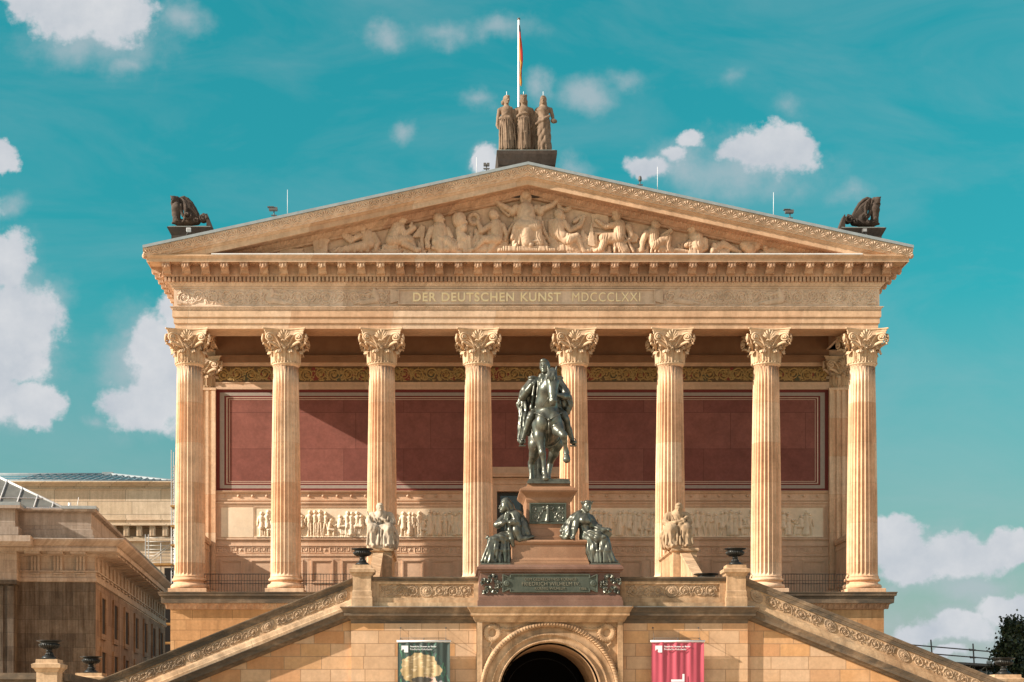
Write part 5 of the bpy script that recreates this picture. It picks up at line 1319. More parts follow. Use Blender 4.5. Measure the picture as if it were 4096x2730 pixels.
ms([(-.84,.84,y3-.06,-13.0,Z2(2162)-.03),(-.84,.84,y3-.06,-13.0,Z3(2148)),(-.80,.80,y3-.02,-13.0,Z3(2144)),(-.76,.76,y3+.02,-13.0,Z3(2117)),(-.72,.72,y3+.04,-13.1,Z3(2112)),(-.70,.70,y3+.06,-13.1,Z3(2012))], 'upper_block', M['porphyry'])
ms([(-.70,.70,y3+.06,-13.1,Z3(2012)),(-.72,.72,y3+.03,-13.1,Z3(2000)),(-.72,.72,y3+.03,-13.1,Z3(1990)),(-.78,.78,y3-.03,-13.05,Z3(1981)),(-.89,.89,y3-.14,-12.95,Z3(1969)),(-.89,.89,y3-.14,-12.95,Z3(1966)),(-.91,.91,y3-.16,-12.9,Z3(1965)),(-.91,.91,y3-.16,-12.9,Z3(1957)),(-.72,.72,y3+.05,-13.0,Z3(1946)),(-.66,.66,y3+.10,-13.1,Z3(1936)),(-.66,.66,y3+.10,-13.1,Z3(1934))], 'upper_cornice', M['porphyry'])
# bronze relief panel on the upper block
pan = MB(); xa, xb, za_, zb_ = X(2118,y3), X(2265,y3), Z3(2096), Z3(2013)
yq = y3+.02-yM
for x0, x1, z0, z1 in ((xa, xb, za_, za_+.04), (xa, xb, zb_-.04, zb_), (xa, xa+.04, za_+.04, zb_-.04), (xb-.04, xb, za_+.04, zb_-.04)): pan.box(x0, x1, yq-.05, yq+.06, z0-zL, z1-zL)
pan.box(xa+.04, xb-.04, yq-.005, yq+.06, za_+.04-zL, zb_-.04-zL); pano = pan.build('relief_panel', M['plaque'], mp)
R = Relief(xa+.05, xb-.05, za_+.05-zL, zb_-.05-zL, .0085); xm = (xa+xb)/2; zc = (za_+zb_)/2-zL
R.disc((xm, zc+.23), .042, .02); R.cap((xm, zc+.17), (xm, zc-.02), .05, .045, .01); R.cap((xm, zc-.02), (xm-.02, zc-.24), .05, .08, .0); R.cap((xm-.05, zc-.26), (xm+.05, zc-.26), .03, .03, 0)
for s in (-1, 1):
    R.line([(xm+s*.04, zc+.15), (xm+s*.14, zc+.11), (xm+s*.2, zc+.19)], .022, .016, .015); R.line([(xm+s*.05, zc+.2), (xm+s*.13, zc+.25), (xm+s*.17, zc+.05)], .02, .012, .0)
    R.line(spiral((xm+s*.40, zc-.10), .15, 1.6, pi/2, s, 24, .2), .02, .012); rosette(R, (xm+s*.40, zc-.10), .06); R.line(spiral((xm+s*.44, zc+.17), .085, 1.4, -pi/2, -s, 20, .2), .016, .01)
    R.line([(xm+s*.08, zc-.22), (xm+s*.25, zc-.26), (xm+s*.42, zc-.25)], .02, .014); R.line([(xm+s*.25, zc-.05), (xm+s*.2, zc+.02), (xm+s*.26, zc+.08)], .02, .01)
    for q in range(6): a = q*1.05; R.cap((xm+s*(.40+.15*cos(a)), zc-.1+.15*sin(a)), (xm+s*(.40+.2*cos(a+.3)), zc-.1+.2*sin(a+.3)), .02, .006)
R.build('figure_relief', M['bronze'], pano, yq-.006)
# inscribed plaque with forked ends
px0, px1, pz0, pz1 = X(2042,yM), X(2358,yM), MZ(2369)-zL, MZ(2301)-zL
pl = MB(); t = .035
pl.box(px0, px1, -.055, 0, pz0, pz1)
zm = (pz0+pz1)/2
def bar(x0, z0, x1_, z1_): pl.tube([(x0, -.06, z0), (x1_, -.06, z1_)], t*.75, 6, False)
for a_ in ((px0, pz1, px1, pz1), (px0, pz0, px1, pz0)): bar(*a_)
for s, xx in ((-1, px0), (1, px1)):
    xo = xx+s*.235; xi = xx+s*.02
    pl.prism([(xx, zm-.17), (xo, zm-.25), (xo, zm+.25), (xx, zm+.17)][::(1 if s > 0 else -1)], -.05, -.002)
    bar(xx, pz1, xx, zm+.17); bar(xx, pz0, xx, zm-.17); bar(xx, zm+.17, xo, zm+.27); bar(xx, zm-.17, xo, zm-.27); bar(xo, zm-.28, xo, zm+.28)
    pl.lathe([(.10,0),(.10,.03),(.07,.045),(.05,.035),(.0,.06)], (0,0,0), 14)
    n_ = 14*5; base_i = len(pl.v)-n_
    for i in range(base_i, len(pl.v)):
        x, y, z = pl.v[i]; pl.v[i] = (xx+s*.12+x, -.05-z, zm+y)
plq = pl.build('plaque', M['plaque'], mp)
tx = lambda px: X(1880+px*.272, yM)
tz = lambda py: MZ(2280+py*.272)-zL
for body, a0, a1, b0, b1, off in (('DEM GEDAECHTNISS KOENIGS', 805, 1560, 162, 122, 0.), ('FRIEDRICH WILHELM IV.', 762, 1612, 236, 182, 0.), ('KOENIG WILHELM.', 955, 1408, 296, 256, 0.), ('1886.', 1612, 1722, 298, 260, 0.)):
    text(body, 'inscription', M['letterdark'], plq, tx(a0), tx(a1), tz(b0), tz(b1), -.054, .022, off, 1.08)
def ribbon(s):
    b = MB(); cx = tx(420) if s < 0 else tx(1960)
    def strip(pts, w):
        """flat fluttering ribbon standing off the block"""
        m = len(pts)*6; V = []; Fs = []
        P = []
        for i in range(len(pts)-1):
            for k_ in range(6):
                t_ = k_/6; P.append((pts[i][0]*(1-t_)+pts[i+1][0]*t_, pts[i][1]*(1-t_)+pts[i+1][1]*t_))
        P.append(pts[-1])
        for i, (x, z) in enumerate(P):
            q0 = P[max(0, i-1)]; q1 = P[min(len(P)-1, i+1)]; d = Vector((q1[0]-q0[0], q1[1]-q0[1])).normalized(); nx, nz = -d.y, d.x
            y = -.05-.03*sin(i*.9)
            for q, yy2 in ((-1, 0), (-.33, -.02), (.33, .01), (1, -.015)): V.append((x+nx*w*q, y+yy2+.015*sin(i*2.1+q*2), z+nz*w*q))
        for i in range(len(P)-1):
            for q in range(3): Fs.append((i*4+q, i*4+q+1, (i+1)*4+q+1, (i+1)*4+q))
        n = len(V); V += [(x, min(y+.02, -.003), z) for x, y, z in V]; Fs = Fs+[tuple(v+n for v in f[::-1]) for f in Fs]
        b.raw(V, Fs, True)
    def px(l): return [((tx(x) if s < 0 else tx(2380-x)), tz(y)) for x, y in l]
    strip(px([(470,215),(430,180),(395,190),(385,240),(420,262),(465,240)]), .05)
    strip(px([(390,215),(375,150),(385,100),(330,88),(285,110),(295,165),(265,185),(225,150),(190,145),(195,190),(155,210)]), .055)
    strip(px([(385,250),(400,310),(370,335),(320,315),(295,265),(240,262),(245,320),(215,330),(180,330)]), .055)
    for j in range(9): b.ball((cx+rnd.uniform(-.08,.08), -.05, zm+rnd.uniform(-.09,.06)), rnd.uniform(.025,.045), 7, 5)
    b.build('ribbon_bow', M['bronze'], mp)
ribbon(-1); ribbon(1)
# ================================================================ equestrian bronze
yE = y3+1.0; zE = Z3(1934)
pb = MB(); 
eq = thing('equestrian_statue', 'dark bronze rider in a cloak on a horse lifting one foreleg, on the tall pedestal', 'statue', (X(2193,yE-.6)-.0, yE, zE))
pb.stack([(-.69,.69,-1.0,1.15,.0),(-.69,.69,-1.0,1.15,.06),(-.66,.66,-.97,1.12,.075),(-.66,.66,-.97,1.12,.13),(-.60,.60,-.9,1.05,.155),(-.45,.45,-.75,.9,.19)]); pb.build('bronze_base', M['bronze'], eq)
zo = .155
def sk(): return Sculpt()
h = sk()
O = lambda x, y, z: (x, y, z)
h.ell((0,.18,1.72),(.42,1.0,.54),.10).ell((0,.75,1.80),(.41,.5,.52),.10).ell((0,-.55,1.92),(.40,.42,.52),.10)
h.ell((-.205,-.82,1.82),(.225,.2,.32),.04).ell((.185,-.82,1.86),(.225,.2,.32),.04)
h.path([(-.02,-.35,2.12),(-.06,-.58,2.5),(-.04,-.80,2.88),(.05,-.95,3.18)],[.39,.335,.275,.18],.06)
hx = .10
h.path([(hx,-1.0,3.28),(hx,-1.18,2.98),(hx,-1.29,2.66),(hx,-1.36,2.44)],[.165,.195,.14,.115],.04)
h.cap((hx,-.98,3.06),(hx,-1.13,2.82),.18,.13,.05).ell((hx,-1.38,2.40),(.13,.13,.11),.03).ell((hx,-1.31,2.30),(.09,.09,.06),.02)
for s in (-1,1):
    h.cap((hx+s*.09,-1.02,3.32),(hx+s*.145,-1.02,3.58),.055,.018,.02).ell((hx+s*.165,-1.20,3.03),(.05,.055,.045),.012).ell((hx+s*.15,-1.23,3.10),(.065,.055,.028),.015)
    h.ell((hx+s*.07,-1.50,2.43),(.032,.045,.032),.012,None,True); h.cap((hx+s*.12,-1.12,2.92),(hx+s*.085,-1.30,2.56),.025,None,.015)
h.cap((hx,-1.45,2.34),(hx,-1.40,2.29),.05,None,.012)
for i in range(7):   # forelock and mane
    a=-.09+i*.03; h.path([(hx+a*.4,-1.13,3.46),(hx+a*1.1-.03,-1.31,3.32),(hx+a*1.4-.06,-1.385,3.14+.04*(i%3)),(hx+a*1.4-.09,-1.40,3.02+.04*(i%2))],[.04,.04,.03,.012],.012)
for i in range(11):
    z=3.34-i*.09; y=-.90+i*.055; h.path([(hx,y,z+.06),(hx-.17-.012*i,y-.10,z-.04),(hx-.24-.012*i,y-.07,z-.24)],[.05,.042,.015],.012)
# standing foreleg
h.path([(-.27,-.62,1.75),(-.28,-.70,1.38),(-.22,-.78,.98),(-.20,-.80,.84),(-.17,-.80,.70),(-.14,-.81,.32),(-.13,-.83,.22),(-.11,-.88,.12)],[.26,.19,.105,.11,.075,.062,.085,.075],.05).cap((-.10,-.90,.08),(-.10,-.92,.02),.10,.125,.02)
h.ell((-.205,-.86,.85),(.07,.06,.08),.03)
# raised foreleg
h.path([(.26,-.66,1.75),(.30,-.92,1.55),(.40,-1.16,1.40),(.45,-1.24,1.32),(.49,-1.16,1.16),(.535,-1.0,.92),(.55,-.98,.84),(.55,-1.02,.72)],[.25,.20,.125,.115,.08,.066,.085,.075],.05).cap((.555,-1.04,.68),(.56,-1.06,.60),.10,.125,.02)
h.ell((.43,-1.28,1.34),(.075,.06,.08),.03)
# hind legs
h.path([(-.24,.85,1.8),(-.33,.62,1.35),(-.38,.78,1.05),(-.46,1.02,.80),(-.47,1.0,.68),(-.46,.93,.32),(-.46,.92,.22),(-.47,.86,.12)],[.36,.25,.16,.105,.085,.065,.085,.075],.06).cap((-.475,.84,.08),(-.48,.82,.02),.10,.125,.02)
h.path([(.24,.8,1.8),(.30,.45,1.35),(.25,.55,1.05),(.15,.85,.80),(.14,.82,.68),(.08,.68,.32),(.07,.66,.22),(.06,.60,.12)],[.36,.25,.16,.105,.085,.065,.085,.075],.06).cap((.055,.58,.08),(.05,.56,.02),.10,.125,.02)
for i in range(8):
    dx=(i-3.5)*.03; h.path([(dx*.3,1.22,2.0),(dx-.05,1.42,1.75),(dx-.22,1.40,1.25),(dx*1.6-.27+.03*sin(i*2),1.28,.75),(dx*1.2-.25,1.16,.22)],[.07,.07,.06,.05,.015],.02)
horse = h.build('horse', M['bronze'], eq, .022, (0,0,zo))
t = MB()      # bridle, reins, breast strap, saddle girth
def strap(p, r=.016): t.tube([(x,y,z+zo) for x,y,z in p], r, 6)
for s in (-1,1):
    strap([(hx+s*.165,-1.03,3.18),(hx+s*.16,-1.17,2.88),(hx+s*.11,-1.36,2.56)]); strap([(hx+s*.11,-1.36,2.54),(hx+s*.2,-1.2,2.42),(hx+s*.30,-.86,2.32),(s*.33,-.62,2.62)],.012)
    strap([(s*.46,-.30,2.2),(s*.42,-.72,2.14),(s*.28,-.99,2.02),(.0,-1.02,1.86)],.022)
strap([(hx-.15,-1.19,3.06),(hx,-1.34,3.08),(hx+.15,-1.19,3.06)]); strap([(hx-.12,-1.33,2.68),(hx,-1.40,2.68),(hx+.12,-1.33,2.68)])
strap([(0,-1.02,1.86),(0,-1.0,1.6),(0,-.75,1.36),(0,-.3,1.17)],.022); t.ball((0,-1.04,1.86+zo),.055,10,6)
for a in (0,): strap([(.49*sin(q),-.05,1.72-.57*cos(q)) for q in [k_*.35-1.6 for k_ in range(10)]],.03)
t.build('harness', M['bronze'], eq)
r = sk()
r.path([(0,.15,2.35),(-.04,.10,2.75),(-.06,.04,3.12)],[.35,.30,.30],.08).cap((-.36,.03,3.30),(.27,.03,3.30),.145,.145,.05)
r.cap((-.07,.03,3.38),(-.07,.0,3.58),.12,.105,.03)
r.head((-.08,-.05,3.76),.205,-.30,.02,-.10,.02)
r.cap((-.18,.0,3.46),(.04,.0,3.46),.10,.10,.02).ell((-.08,.02,3.86),(.17,.19,.12),.02)
for s in (-1,1): r.ell((-.05+s*.42,.0,3.40),(.16,.15,.07),.02)
r.path([(-.46,.02,3.28),(-.70,-.02,3.0),(-.80,-.14,2.74)],[.155,.145,.12],.03,(7,.08,0,3)).path([(-.80,-.14,2.74),(-.66,-.38,2.90),(-.53,-.48,3.08)],[.125,.10,.07],.025).hand((-.53,-.48,3.08),(.5,-.2,.5),(.4,.4,-.4),.062,.75)
r.path([(.36,.02,3.28),(.54,.0,3.0),(.60,-.16,2.78)],[.155,.145,.12],.03,(7,.08,1,3)).path([(.60,-.16,2.78),(.46,-.44,2.72),(.30,-.56,2.74)],[.125,.10,.065],.025).hand((.30,-.56,2.74),(-.7,-.35,.0),(0,.5,.3),.058,.8)
# short cape over the shoulders, falling behind the elbows
r.path([(-.42,.14,3.26),(-.68,.20,2.95),(-.84,.24,2.60),(-.86,.20,2.36)],[.19,.17,.13,.05],.04,(6,.18,.5,2)).path([(-.55,.24,2.9),(-.80,.26,2.45),(-.74,.22,2.1)],[.15,.12,.04],.04).path([(-.72,.20,2.6),(-.76,.10,2.2),(-.82,.02,1.75),(-.90,-.04,1.36)],[.16,.14,.115,.06],.03,(6,.2,0,2))
r.path([(.34,.14,3.26),(.58,.22,2.95),(.72,.26,2.6),(.72,.24,2.3)],[.19,.18,.14,.05],.04,(6,.18,2,2)).path([(.46,.26,2.8),(.66,.24,2.4),(.60,.22,2.08)],[.15,.11,.04],.04)
r.ell((-.04,.40,2.75),(.46,.24,.62),.08).path([(0,.5,2.4),(0,.95,2.2),(0,1.15,1.9)],[.42,.36,.2],.1)
for x0,x1 in ((-.40,-.52),(-.28,-.36),(.28,.42),(.18,.34)): r.cap((x0,-.12,3.26),(x1,-.10,2.4),.04,.055,.02)
r.cap((-.16,-.2,3.3),(-.1,-.24,2.6),.07,.11,.03).cap((.06,-.2,3.3),(.12,-.24,2.6),.07,.11,.03)
# legs, coat skirts, boots
for s in (-1,1):
    r.path([(s*.22,.05,2.32),(s*.50,-.28,2.14),(s*.58,-.32,2.02)],[.20,.145,.12],.03).path([(s*.58,-.32,2.02),(s*.70,-.22,1.66),(s*.80,-.18,1.36)],[.115,.095,.068],.02)
    r.path([(s*.80,-.14,1.31),(s*.84,-.32,1.24),(s*.86,-.44,1.24)],[.08,.075,.06],.02)
    r.path([(s*.36,.0,2.30),(s*.52,.06,1.95),(s*.60,.08,1.60)],[.17,.14,.07],.04,(5,.15,s,2)).path([(s*.44,.15,2.2),(s*.66,.16,1.9),(s*.72,.12,1.55)],[.12,.09,.03],.03)
r.ell((0,.15,2.1),(.51,.5,.4),.06)
rider = r.build('rider', M['bronze'], eq, .021, (0,0,zo), wr=[((-.75,.2,2.6),.6,.022,13,(.9,.3,.45),(0,.5,1)),((.65,.2,2.6),.6,.022,13,(-.9,.3,.45),(0,.5,1)),((0,-.2,2.75),.55,.014,14,(.6,.2,.8),(1,0,.4)),((-.6,0,1.9),.5,.012,16,(.9,.2,.4),(0,.3,1)),((.6,0,1.9),.5,.012,16,(-.9,.2,.4),(0,.3,1))])
t = MB()
for s in (-1,1):
    t.tube([(s*.82+.10*cos(a),-.33,1.26+zo+.13*sin(a)) for a in [k_*.45-.3 for k_ in range(9)]],.016,6); t.box(s*.82-.11,s*.82+.11,-.42,-.26,1.13+zo,1.16+zo)
t.build('stirrups', M['bronze'], eq)
# ================================================================ seated bronzes on the pedestal steps
def folds(S_, pts_a, pts_b, n, r, k=.02):
    """cloth ridges running from curve a to curve b"""
    for i in range(n):
        t = i/(n-1); f = lambda P: np.array([np.interp(t, np.linspace(0,1,len(P)), [p[j] for p in P]) for j in range(3)])
        a, b = f(pts_a), f(pts_b); m = (a+b)/2+np.array((.02*sin(i*2.3),-.02,.015*cos(i*1.7))); S_.path([a, m, b],[r*.7, r, r*1.15],k)
# left: veiled woman, profile to the left.  local x right, z up from cornice top
ys = yM+.62; zc_ = zt1-.0
kx = lambda px: X(1860+px*.2168, ys-.25); kz = lambda py: Z(1950+py*.2168, ys-.25)-zc_
P1 = lambda px, py, y: (kx(px)-kx(690), y, kz(py))
a = sk()
a.head(P1(735,350,-.05), .165, -1.15, .05); a.path([P1(760,265,-.03),P1(830,330,.02),P1(880,420,.06)],[.16,.13,.12],.04).cap(P1(770,290,-.08),P1(805,420,-.12),.06,.05,.03).path([P1(700,265,-.14),P1(740,250,-.15),P1(800,400,-.16)],[.03,.035,.03],.02)
a.path([P1(790,420,.0),P1(830,520,.0),P1(890,690,.02),P1(890,850,.0)],[.10,.19,.24,.27],.06).ell(P1(935,530,.0),(.2,.27,.22),.05)
a.path([P1(930,520,-.12),P1(920,640,-.22),P1(840,660,-.30)],[.17,.14,.09],.04,(6,.1,0,4)).path([P1(720,560,-.05),P1(600,690,-.16),P1(690,670,-.30),P1(735,645,-.32)],[.13,.115,.085,.06],.04,(6,.06,0,4))
a.hand(P1(735,645,-.32),(.7,0,.3),(.2,.4,.6),.045,.6).hand(P1(820,655,-.32),(-.8,0,.2),(-.2,.4,.6),.045,.6)
a.box(P1(770,540,-.24),(.075,.04,.13),.02,.02,(0,.25,0))
a.path([P1(870,890,-.06),P1(660,935,-.22),P1(505,985,-.27)],[.22,.165,.145],.05,(7,.07,0,2)).path([P1(870,900,.16),P1(660,950,.12),P1(530,1000,.08)],[.21,.16,.14],.05)
a.path([P1(505,990,-.26),P1(490,1160,-.28),P1(430,1350,-.30)],[.145,.165,.19],.04,(9,.12,.4,1.5)).path([P1(455,1200,-.2),P1(395,1300,-.26),P1(330,1375,-.3)],[.11,.12,.09],.04).path([P1(580,990,-.1),P1(580,1160,-.1),P1(590,1360,-.14)],[.17,.22,.26],.06,(9,.1,2,1)).path([P1(710,980,-.10),P1(710,1160,-.12),P1(735,1370,-.14)],[.2,.2,.2],.08,(8,.13,1,1))
a.path([P1(390,1350,-.3),P1(310,1370,-.32)],[.10,.05],.05).cap(P1(420,930,-.3),P1(385,950,-.3),.06,.02,.02)
folds(a,[P1(470,960,-.38),P1(600,930,-.36),P1(800,930,-.24)],[P1(315,1370,-.42),P1(520,1385,-.42),P1(810,1385,-.30)],8,.042,.035)
a.path([P1(800,640,-.28),P1(830,800,-.28),P1(860,960,-.28),P1(890,1080,-.25)],[.05,.075,.08,.05],.04).path([P1(980,480,-.2),P1(1000,700,-.25),P1(940,830,-.28)],[.05,.05,.04],.03)
a.path([P1(960,520,.12),P1(1030,700,.08),P1(1080,850,.04),P1(1210,925,.0)],[.22,.26,.24,.11],.06,(7,.13,0,3)).path([P1(960,600,-.16),P1(950,800,-.2),P1(1010,950,-.2),P1(1130,940,-.2),P1(1260,900,-.12)],[.12,.15,.12,.08,.05],.05)
fb = a.build('seated_statue', M['bronze'], None, .0175, (kx(690), ys, zc_), wr=[(P1(560,1150,-.2),.75,.017,13,(1,.3,.22),(0,.4,1)),(P1(900,650,-.1),.5,.014,14,(.8,.2,.5),(.3,.4,1)),(P1(640,900,-.25),.4,.014,20,(.3,.2,1),(1,.4,0))]); tag(fb, 'dark bronze veiled woman seated in profile, left of the pedestal', 'statue', 'seated bronze figures')
q = MB(); q.bbox(P1(285,0,0)[0], P1(830,0,0)[0], -.6, .55, -.004, .075, .012); q.build('base', M['bronze'], fb)
# right: woman with laurel wreath, facing us, holding a book
kx2 = lambda px: X(2210+px*.2169, ys-.25); kz2 = lambda py: Z(1950+py*.2169, ys-.25)-zc_
P2 = lambda px, py, y: (kx2(px)-kx2(700), y, kz2(py))
a = sk()
Ph = a.head(P2(640,345,-.10), .165, .25, .0, .02)
for i in range(13):
    th = -2.2+i*.37; c0 = Ph(.95*sin(th), -.2-.55*cos(th)+.2, .62); c1 = Ph(1.25*sin(th), -.25-.75*cos(th)+.2, .92+.1*(i%2)); a.cap(c0, c1, .038, .012, .012)
a.path([Ph(0,.6,-.2),P2(540,430,.02),P2(480,470,.0),P2(370,500,.05)],[.10,.06,.05,.03],.03)
a.path([P2(640,440,-.05),P2(620,500,-.02),P2(600,580,-.02),P2(605,730,.0),P2(640,870,.02)],[.08,.13,.21,.165,.24],.05).cap(P2(510,520,-.02),P2(690,560,.02),.12,.11,.06).ell(P2(570,610,-.18),(.11,.09,.11),.05).ell(P2(650,620,-.18),(.1,.09,.1),.05)
a.path([P2(490,510,-.05),P2(450,640,-.12),P2(420,760,-.18),P2(395,880,-.22)],[.11,.10,.09,.055],.04).hand(P2(395,880,-.22),(-.5,-.2,-.9),(0,-.6,.2),.05,.35)
a.path([P2(500,510,-.02),P2(410,580,.0),P2(340,680,.02)],[.17,.17,.16],.05,(6,.14,0,4)).path([P2(390,640,.05),P2(290,760,.02),P2(190,790,.0)],[.2,.2,.08],.05,(6,.18,0,5)).path([P2(350,740,.0),P2(290,860,-.05),P2(210,930,-.06)],[.2,.19,.07],.05,(6,.16,1,4)).path([P2(350,880,-.1),P2(250,930,-.14),P2(160,890,-.1)],[.08,.08,.05],.03)
a.path([P2(700,560,.05),P2(770,680,.0),P2(860,760,-.15)],[.15,.14,.11],.05,(6,.1,0,4)).path([P2(860,760,-.15),P2(960,790,-.22),P2(1000,770,-.26)],[.10,.08,.055],.04).hand(P2(1000,770,-.26),(.8,-.3,-.1),(0,.3,-.6),.05,.5)
a.box(P2(1000,850,-.2),(.16,.05,.10),.015,.015,(.3,.6,.2)).box(P2(880,710,-.12),(.07,.05,.04),.01,.015,(0,-.7,0))
a.path([P2(640,900,-.02),P2(830,925,-.24),P2(965,985,-.29)],[.23,.175,.145],.05,(7,.06,0,2)).path([P2(640,930,.15),P2(820,960,.12),P2(945,1000,.08)],[.22,.17,.14],.05)
a.path([P2(970,990,-.28),P2(985,1160,-.28),P2(1040,1345,-.29)],[.145,.165,.185],.04,(9,.11,0,1)).path([P2(1010,1220,-.24),P2(1085,1330,-.28),P2(1160,1385,-.3)],[.11,.11,.06],.04).path([P2(860,990,-.1),P2(890,1160,-.1),P2(925,1345,-.14)],[.17,.21,.25],.07,(9,.1,2,1)).path([P2(730,980,-.12),P2(750,1150,-.14),P2(800,1355,-.15)],[.21,.22,.20],.07,(8,.12,1,1))
a.path([P2(1080,1360,-.3),P2(1180,1380,-.33)],[.09,.05],.05)
folds(a,[P2(720,960,-.26),P2(880,960,-.38),P2(1005,985,-.40)],[P2(740,1380,-.30),P2(920,1385,-.42),P2(1130,1380,-.42)],8,.04,.035)
folds(a,[P2(590,820,-.2),P2(700,800,-.3)],[P2(800,1000,-.36),P2(960,920,-.44)],5,.035,.03)
fb = a.build('seated_statue', M['bronze'], None, .0175, (kx2(700), ys, zc_), wr=[(P2(880,1150,-.2),.75,.017,13,(1,-.3,-.25),(0,.4,1)),(P2(300,760,.0),.5,.016,14,(.7,.2,.7),(1,.4,-.4)),(P2(760,900,-.25),.42,.016,18,(.5,.2,.9),(1,.4,0)),(P2(600,700,-.1),.25,.012,22,(.8,.2,.6),(1,.3,-.6))]); tag(fb, 'dark bronze woman with a laurel wreath and book seated right of the pedestal', 'statue', 'seated bronze figures')
q = MB(); q.bbox(P2(690,0,0)[0], P2(1225,0,0)[0], -.6, .55, -.004, .075, .012); q.build('base', M['bronze'], fb)
# ================================================================ seated stone figures on the cheek blocks
def seated_stone(um, v0, v1, mat, label, pose):
    y = -4.55; k = (Z(v0,y)-Z(v1,y)); x0 = X(um, y); zb = zb_t
    a = sk(); P = lambda px, pz, py: (px*k, py*k, pz*k)     # unit = statue height
    D = pose
    a.head(P(.02*D,.905,-.10), .092*k, .25*D*(-1), .25, .10); a.cap(P(.02*D,.83,-.07),P(.0,.78,-.04),.055*k,.075*k,.03)
    a.path([P(0,.74,-.02),P(0,.60,.0),P(0,.47,.03)],[.15*k,.155*k,.18*k],.06).cap(P(-.17,.755,.0),P(.17,.755,.0),.075*k,None,.05)
    a.path([P(-.20,.74,.0),P(-.26,.60,-.03),P(-.22,.53,-.12)],[.09*k,.085*k,.07*k],.04,(6,.1,0,3)).path([P(.20,.74,.0),P(.25,.60,-.03),P(.21,.53,-.12)],[.09*k,.085*k,.07*k],.04,(6,.1,0,3))
    if D < 0:
        a.path([P(-.22,.53,-.12),P(-.24,.62,-.24),P(-.25,.68,-.27)],[.06*k,.05*k,.035*k],.03).hand(P(-.25,.66,-.27),(0,-.2,1),(1,-.2,0),.026*k,.6).path([P(.21,.53,-.12),P(.08,.47,-.26),P(-.06,.46,-.30)],[.06*k,.05*k,.035*k],.03).hand(P(-.06,.46,-.3),(-1,-.1,0),(0,-.4,.6),.026*k,.5)
        a.cap(P(-.30,.80,-.26),P(-.20,.50,-.28),.02*k,.03*k,.015)
    else:
        a.path([P(-.22,.53,-.12),P(-.06,.56,-.26),P(.10,.60,-.27)],[.06*k,.05*k,.035*k],.03).hand(P(.08,.60,-.27),(.9,-.1,.1),(.1,.3,-.7),.026*k,.6).path([P(.21,.53,-.12),P(.14,.50,-.27),P(-.02,.47,-.3)],[.06*k,.05*k,.035*k],.03).hand(P(0,.47,-.3),(-.8,-.2,.0),(0,-.3,.7),.026*k,.5)
        a.box(P(.06,.54,-.28),(.07*k,.05*k,.025*k),.01,.015,(0,-.4,0))
    for s in (-1,1):
        a.path([P(s*.11,.42,.0),P(s*.17,.42,-.26),P(s*.175,.40,-.31)],[.16*k,.125*k,.11*k],.06).path([P(s*.175,.39,-.30),P(s*.18,.22,-.27),P(s*.17,.07,-.27)],[.115*k,.12*k,.13*k],.06,(8,.11,s,2)).path([P(s*.16,.035,-.32),P(s*.15,.025,-.42)],[.05*k,.035*k],.03)
    a.path([P(0,.38,-.22),P(0,.2,-.2),P(0,.08,-.2)],[.12*k,.14*k,.18*k],.08,(7,.12,0,0)).ell(P(0,.25,.06),(.25*k,.2*k,.26*k),.08)
    folds(a,[P(-.26,.45,-.33),P(.02,.38,-.36),P(.27,.45,-.33)],[P(-.30,.05,-.36),P(.02,.05,-.38),P(.30,.06,-.36)],9,.022*k)
    folds(a,[P(-.17,.76,-.12),P(.17,.76,-.1)],[P(-.12,.52,-.17),P(.14,.52,-.16)],5,.018*k)
    a.path([P(.22*D,.72,-.1),P(.10,.62,-.18),P(-.14*D,.5,-.18)],[.03*k,.035*k,.03*k],.02).path([P(-.25*D,.42,-.2),P(-.31*D,.25,-.1),P(-.3*D,.05,-.08)],[.09*k,.1*k,.09*k],.05,(7,.14,0,3))
    o = a.build('seated_statue', mat, None, k*.0115, (x0, y, zb+.045), wr=[(P(0,.25,-.25),.42*k,.016*k,22/k,(1,.4,.3*D),(0,.3,1)),(P(0,.62,-.1),.24*k,.009*k,26/k,(.8,.2,.6*D),(1,.2,-.5))]); tag(o, label, 'statue', 'seated stone figures flanking the upper stairs')
    q = MB(); q.bbox(-.40, .40, -.62, .45, -.05, .06, .015); q.build('base', mat, o); return o
seated_stone(1524, 2010, 2186, M['palestatue'], 'pale stone figure seated with a small statuette in hand, left of the monument', -1)
seated_stone(2709, 2010, 2186, M['warmstatue'], 'ochre stone figure seated with head bowed over folded hands, right of the monument', 1)
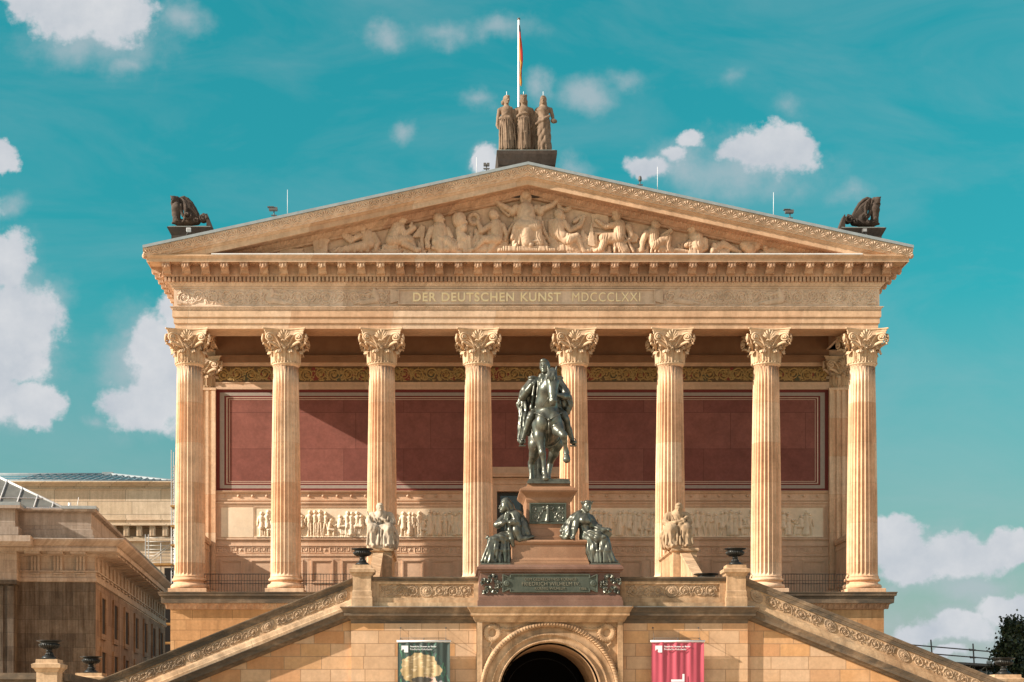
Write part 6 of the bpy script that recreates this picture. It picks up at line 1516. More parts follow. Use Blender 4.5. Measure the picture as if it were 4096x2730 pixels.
# ================================================================ three standing women on the ridge
yR = .2; zR = zt_ridge
fx = lambda px: X(1900+px*.4145, yR); fz = lambda py: Z(50+py*.4145, yR)-zR
def standing_stone(mat, cx, label, kind):
    P = lambda px, py, y: (fx(px)-fx(cx), y, fz(py)); a = sk(); hx = {0: 305, 1: 468, 2: 658}[kind]; hy = {0: 850, 1: 850, 2: 855}[kind]
    a.head(P(hx,hy,-.06), .148, (.45, .02, -.12)[kind], .05, .08); a.cap(P(hx-4,880,-.02),P(cx,935,.0),.085,.12,.03)
    if kind == 0: a.ell(P(272,870,.03),(.09,.11,.10),.03)
    if kind == 1:
        for q in range(8): th = q*pi/4; a.cap(P(468+26*sin(th),822,-.05-.09*cos(th)+.04),P(468+29*sin(th),803,-.05-.1*cos(th)+.04),.03,.03,.015)
        a.path([P(440,860,.0),P(445,930,.02)],[.05,.04],.02).path([P(497,860,.0),P(497,930,.02)],[.05,.04],.02)
    if kind == 2: a.path([P(632,870,.0),P(625,930,-.02)],[.04,.03],.02).path([P(684,870,.0),P(690,920,-.02)],[.04,.03],.02)
    sL, sR = {0: (240, 355), 1: (400, 535), 2: (600, 725)}[kind]
    a.cap(P(sL+18,940,0),P(sR-18,940,0),.105,.105,.05).path([P(cx,955,.0),P(cx,1010,.0),P(cx,1060,.02)],[.23,.20,.25],.05)
    a.path([P(cx,1060,.0),P(cx-2,1180,.0),P(cx,1290,.0)],[.26,.28,.30],.06,(11,.08,kind,.6)).cap(P(cx-10,1100,-.05),P(cx+8,1290,-.08),.24,.25,.06,(9,.08,1,.5)).cap(P(cx,1280,.0),P(cx,1318,.0),.31,.31,.03,(11,.1,1,0))
    if kind == 0:
        a.path([P(235,945,.0),P(225,1020,.02),P(215,1090,-.02),P(222,1120,-.06)],[.085,.08,.06,.045],.03).hand(P(222,1115,-.06),(.1,-.2,-1),(.6,-.3,0),.03,.5).path([P(365,950,.03),P(385,1050,.1),P(375,1120,.1)],[.09,.085,.06],.04)
        a.path([P(350,930,-.08),P(300,990,-.17),P(240,1030,-.12)],[.05,.05,.04],.03).path([P(240,1040,-.16),P(330,1030,-.2),P(390,1150,.0)],[.05,.06,.06],.04)
        folds(a,[P(235,1060,-.2),P(300,1040,-.3),P(370,1090,-.18)],[P(240,1330,-.22),P(315,1335,-.32),P(395,1330,-.2)],8,.034)
    elif kind == 1:
        a.path([P(400,945,.0),P(385,1030,.03),P(430,1000,-.16),P(485,988,-.2)],[.09,.08,.06,.045],.03).hand(P(485,988,-.2),(.9,-.1,.1),(0,.3,-.6),.03,.7).path([P(540,945,.03),P(560,1050,.05),P(540,1110,-.05)],[.1,.1,.07],.04,(6,.12,0,3))
        a.path([P(430,940,-.1),P(445,1000,-.16),P(500,940,-.12)],[.05,.05,.05],.03).path([P(540,950,.1),P(570,1100,.1),P(545,1320,.08)],[.13,.14,.12],.06,(6,.15,0,2)).path([P(400,950,.08),P(392,1100,.1),P(405,1320,.08)],[.11,.1,.12],.06,(6,.15,0,2))
        folds(a,[P(420,1030,-.2),P(470,1030,-.28),P(515,1030,-.2)],[P(415,1330,-.22),P(472,1335,-.32),P(525,1330,-.22)],7,.032)
    else:
        a.ell(P(640,955,-.12),(.09,.08,.08),.04).ell(P(685,955,-.12),(.09,.08,.08),.04)
        a.path([P(730,940,.0),P(748,1000,.02),P(755,1060,-.12)],[.085,.07,.05],.03).hand(P(755,1065,-.12),(.1,-.5,-.6),(-.2,-.5,.3),.03,.4).ell(P(757,1067,-.2),(.145,.04,.10),.015,(0,.2,0))
        a.path([P(600,945,.05),P(580,1050,.1),P(585,1250,.1),P(590,1310,.06)],[.1,.12,.13,.11],.06,(6,.15,0,2)).path([P(590,1090,-.16),P(660,1060,-.28),P(710,1020,-.2)],[.06,.07,.06],.03)
        folds(a,[P(600,1130,-.16),P(660,1060,-.24),P(715,1040,-.12)],[P(625,1240,-.2),P(690,1335,-.26),P(725,1335,-.16)],7,.03)
        a.path([P(630,1200,-.2),P(655,1290,-.24),P(700,1330,-.24)],[.1,.09,.07],.05)
    for s in (-1,1): a.cap(P(cx+s*18,1342,-.12),P(cx+s*22,1345,-.26),.05,.04,.02)
    o = a.build('standing_statue', mat, None, .0165, (fx(cx), yR, zR), wr=[(P(cx,1210,-.1),.85,.018,15,(1,.25,(.25,.1,-.4)[kind]),(0,.2,1)),(P(cx,1000,-.1),.3,.014,20,(.7,.2,.7),(1,.2,-.5))]); tag(o, label, 'statue', 'standing figures on the ridge')
    q = MB(); q.tube([(P(hx,815,0)[0],0,fz(825)),(P(hx,760,0)[0],0,fz(765))],.012,6); q.build('lightning_rod', M['white'], o)
standing_stone(M['statue'], 305, 'brown stone woman looking sideways, leftmost of the three statues on the roof ridge', 0)
standing_stone(M['statue'], 470, 'brown stone crowned woman with folded arm, middle statue on the roof ridge', 1)
standing_stone(M['statue'], 662, 'brown stone bare-chested figure holding a palette, rightmost statue on the roof ridge', 2)
# ================================================================ sphinxes on the roof corners
def sphinx(s, label):
    y = -.05; ztop = (Z(909,-.6) if s < 0 else Z(913,-.6))+.02
    if s > 0: ux = lambda px: X(3330+px*.1212, y); uz = lambda py: Z(770+py*.1212, y)
    else: ux = lambda px: X(600+px*.2551, y); uz = lambda py: Z(700+py*.2551, y)
    if s > 0: P = lambda px, py, yy: (ux(px)-ux(1000), yy, uz(py)-ztop)
    else:      # left one mapped into the same layout, mirrored
        P = lambda px, py, yy: (-(X(3330+px*.1212, y)-X(3330+1000*.1212, y)), yy, Z(770+py*.1212, y)-Z(913,-.6)-.02)
    a = sk(); W_ = lambda v: v
    a.head(P(1470,290,-.08), .115, .75*s, .0, .10)
    a.path([P(1380,260,.0),P(1350,380,.02),P(1330,470,.05)],[.12,.11,.10],.03).path([P(1540,400,-.05),P(1490,500,-.02)],[.05,.08],.03).cap(P(1550,200,-.1),P(1570,175,-.1),.04,.02,.02)
    a.path([P(1370,470,-.05),P(1390,600,-.08),P(1380,780,-.06),P(1380,980,-.02)],[.15,.18,.15,.17],.05).ell(P(1350,560,-.2),(.09,.07,.08),.03).ell(P(1440,560,-.16),(.08,.07,.08),.03)
    a.path([P(1230,500,-.08),P(1220,680,-.14),P(1150,850,-.16)],[.09,.075,.06],.03).path([P(1500,560,.1),P(1500,760,.12)],[.08,.07],.03)
    a.path([P(1400,900,-.16),P(1360,1020,-.2)],[.07,.02],.03)
    for q in range(5): a.cap(P(1360,900,-.2),P(1290+q*30,1040,-.22),.03,.012,.015)
    # wing sweeping back, feathered
    a.path([P(1290,330,.02),P(1240,225,.03),P(1150,200,.04),P(1030,260,.05),P(910,380,.06),P(800,560,.06),P(700,740,.06),P(640,840,.06)],[.05,.065,.07,.075,.08,.08,.07,.05],.02)
    for q in range(15):
        t_ = q/14; p0 = (1235-t_*190, 250+t_*560); p1 = (650+t_*260, 850+t_*140); m_ = ((p0[0]*.55+p1[0]*.45)-30*(1-t_), (p0[1]*.55+p1[1]*.45)-60*(1-t_))
        a.path([P(p0[0],p0[1],.02),P(m_[0],m_[1],.03-.05*(q%2)*.4),P(p1[0],p1[1],.04)],[.07,.06,.045],.012)
    a.path([P(1225,235,-.12),P(1120,350,-.17),P(1050,540,-.2),P(1055,720,-.19),P(1110,860,-.15)],[.025,.045,.065,.055,.03],.015)
    for q in range(12): a.path([P(1135-q*3,360+q*40,-.22),P(1045,385+q*42,-.26)],[.022,.014],.008)
    # haunch and scrolls
    for c0, R0, w_ in (((1000,860),.16,.05),((720,1010),.10,.035),((490,925),.17,.05)):
        C_ = P(c0[0],c0[1],-.12); a.path([(C_[0]+x_, C_[1]-.02*t_, C_[2]+z_) for t_, (x_, z_) in enumerate(spiral((0,0),R0,1.6,pi/2,-1,18,.15))][:],[w_*(1-.5*i/18) for i in range(19)],.01); a.ell((C_[0],C_[1]+.1,C_[2]),(R0,.12,R0),.03)
    a.path([P(700,1000,.05),P(1000,1010,.05),P(1300,1040,.0)],[.13,.15,.14],.06).path([P(1100,900,-.2),P(1110,1020,-.24),P(1150,1060,-.26)],[.05,.045,.04],.02)
    a.path([P(1380,1050,-.05),P(1500,1070,-.1)],[.08,.05],.03)
    o = a.build('sphinx_statue', M['darkstatue'], None, .014, (ux(1000) if s > 0 else -(X(3330+121.2, y))+X(600,y)-X(600,y)+0, y, ztop))
    if s < 0: o.location.x = X(600+.2551*600, y)
    tag(o, label, 'statue', 'winged sphinxes on the roof corners')
    b = MB(); xs_ = [P(p,0,0)[0] for p in (370,160,345)]; zt0 = uz(1085 if s > 0 else 770)-ztop if s > 0 else .07
    A_, B_, C_ = P(350,790,0), P(150,1150,0), P(370,1150,0)
    b.prism([(A_[0],A_[2]),(B_[0],0),(C_[0],0),(C_[0],A_[2]-.02)] if s > 0 else [(A_[0],A_[2]),(C_[0],A_[2]-.02),(C_[0],0),(B_[0],0)], -.28, .3)
    b.box(min(P(370,0,0)[0],P(1500,0,0)[0]), max(P(370,0,0)[0],P(1500,0,0)[0]), -.36, .36, 0, .085)
    b.build('base', M['darkstatue'], o)
sphinx(-1, 'blackened stone winged sphinx on the left roof corner'); sphinx(1, 'blackened stone winged sphinx on the right roof corner')
# ================================================================ flag, rods and lamps on the roof
yP = 2.2; xp = X(2075, yP); zp0_, zp1_ = Z(560, yP)-2.5, Z(78, yP)
t = thing('flagpole', 'tall white flagpole rising behind the three ridge statues', 'flagpole', (xp, yP, zp0_))
b = MB(); b.tube([(0,0,0),(0,0,zp1_-zp0_)],[.055,.045],12); b.build('pole', M['white'], t); b = MB(); b.lathe([(.0,-.02),(.065,-.02),(.06,.04),(.0,.07)],(0,0,zp1_-zp0_),12); b.build('finial', M['grey'], t)
fl = thing('flag', 'black, red and gold flag hanging limp against the white flagpole', 'flag', (xp, yP, Z(350,yP)))
zf = lambda py: Z(50+py*.4145, yP)-Z(350,yP); xf = lambda px: X(1900+px*.4145, yP)-xp
def hang(name, mat, pts, y0):
    b = MB(); b.tube([(xf(px), -.06-y0+.02*sin(i), zf(py)) for i, (px, py, r_) in enumerate(pts)], [r_ for *_, r_ in pts], 8); b.build(name, mat, fl)
hang('black_stripe', M['flagblack'], [(428,130,.02),(431,170,.035),(434,215,.035),(440,330,.03),(446,420,.03),(440,560,.035),(443,600,.04),(438,615,.02)], .0)
hang('red_stripe', M['flagred'], [(432,195,.015),(435,240,.035),(440,300,.05),(446,380,.06),(449,470,.055),(446,520,.05),(443,570,.03),(441,630,.04),(446,690,.035),(445,720,.012)], .02)
hang('gold_stripe', M['flaggold'], [(430,260,.015),(432,320,.035),(434,400,.035),(438,470,.04),(446,500,.04),(440,540,.03),(436,620,.025),(442,670,.045),(442,710,.03),(446,725,.01)], .05)
def rod(u, v0, v1, label, y=-.5):
    b = MB(); zz = Z(v1, y)-.15; b.tube([(0,0,0),(0,0,Z(v0,y)-zz)],[.014,.008],6); o = b.build('lightning_rod', M['white'], None, (X(u,y), y, zz)); tag(o, label, 'lightning rod', 'thin rods along the roof edge')
rod(1150,760,852,'thin white lightning rod on the left roof slope near the camera lamp'); rod(2630,668,760,'thin white lightning rod on the upper right roof slope'); rod(3094,770,860,'thin white lightning rod on the lower right roof slope'); rod(1906,630,690,'short thin rod left of the roof statues')
def roof_lamp(u, v, label, kind):
    y = -.7; z0 = Z(v, y); t = thing('roof_floodlight', label, 'floodlight', (X(u,y), y, z0), 0, 'floodlights on the roof edge')
    b = MB(); b.tube([(0,0,-.12),(0,0,.2)],.022,8); b.box(-.11,.11,-.05,.05,.0,.03); b.build('bracket', M['grey'], t)
    if kind == 'cam': 
        b = MB(); b.bbox(-.2,.14,-.08,.08,.19,.34,.02); b.box(-.26,.0,-.10,.10,.33,.355); b.build('housing', M['grey'], t)
    elif kind == 'double':
        b = MB(); b.bbox(-.12,-.01,-.06,.06,.12,.25,.015); b.bbox(.01,.12,-.06,.06,.12,.25,.015); b.box(-.13,.13,-.02,.02,.02,.05); b.build('housing', M['grey'], t)
    else:
        b = MB(); b.lathe([(.0,.16),(.06,.17),(.075,.22),(.06,.34),(.03,.37),(0,.38)], n=14); b.build('housing', M['grey'], t)
roof_lamp(1096,864,'grey floodlight with hood on the left roof slope','cam'); roof_lamp(1946,678,'small double lamp left of the ridge statues','double'); roof_lamp(2560,742,'lantern-shaped roof lamp on the upper right slope','lantern'); roof_lamp(3160,874,'grey floodlight with hood on the lower right roof slope','cam')
for s, (u, v) in ((-1,(755,922)),(1,(3458,924))):
    y = -.85; t = thing('roof_floodlight', 'white-framed square floodlight on the left sphinx block' if s < 0 else 'brown square floodlight on the right sphinx block', 'floodlight', (X(u,y), y, Z(v,y)), 0, 'floodlights on the roof edge')
    b = MB(); b.bbox(-.09,.09,-.08,.04,-.07,.08,.012); b.build('housing', M['white'] if s < 0 else M['grey'], t); b = MB(); b.box(-.07,.07,-.085,-.08,-.05,.06); b.build('lens', M['lens'], t); b = MB(); b.tube([(0,.0,-.05),(.1*s,-.05,-.2),(.0,.12,-.25)],.012,6); b.build('bracket', M['grey'], t)
# ================================================================ neighbouring museum to the left (side on)
yN = 35.; aN = .066
zN = lambda v: Z(v, yN)
xN = X(380, yN); nb_ = thing('neighbour_building', 'darkened stone museum wing with triglyph cornice, left of the portico', 'building', (xN, yN, 0), aN*1.0)
LN, WN = 45., 34.     # length back, width to the left; local x right, y back
zc_t = zN(2172); 
b = MB(); b.box(-WN, 0, 0, .4, 0, zN(2327)); b.build('front_wall', M['nsootshade'], nb_)
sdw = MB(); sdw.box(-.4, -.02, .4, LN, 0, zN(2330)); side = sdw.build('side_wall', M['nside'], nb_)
for r_, (v0, v1) in enumerate(((2378, 2525), (2600, 2760))):
    for i in range(7):
        y = 3.6+i*6.2; z1, z0 = zN(v0), zN(v1)
        f = MB(); 
        for y0_, y1_, za_, zb_ in ((y-1.25,y+1.25,z1,z1+.3),(y-1.25,y+1.25,z0-.35,z0),(y-1.25,y-.95,z0,z1),(y+.95,y+1.25,z0,z1)): f.box(-.02,.10,y0_,y1_,za_,zb_)
        wn = f.build('window', M['nside'], nb_); p_ = MB(); p_.box(-.02,.01,y-.95,y+.95,z0,z1); p_.build('pane', M['black'], wn)
def ring2(prof, name, mat, x0=-WN, x1=0., y0=0., y1=LN):
    """profile (out,z) along the front and right side"""
    b = MB(); V = []; Fs = []
    for o, z in prof: V += [(x0, y0-o, z), (x1+o, y0-o, z), (x1+o, y1, z)]
    for i in range(len(prof)-1):
        for k_ in range(2): a = i*3+k_; Fs.append((a, a+1, a+4, a+3))
    b.raw(V, Fs); return b.build(name, mat, nb_)
ring2([(0,zN(2330)),(.12,zN(2328)),(.12,zN(2314)),(.05,zN(2313)),(.05,zN(2291)),(.2,zN(2290)),(.2,zN(2285)),(.0,zN(2284))], 'architrave', M['nwall'])
ring2([(.0,zN(2286)),(.0,zN(2225))], 'frieze', M['nwall'])
ring2([(.0,zN(2228)),(.3,zN(2222)),(.3,zN(2216)),(1.5,zN(2216)),(1.55,zN(2204)),(1.5,zN(2196)),(1.6,zN(2194)),(1.95,zN(2178)),(2.0,zN(2171)),(1.9,zN(2168)),(-1,zN(2166))], 'cornice', M['nwall'])
b = MB()
for i in range(4):
    x = -.85-i*1.36; b.box(x-.3, x+.3, -.10, .0, zN(2286), zN(2224)); b.box(x-.45, x+.45, -1.35, .0, zN(2224), zN(2207)); b.box(x-.28, x+.28, -.16, -.05, zN(2300), zN(2293))
    for k_ in (-.2, 0, .2): b.box(x+k_-.06, x+k_+.06, -.17, -.10, zN(2284), zN(2226))
for i in range(22):
    y = 1.0+i*2.0; b.box(0, .10, y-.5, y+.5, zN(2286), zN(2224)); b.box(0, 1.35, y-.7, y+.7, zN(2224), zN(2207)); b.box(.05,.16,y-.5,y+.5,zN(2300),zN(2293))
b.build('triglyphs', M['nwall'], nb_)
b = MB(); zt_ = zN(2032); b.stack([(-WN,-.05,-.05,LN,zc_t-.1),(-WN,-.05,-.05,LN,zN(2143)),(-WN,-.15,.05,LN,zN(2142)),(-WN,-.15,.05,LN,zN(2120)),(-WN,-.25,.15,LN,zN(2118)),(-WN,-.25,.15,LN,zN(2052)),(-WN,-.0,-.1,LN,zN(2048)),(-WN,.05,-.15,LN,zN(2043)),(-WN,.05,-.15,LN,zN(2038)),(-WN,-.1,0,LN,zN(2036))]); b.build('parapet', M['nwall'], nb_)
b = MB(); b.box(-2.,.1,-.2,1.2,zN(2038),zN(2026)); b.box(-10.0,-4.3,-1.3,1.2,zN(2036),zN(2022)); b.build('lead_capping', M['lead'], nb_)
# pilaster projection at the left with fluted shaft
b = MB(); xa_ = -4.5
b.box(-WN, xa_, -1.1, .1, zN(2330), zc_t-.3); b.box(-WN, xa_+.12, -1.3, -.0, zc_t+.3, zN(2120)); b.box(-WN, xa_-.1, -1.1, 0, zN(2120), zN(2048)); b.box(-WN, xa_+.25, -1.4, -.0, zN(2048), zN(2036))
b.extr_x([(-.2,zc_t),(-2.9,zc_t+.1),(-2.9,zc_t-.25),(-2.5,zc_t-.5),(-2.4,zN(2196)),(-1.2,zN(2205)),(-.2,zN(2205))], -WN, xa_+1.1)
b.build('corner_projection', M['nwall'], nb_)
b = MB(); b.box(-WN, xa_-.15, -.95, .1, 0, zN(2345))
for i in range(14): b.box(xa_-.2-i*.62-.38, xa_-.2-i*.62, -1.08, -.95, 0, zN(2352))
b.box(-WN, xa_+.0, -1.2, 0, zN(2345), zN(2330)); b.build('fluted_pilaster', M['nsootshade'], nb_)
b = MB(); zr = zN(1930); yv = 8.
zr = Z(1860, yN+8.); ze = Z(2036, yN+2.5); E0 = (-2.2, 2.5, ze); E1 = (-9.2, 8., zr)
b.raw([(-40, 2.5, ze), E0, E1, (-40, 8., zr), (-2.2, 14, ze), (-40, 14, ze)], [(0,1,2,3),(1,4,2),(3,2,4,5)])
gr = b.build('glass_roof', M['greyglass'], nb_); b = MB()
b.tube([E0, E1],.09,6); b.tube([E1,(-40,8.,zr)],.09,6)
for i in range(9):
    t_ = min(1, (i+.7)*.16); x_ = E0[0]-(i+.7)*1.12; b.tube([(x_, 2.48, ze+.06), (x_+.0*t_, 2.48+5.5*t_, ze+.06+(zr-ze)*t_)],.04,5)
b.tube([(-3.6,3.6,ze+(zr-ze)*.2+.05),(-40,3.6,ze+(zr-ze)*.2+.05)],.04,5)
b.tube([(-20,1.0,zN(2028)),(-2.2,1.0,zN(2028))],.08,6); b.tube([(-1.75,1.5,zN(2036)),(-1.75,1.5,zN(2000))],.10,8); b.tube([(-1.3,1.2,zN(2036)),(-1.15,1.2,zN(1980))],.02,5)
b.build('glazing_bars', M['zinc'], gr)
# ================================================================ far main block with its hipped skylight
yG = 95.; zG = lambda v: Z(v, yG); xG = lambda u: X(u, yG)
fb_ = thing('far_museum_block', 'pale ashlar museum block with a hipped glass roof, far left behind the dark wing', 'building', (xG(350), yG, 0))
ox = xG(350)
b = MB(); b.box(xG(-500)-ox, xG(1000)-ox, 0, 30, 0, zG(2147)); b.box(xG(-500)-ox, xG(1000)-ox, 0.02, 30, zG(2105), zG(1945)); b.box(xG(-500)-ox, xG(1000)-ox, .9, 30, zG(2147), zG(2105)); b.build('wall', M['npale'], fb_)
b = MB()
for v0, v1, o in ((1945,1938,.25),(1938,1934,.55),(1934,1930,.8),(1960,1955,.1),(2105,2099,.6),(2099,2094,.35),(2082,2076,.12),(2163,2150,.25),(2167,2163,.5)): b.box(xG(-500)-ox, xG(1000)-ox, -o, .05, zG(v0), zG(v1))
b.build('cornice', M['npale'], fb_)
for i in range(18):
    b = MB(); x = xG(340+i*52)-ox; b.box(x, x+.55, -.35, .02, zG(2147), zG(2105)); b.box(x+.12, x+.2, -.4, -.35, zG(2145), zG(2107)); b.box(x+.33, x+.41, -.4, -.35, zG(2145), zG(2107)); b.build('pilaster_strip', M['npale'], fb_)
b = MB(); b.raw([(xG(-400)-ox,0.,zG(1930)),(xG(720)-ox,0.,zG(1930)),(xG(345)-ox,12,zG(1876)+1.2),(xG(-400)-ox,12,zG(1876)+1.2),(xG(720)-ox,24,zG(1930))],[(0,1,2,3),(1,4,2)])
rf = b.build('glass_roof', M['glassroof'], fb_); b = MB(); e0, e1 = Vector((xG(720)-ox,0,zG(1930))), Vector((xG(345)-ox,12,zG(1876)+1.2))
b.tube([e0,e1],.22,6); b.tube([e1,(xG(-400)-ox,12,zG(1876)+1.2)],.2,6); b.tube([(xG(-400)-ox,-.05,zG(1930)+.05),e0],.2,6)
for i in range(20):
    x = xG(690-i*34)-ox; t_ = min(1, (e0.x-x)/(e0.x-e1.x)); b.tube([(x,-.0,zG(1930)+.05),(x,12*t_,zG(1930)+.1+(e1.z-zG(1930))*t_)],.06,5)
for t_ in (.25,.5,.75):
    b.tube([(e0.x+(e1.x-e0.x)*t_,12*t_,e0.z+(e1.z-e0.z)*t_+.08),(xG(-400)-ox,12*t_,e0.z+(e1.z-e0.z)*t_+.08)],.04,5)
b.build('glazing_bars', M['lead'], rf); b = MB(); b.box(e1.x-.8,e1.x+.3,e1.y-.4,e1.y+.4,e1.z-.3,e1.z+.25); b.build('ridge_vent', M['lead'], fb_)
# ================================================================ scaffold in the gap at the left
yC = 86.; xC = lambda u: X(u, yC); zC = lambda v: Z(v, yC)
sc_ = thing('scaffold', 'grey tube scaffold tower with orange planks in the gap left of the portico', 'scaffold', (xC(690), yC, 0)); ox = xC(690)
b = MB()
for u in (686, 699): 
    for y in (0, 1.3): b.tube([(xC(u)-ox, y, 0), (xC(u)-ox, y, zC(1862 if u == 699 else 1800))], .05, 6)
for k_ in range(40):
    v = 1870+k_*12; b.tube([(xC(686)-ox, 0, zC(v)), (xC(699)-ox, 0, zC(v+(6 if k_ % 2 else 0)))], .035, 5)
for u in (578, 590, 640): b.tube([(xC(u)-ox, .5, 0), (xC(u)-ox, .5, zC(2136 if u < 600 else 2170))], .045, 6)
for v in (2150,2165,2180,2196,2208,2222,2238,2250): b.tube([(xC(578)-ox,.5,zC(v)),(xC(700)-ox,.5,zC(v+1))],.03,5)
b.tube([(xC(590)-ox,.45,zC(2240)),(xC(690)-ox,.45,zC(2166))],.025,5); b.tube([(xC(600)-ox,.45,zC(2246)),(xC(690)-ox,.45,zC(2172))],.025,5)
b.build('tubes', M['scaf'], sc_); b = MB()
for u0, u1, v in ((600,690,2262),(648,690,2384),(640,690,2500),(640,690,2576),(684,702,2186),(684,702,2030),(684,702,2110)): b.box(xC(u0)-ox, xC(u1)-ox, -.3, 1.2, zC(v), zC(v-7))
b.build('planks', M['plank'], sc_); b = MB(); b.box(xC(636)-ox, xC(700)-ox, 3.0, 3.1, 0, zC(2260)); b.build('gap_shade', M['black'], sc_)  # black sheet standing in for the shade in the gap
# ================================================================ right: scaffold rail, shed, tree
yQ = 22.; xQ = lambda u: X(u, yQ); zQ = lambda v: Z(v, yQ)
sr = thing('scaffold', 'dark scaffold guard rails on posts beyond the right stair, before the tree', 'scaffold', (xQ(3800), yQ, 0)); ox = xQ(3800)
pz = lambda px, py: (xQ(3600+px*.2108)-ox, zQ(2430+py*.2108))
def rail(p, q, r): (xa, za), (xb, zb) = pz(*p), pz(*q); b.tube([(xa,0,za),(xb,0,zb)], r, 7)
b = MB(); rail((-300,670),(2000,866),.035); rail((200,850),(2000,1000),.035); b.build('rails', M['grey'], sr)
for p, q in (((585,615),(640,1300)),((1385,690),(1420,1300)),((-200,560),(-160,1200))): b = MB(); rail(p,q,.04); b.build('post', M['grey'], sr)
b = MB()
for (px_, py_) in ((1375,803),(1385,943)): rail((px_-70,py_-8),(px_+70,py_+8),.03); [b.ball((pz(px_+d,py_+12)[0],-.03,pz(px_+d,py_+12)[1]),.05,6,4) for d in (-50,-25,0,40)]
b.build('clamps', M['grey'], sr)
b = MB(); a0 = pz(950,1040); a1 = pz(1900,1100); b.extr_x([(-.6,0),(.9,0),(.9,-.12),(-.6,-.12)], a0[0], a1[0], a0[1], a1[1]); b.build('deck', M['grey'], sr)
b = MB(); 
for x_ in (1240,1380,1640): rail((x_,1090),(x_,1500),.03)
rail((1300,1130),(1380,1090),.025); rail((1540,1190),(1640,1110),.025); b.build('braces', M['scaf'], sr)
b = MB(); b.box(pz(1000,0)[0], pz(2400,0)[0], .8, 1.2, 0, pz(0,1110)[1]); b.build('dark_screen', M['black'], sr)
b = MB(); V = []; Fs = []; n = 16
for i in range(n+1):
    for j in range(5): x_ = 1250+i*45; y_ = 1130+i*8+j*(45+i*6); q_ = pz(x_, y_); V.append((q_[0], .3-.25*j+.06*sin(i*1.7), q_[1]+.04*sin(i*2.1+j)))
for i in range(n):
    for j in range(4): a = i*5+j; Fs.append((a, a+1, a+6, a+5))
b.raw(V, Fs, True); b.build('tarpaulin', M['tarp'], sr)
b = MB(); q0 = pz(1585,1030); q1 = pz(1690,1095); b.box(q0[0], q1[0], -.6, -.5, q1[1], q0[1]); b.build('notice_board', M['lead'], sr)
def tree(label, u, v_top, y, w, seed, nleaf=9000):
    rg = np.random.RandomState(seed); x0 = X(u, y); zt_ = Z(v_top, y)
    t = thing('tree', label, 'tree', (x0, y, 0)); b = MB(); b.tube([(0,0,0),(.1,0,2.5),(0,.1,5),(.1,0,zt_*.75),(0,0,zt_-.6)],[.26,.22,.17,.10,.02],9)
    br = []
    for k_ in range(46):
        z = rg.uniform(.15, .93)*zt_; a = rg.uniform(0, 2*pi); L = w*(1.02-(z/zt_)**1.5)*rg.uniform(.6,1.)+.15; e = (L*cos(a), L*sin(a), z+L*.75); br.append(((0,0,z), e)); b.tube([(0,0,z),(e[0]*.5,e[1]*.5,z+L*.28),e],[.05,.035,.01],5)
    b.build('trunk', M['bark'], t)
    C = []
    for (p, q) in br:
        for k_ in range(7): s_ = rg.uniform(.35,1.08); C.append((q[0]*s_, q[1]*s_, p[2]+(q[2]-p[2])*s_))
    C = np.array(C); m = nleaf; idx = rg.randint(0, len(C), m); c_ = C[idx]+rg.normal(0, .2, (m,3)); sz = rg.uniform(.06,.12,m)
    d = rg.normal(0,1,(m,3)); d[:,2] -= .4; d /= np.linalg.norm(d,axis=1)[:,None]; e = np.cross(d, rg.normal(0,1,(m,3))); e /= np.linalg.norm(e,axis=1)[:,None]; f = np.cross(d,e)
    V = np.stack([c_, c_+(d*.5+e*.42+f*.08)*sz[:,None]*1.4, c_+d*sz[:,None]*1.7, c_+(d*.5-e*.42+f*.08)*sz[:,None]*1.4], 1).reshape(-1,3); mesh_np('crown', V, np.arange(m*4).reshape(-1,4), M['leaf'], t); return t
tree('dark leafy tree behind the urn at the lower right edge', 4062, 2466, 6., 1.25, 3, 26000)
# ================================================================ ground, sky, sun, camera
def ground():
    b = MB(); b.raw([(-500,-500,0),(500,-500,0),(500,900,0),(-500,900,0)], [(0,1,2,3)]); o = b.build('ground', M['ground']); o['kind'] = 'structure'
ground()
SUN = Vector((-3.5, -1.0, 1.86)).normalized(); EL = math.asin(SUN.z); AZ = atan2(SUN.x, SUN.y)
sl = bpy.data.lights.new('sun', 'SUN'); sl.energy = 5.; sl.angle = radians(.53); sl.color = (1., .905, .80)
so = bpy.data.objects.new('sun', sl); COL.objects.link(so); so.rotation_euler = (-SUN).to_track_quat('-Z', 'Y').to_euler()
w = bpy.data.worlds.new('World'); bpy.context.scene.world = w; w.use_nodes = True
nt = w.node_tree; nt.nodes.clear(); N = NT(nt)
out = N.n('ShaderNodeOutputWorld'); bg = N.n('ShaderNodeBackground'); nt.links.new(bg.outputs[0], out.inputs[0])
sky = N.n('ShaderNodeTexSky', sky_type='NISHITA', sun_disc=False); sky.sun_elevation = EL; sky.sun_rotation = AZ; sky.altitude = 50; sky.air_density = 1.; sky.dust_density = .6; sky.ozone_density = 1.5
vec = N.n('ShaderNodeTexCoord').outputs['Generated']; sep = N.n('ShaderNodeSeparateXYZ', {0: vec}).outputs
yy = N.math('MAXIMUM', sep[1], .06)
KU = F/1740.8      # display units per unit slope, /1000
pu = N.math('ADD', N.math('MULTIPLY', N.math('DIVIDE', sep[0], yy), KU), VU/1740.8)
pv = N.math('SUBTRACT', VV/1740.8, N.math('MULTIPLY', N.math('DIVIDE', sep[2], yy), KU))
q0 = N.n('ShaderNodeCombineXYZ', {0: pu, 1: pv}).outputs[0]
nz = N.n('ShaderNodeTexNoise', {'Vector': q0, 'Scale': 9., 'Detail': 6, 'Roughness': .6})
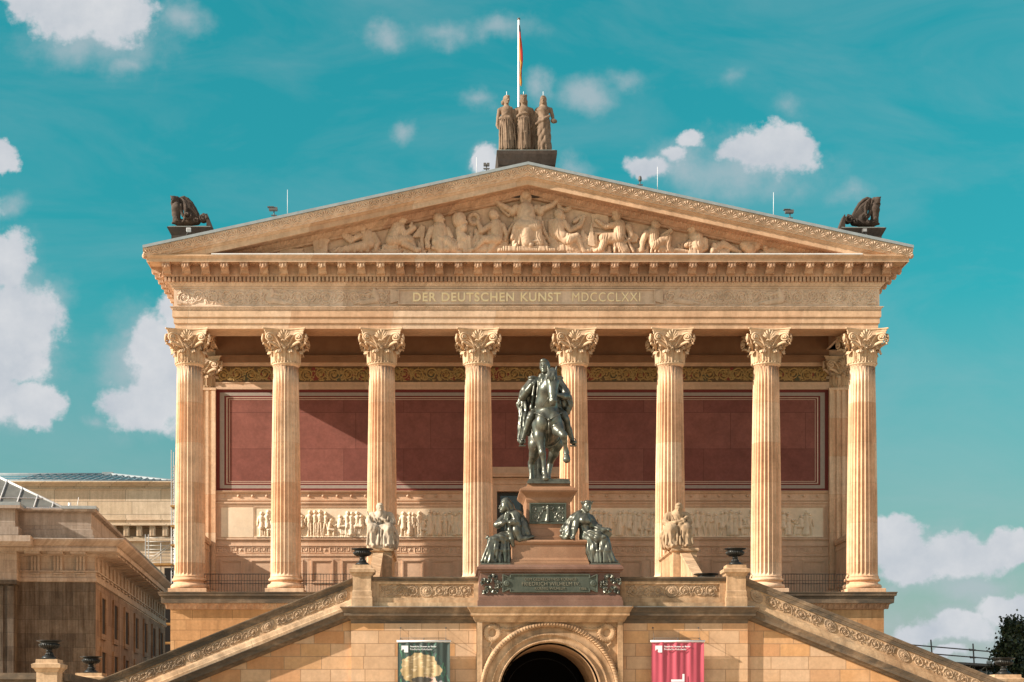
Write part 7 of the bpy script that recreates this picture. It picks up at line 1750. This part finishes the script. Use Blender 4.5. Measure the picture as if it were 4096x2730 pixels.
wob = N.n('ShaderNodeVectorMath', {0: N.n('ShaderNodeVectorMath', {0: nz.outputs['Color'], 1: (.5,.5,.5)}, operation='SUBTRACT').outputs[0], 'Scale': .10}, operation='SCALE').outputs[0]
q = N.n('ShaderNodeVectorMath', {0: q0, 1: wob}, operation='ADD').outputs[0]
fine = N.noise(q0, 22., 6, .62); puff = N.noise(q0, 6.5, 7, .6)
def blobs(lst):
    acc = None
    for cx, cy, rx, ry, am in lst:
        d = N.n('ShaderNodeVectorMath', {0: q, 1: (cx/1000, cy/1000, 0)}, operation='SUBTRACT').outputs[0]
        d = N.n('ShaderNodeVectorMath', {0: d, 1: (1000/rx, 1000/ry, 0)}, operation='MULTIPLY').outputs[0]
        l = N.n('ShaderNodeVectorMath', {0: d}, operation='LENGTH').outputs['Value']
        f = N.math('MULTIPLY', N.math('SUBTRACT', 1., l), am)
        acc = f if acc is None else N.math('SMOOTH_MAX', acc, f); 
        if acc.node.operation == 'SMOOTH_MAX': acc.node.inputs[2].default_value = .15
    return acc
core = blobs([(150,20,150,80,1.),(265,40,110,75,1.),(60,0,70,40,1),(0,362,52,40,1.),(0,600,95,85,1.),(40,740,115,120,1.),(30,830,95,70,1.),(85,935,75,58,1.),(0,900,70,80,.7),
              (330,930,115,70,1.),(370,820,80,130,1.),(410,880,110,130,1.),(400,720,40,60,1),(1775,335,115,66,1.),(1720,345,80,40,1.),(1835,345,60,45,.8),(1590,325,42,30,.8),(1480,382,60,32,.7),(1545,350,40,22,.6),
              (2050,1240,85,62,1.),(2110,1290,120,52,1.),(2220,1275,120,55,1.),(2330,1260,90,48,1.),(2200,1440,120,40,1.),(2320,1400,90,40,1.),(2110,1455,60,28,1.),(2170,1505,60,16,.6),(1118,365,40,40,.9),
              (-150,500,160,200,1),(-200,100,180,150,1),(2600,1300,200,90,1),(2700,500,160,100,1)])
haze = blobs([(230,80,230,120,1.),(420,40,90,60,.9),(290,140,60,50,.8),(60,720,120,220,1.),(110,700,70,60,.8),(20,470,60,50,.7),(20,920,110,90,.9),(330,850,160,190,1.),(300,770,50,40,.8),(225,975,50,22,.7),
              (890,85,75,52,.95),(1010,75,90,45,.7),(1140,62,120,45,.7),(925,303,48,34,.8),(1100,225,70,45,.8),(1238,200,45,60,.85),(1350,222,85,58,.9),(1440,185,70,35,.5),(1680,165,40,45,.4),(1810,240,50,35,.4),
              (1700,385,280,105,1.),(1560,380,150,80,1.),(1950,450,70,40,.6),(1130,365,60,50,.9),(1320,385,80,35,.6),(280,765,40,25,.5),
              (2150,1290,260,100,1.),(2250,1350,200,60,.9),(2200,1450,280,90,1.),(2300,1530,300,70,1.),(2050,1350,60,60,.6)])
cm = N.n('ShaderNodeMapRange', {'Value': N.math('ADD', core, N.math('MULTIPLY', N.math('SUBTRACT', fine, .5), .8)), 'From Min': .0, 'From Max': .34}, interpolation_type='SMOOTHSTEP').outputs[0]
hm = N.n('ShaderNodeMapRange', {'Value': N.math('ADD', haze, N.math('MULTIPLY', N.math('SUBTRACT', puff, .5), 1.3)), 'From Min': .0, 'From Max': .95}, interpolation_type='SMOOTHSTEP').outputs[0]
front = N.mapr(sep[1], .08, .2)
cm = N.math('MULTIPLY', cm, front); hm = N.math('MULTIPLY', N.math('MULTIPLY', hm, .72), front)
# unseen rest of the sky: bright clouds and paler tint added as fill light
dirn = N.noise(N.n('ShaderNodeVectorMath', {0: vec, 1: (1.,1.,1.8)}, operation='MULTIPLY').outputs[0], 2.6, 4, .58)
bm = N.math('MULTIPLY', N.mapr(dirn, FILL_CLOUD[0], FILL_CLOUD[1]), N.mapr(sep[1], .5, .1))
tint = N.mix(1., sky.outputs[0], TINT, 'MULTIPLY')
tint = N.mix(1., tint, N.ramp(sep[2], [(.06, (.85,.70,.76,1)), (.25, (1.1,.82,.86,1)), (.42, (1,1,1,1))]), 'MULTIPLY')
hz = N.mapr(sep[2], .0, .24)      # paler towards the horizon
skyc = N.mix(N.math('MULTIPLY', N.math('SUBTRACT', 1., hz), .8), tint, HORIZ)
thin = N.mapr(N.noise(N.n('ShaderNodeVectorMath', {0: q0, 1: (1.2, 3.2, 1)}, operation='MULTIPLY').outputs[0], 1.5, 6, .6, .6), .42, .8, 0, .22)
core_c = N.mix(1., COREC, N.ramp(puff, [(.3, (.80,.84,.88,1)), (.62, (1.04,1.03,1.02,1))]), 'MULTIPLY')
col = N.mix(thin, skyc, HAZEC); col = N.mix(hm, col, HAZEC); col = N.mix(cm, col, core_c); rest = N.mix(bm, N.mix(1., sky.outputs[0], TINT2, 'MULTIPLY'), FILLC)
nt.links.new(col, bg.inputs[0]); bg.inputs[1].default_value = .1
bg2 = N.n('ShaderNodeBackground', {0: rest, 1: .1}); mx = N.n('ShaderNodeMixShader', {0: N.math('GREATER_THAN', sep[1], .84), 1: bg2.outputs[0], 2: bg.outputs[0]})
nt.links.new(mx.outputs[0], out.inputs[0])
cam = bpy.data.cameras.new('camera'); cam.lens = F/4096*36; cam.sensor_width = 36; cam.shift_x = (2048-VU)/4096; cam.shift_y = (VV-1365)/4096; cam.clip_end = 3000; cam.clip_start = .5
co = bpy.data.objects.new('camera', cam); COL.objects.link(co); co.location = (CX, -D0, CZ); co.rotation_euler = (pi/2, 0, 0)
sc = bpy.context.scene; sc.camera = co
sc.view_settings.view_transform = 'Standard'; sc.view_settings.look = 'None'; sc.view_settings.gamma = 1; sc.view_settings.exposure = EXPO
sc.cycles.max_bounces = 8; sc.cycles.diffuse_bounces = 4; sc.cycles.use_denoising = True
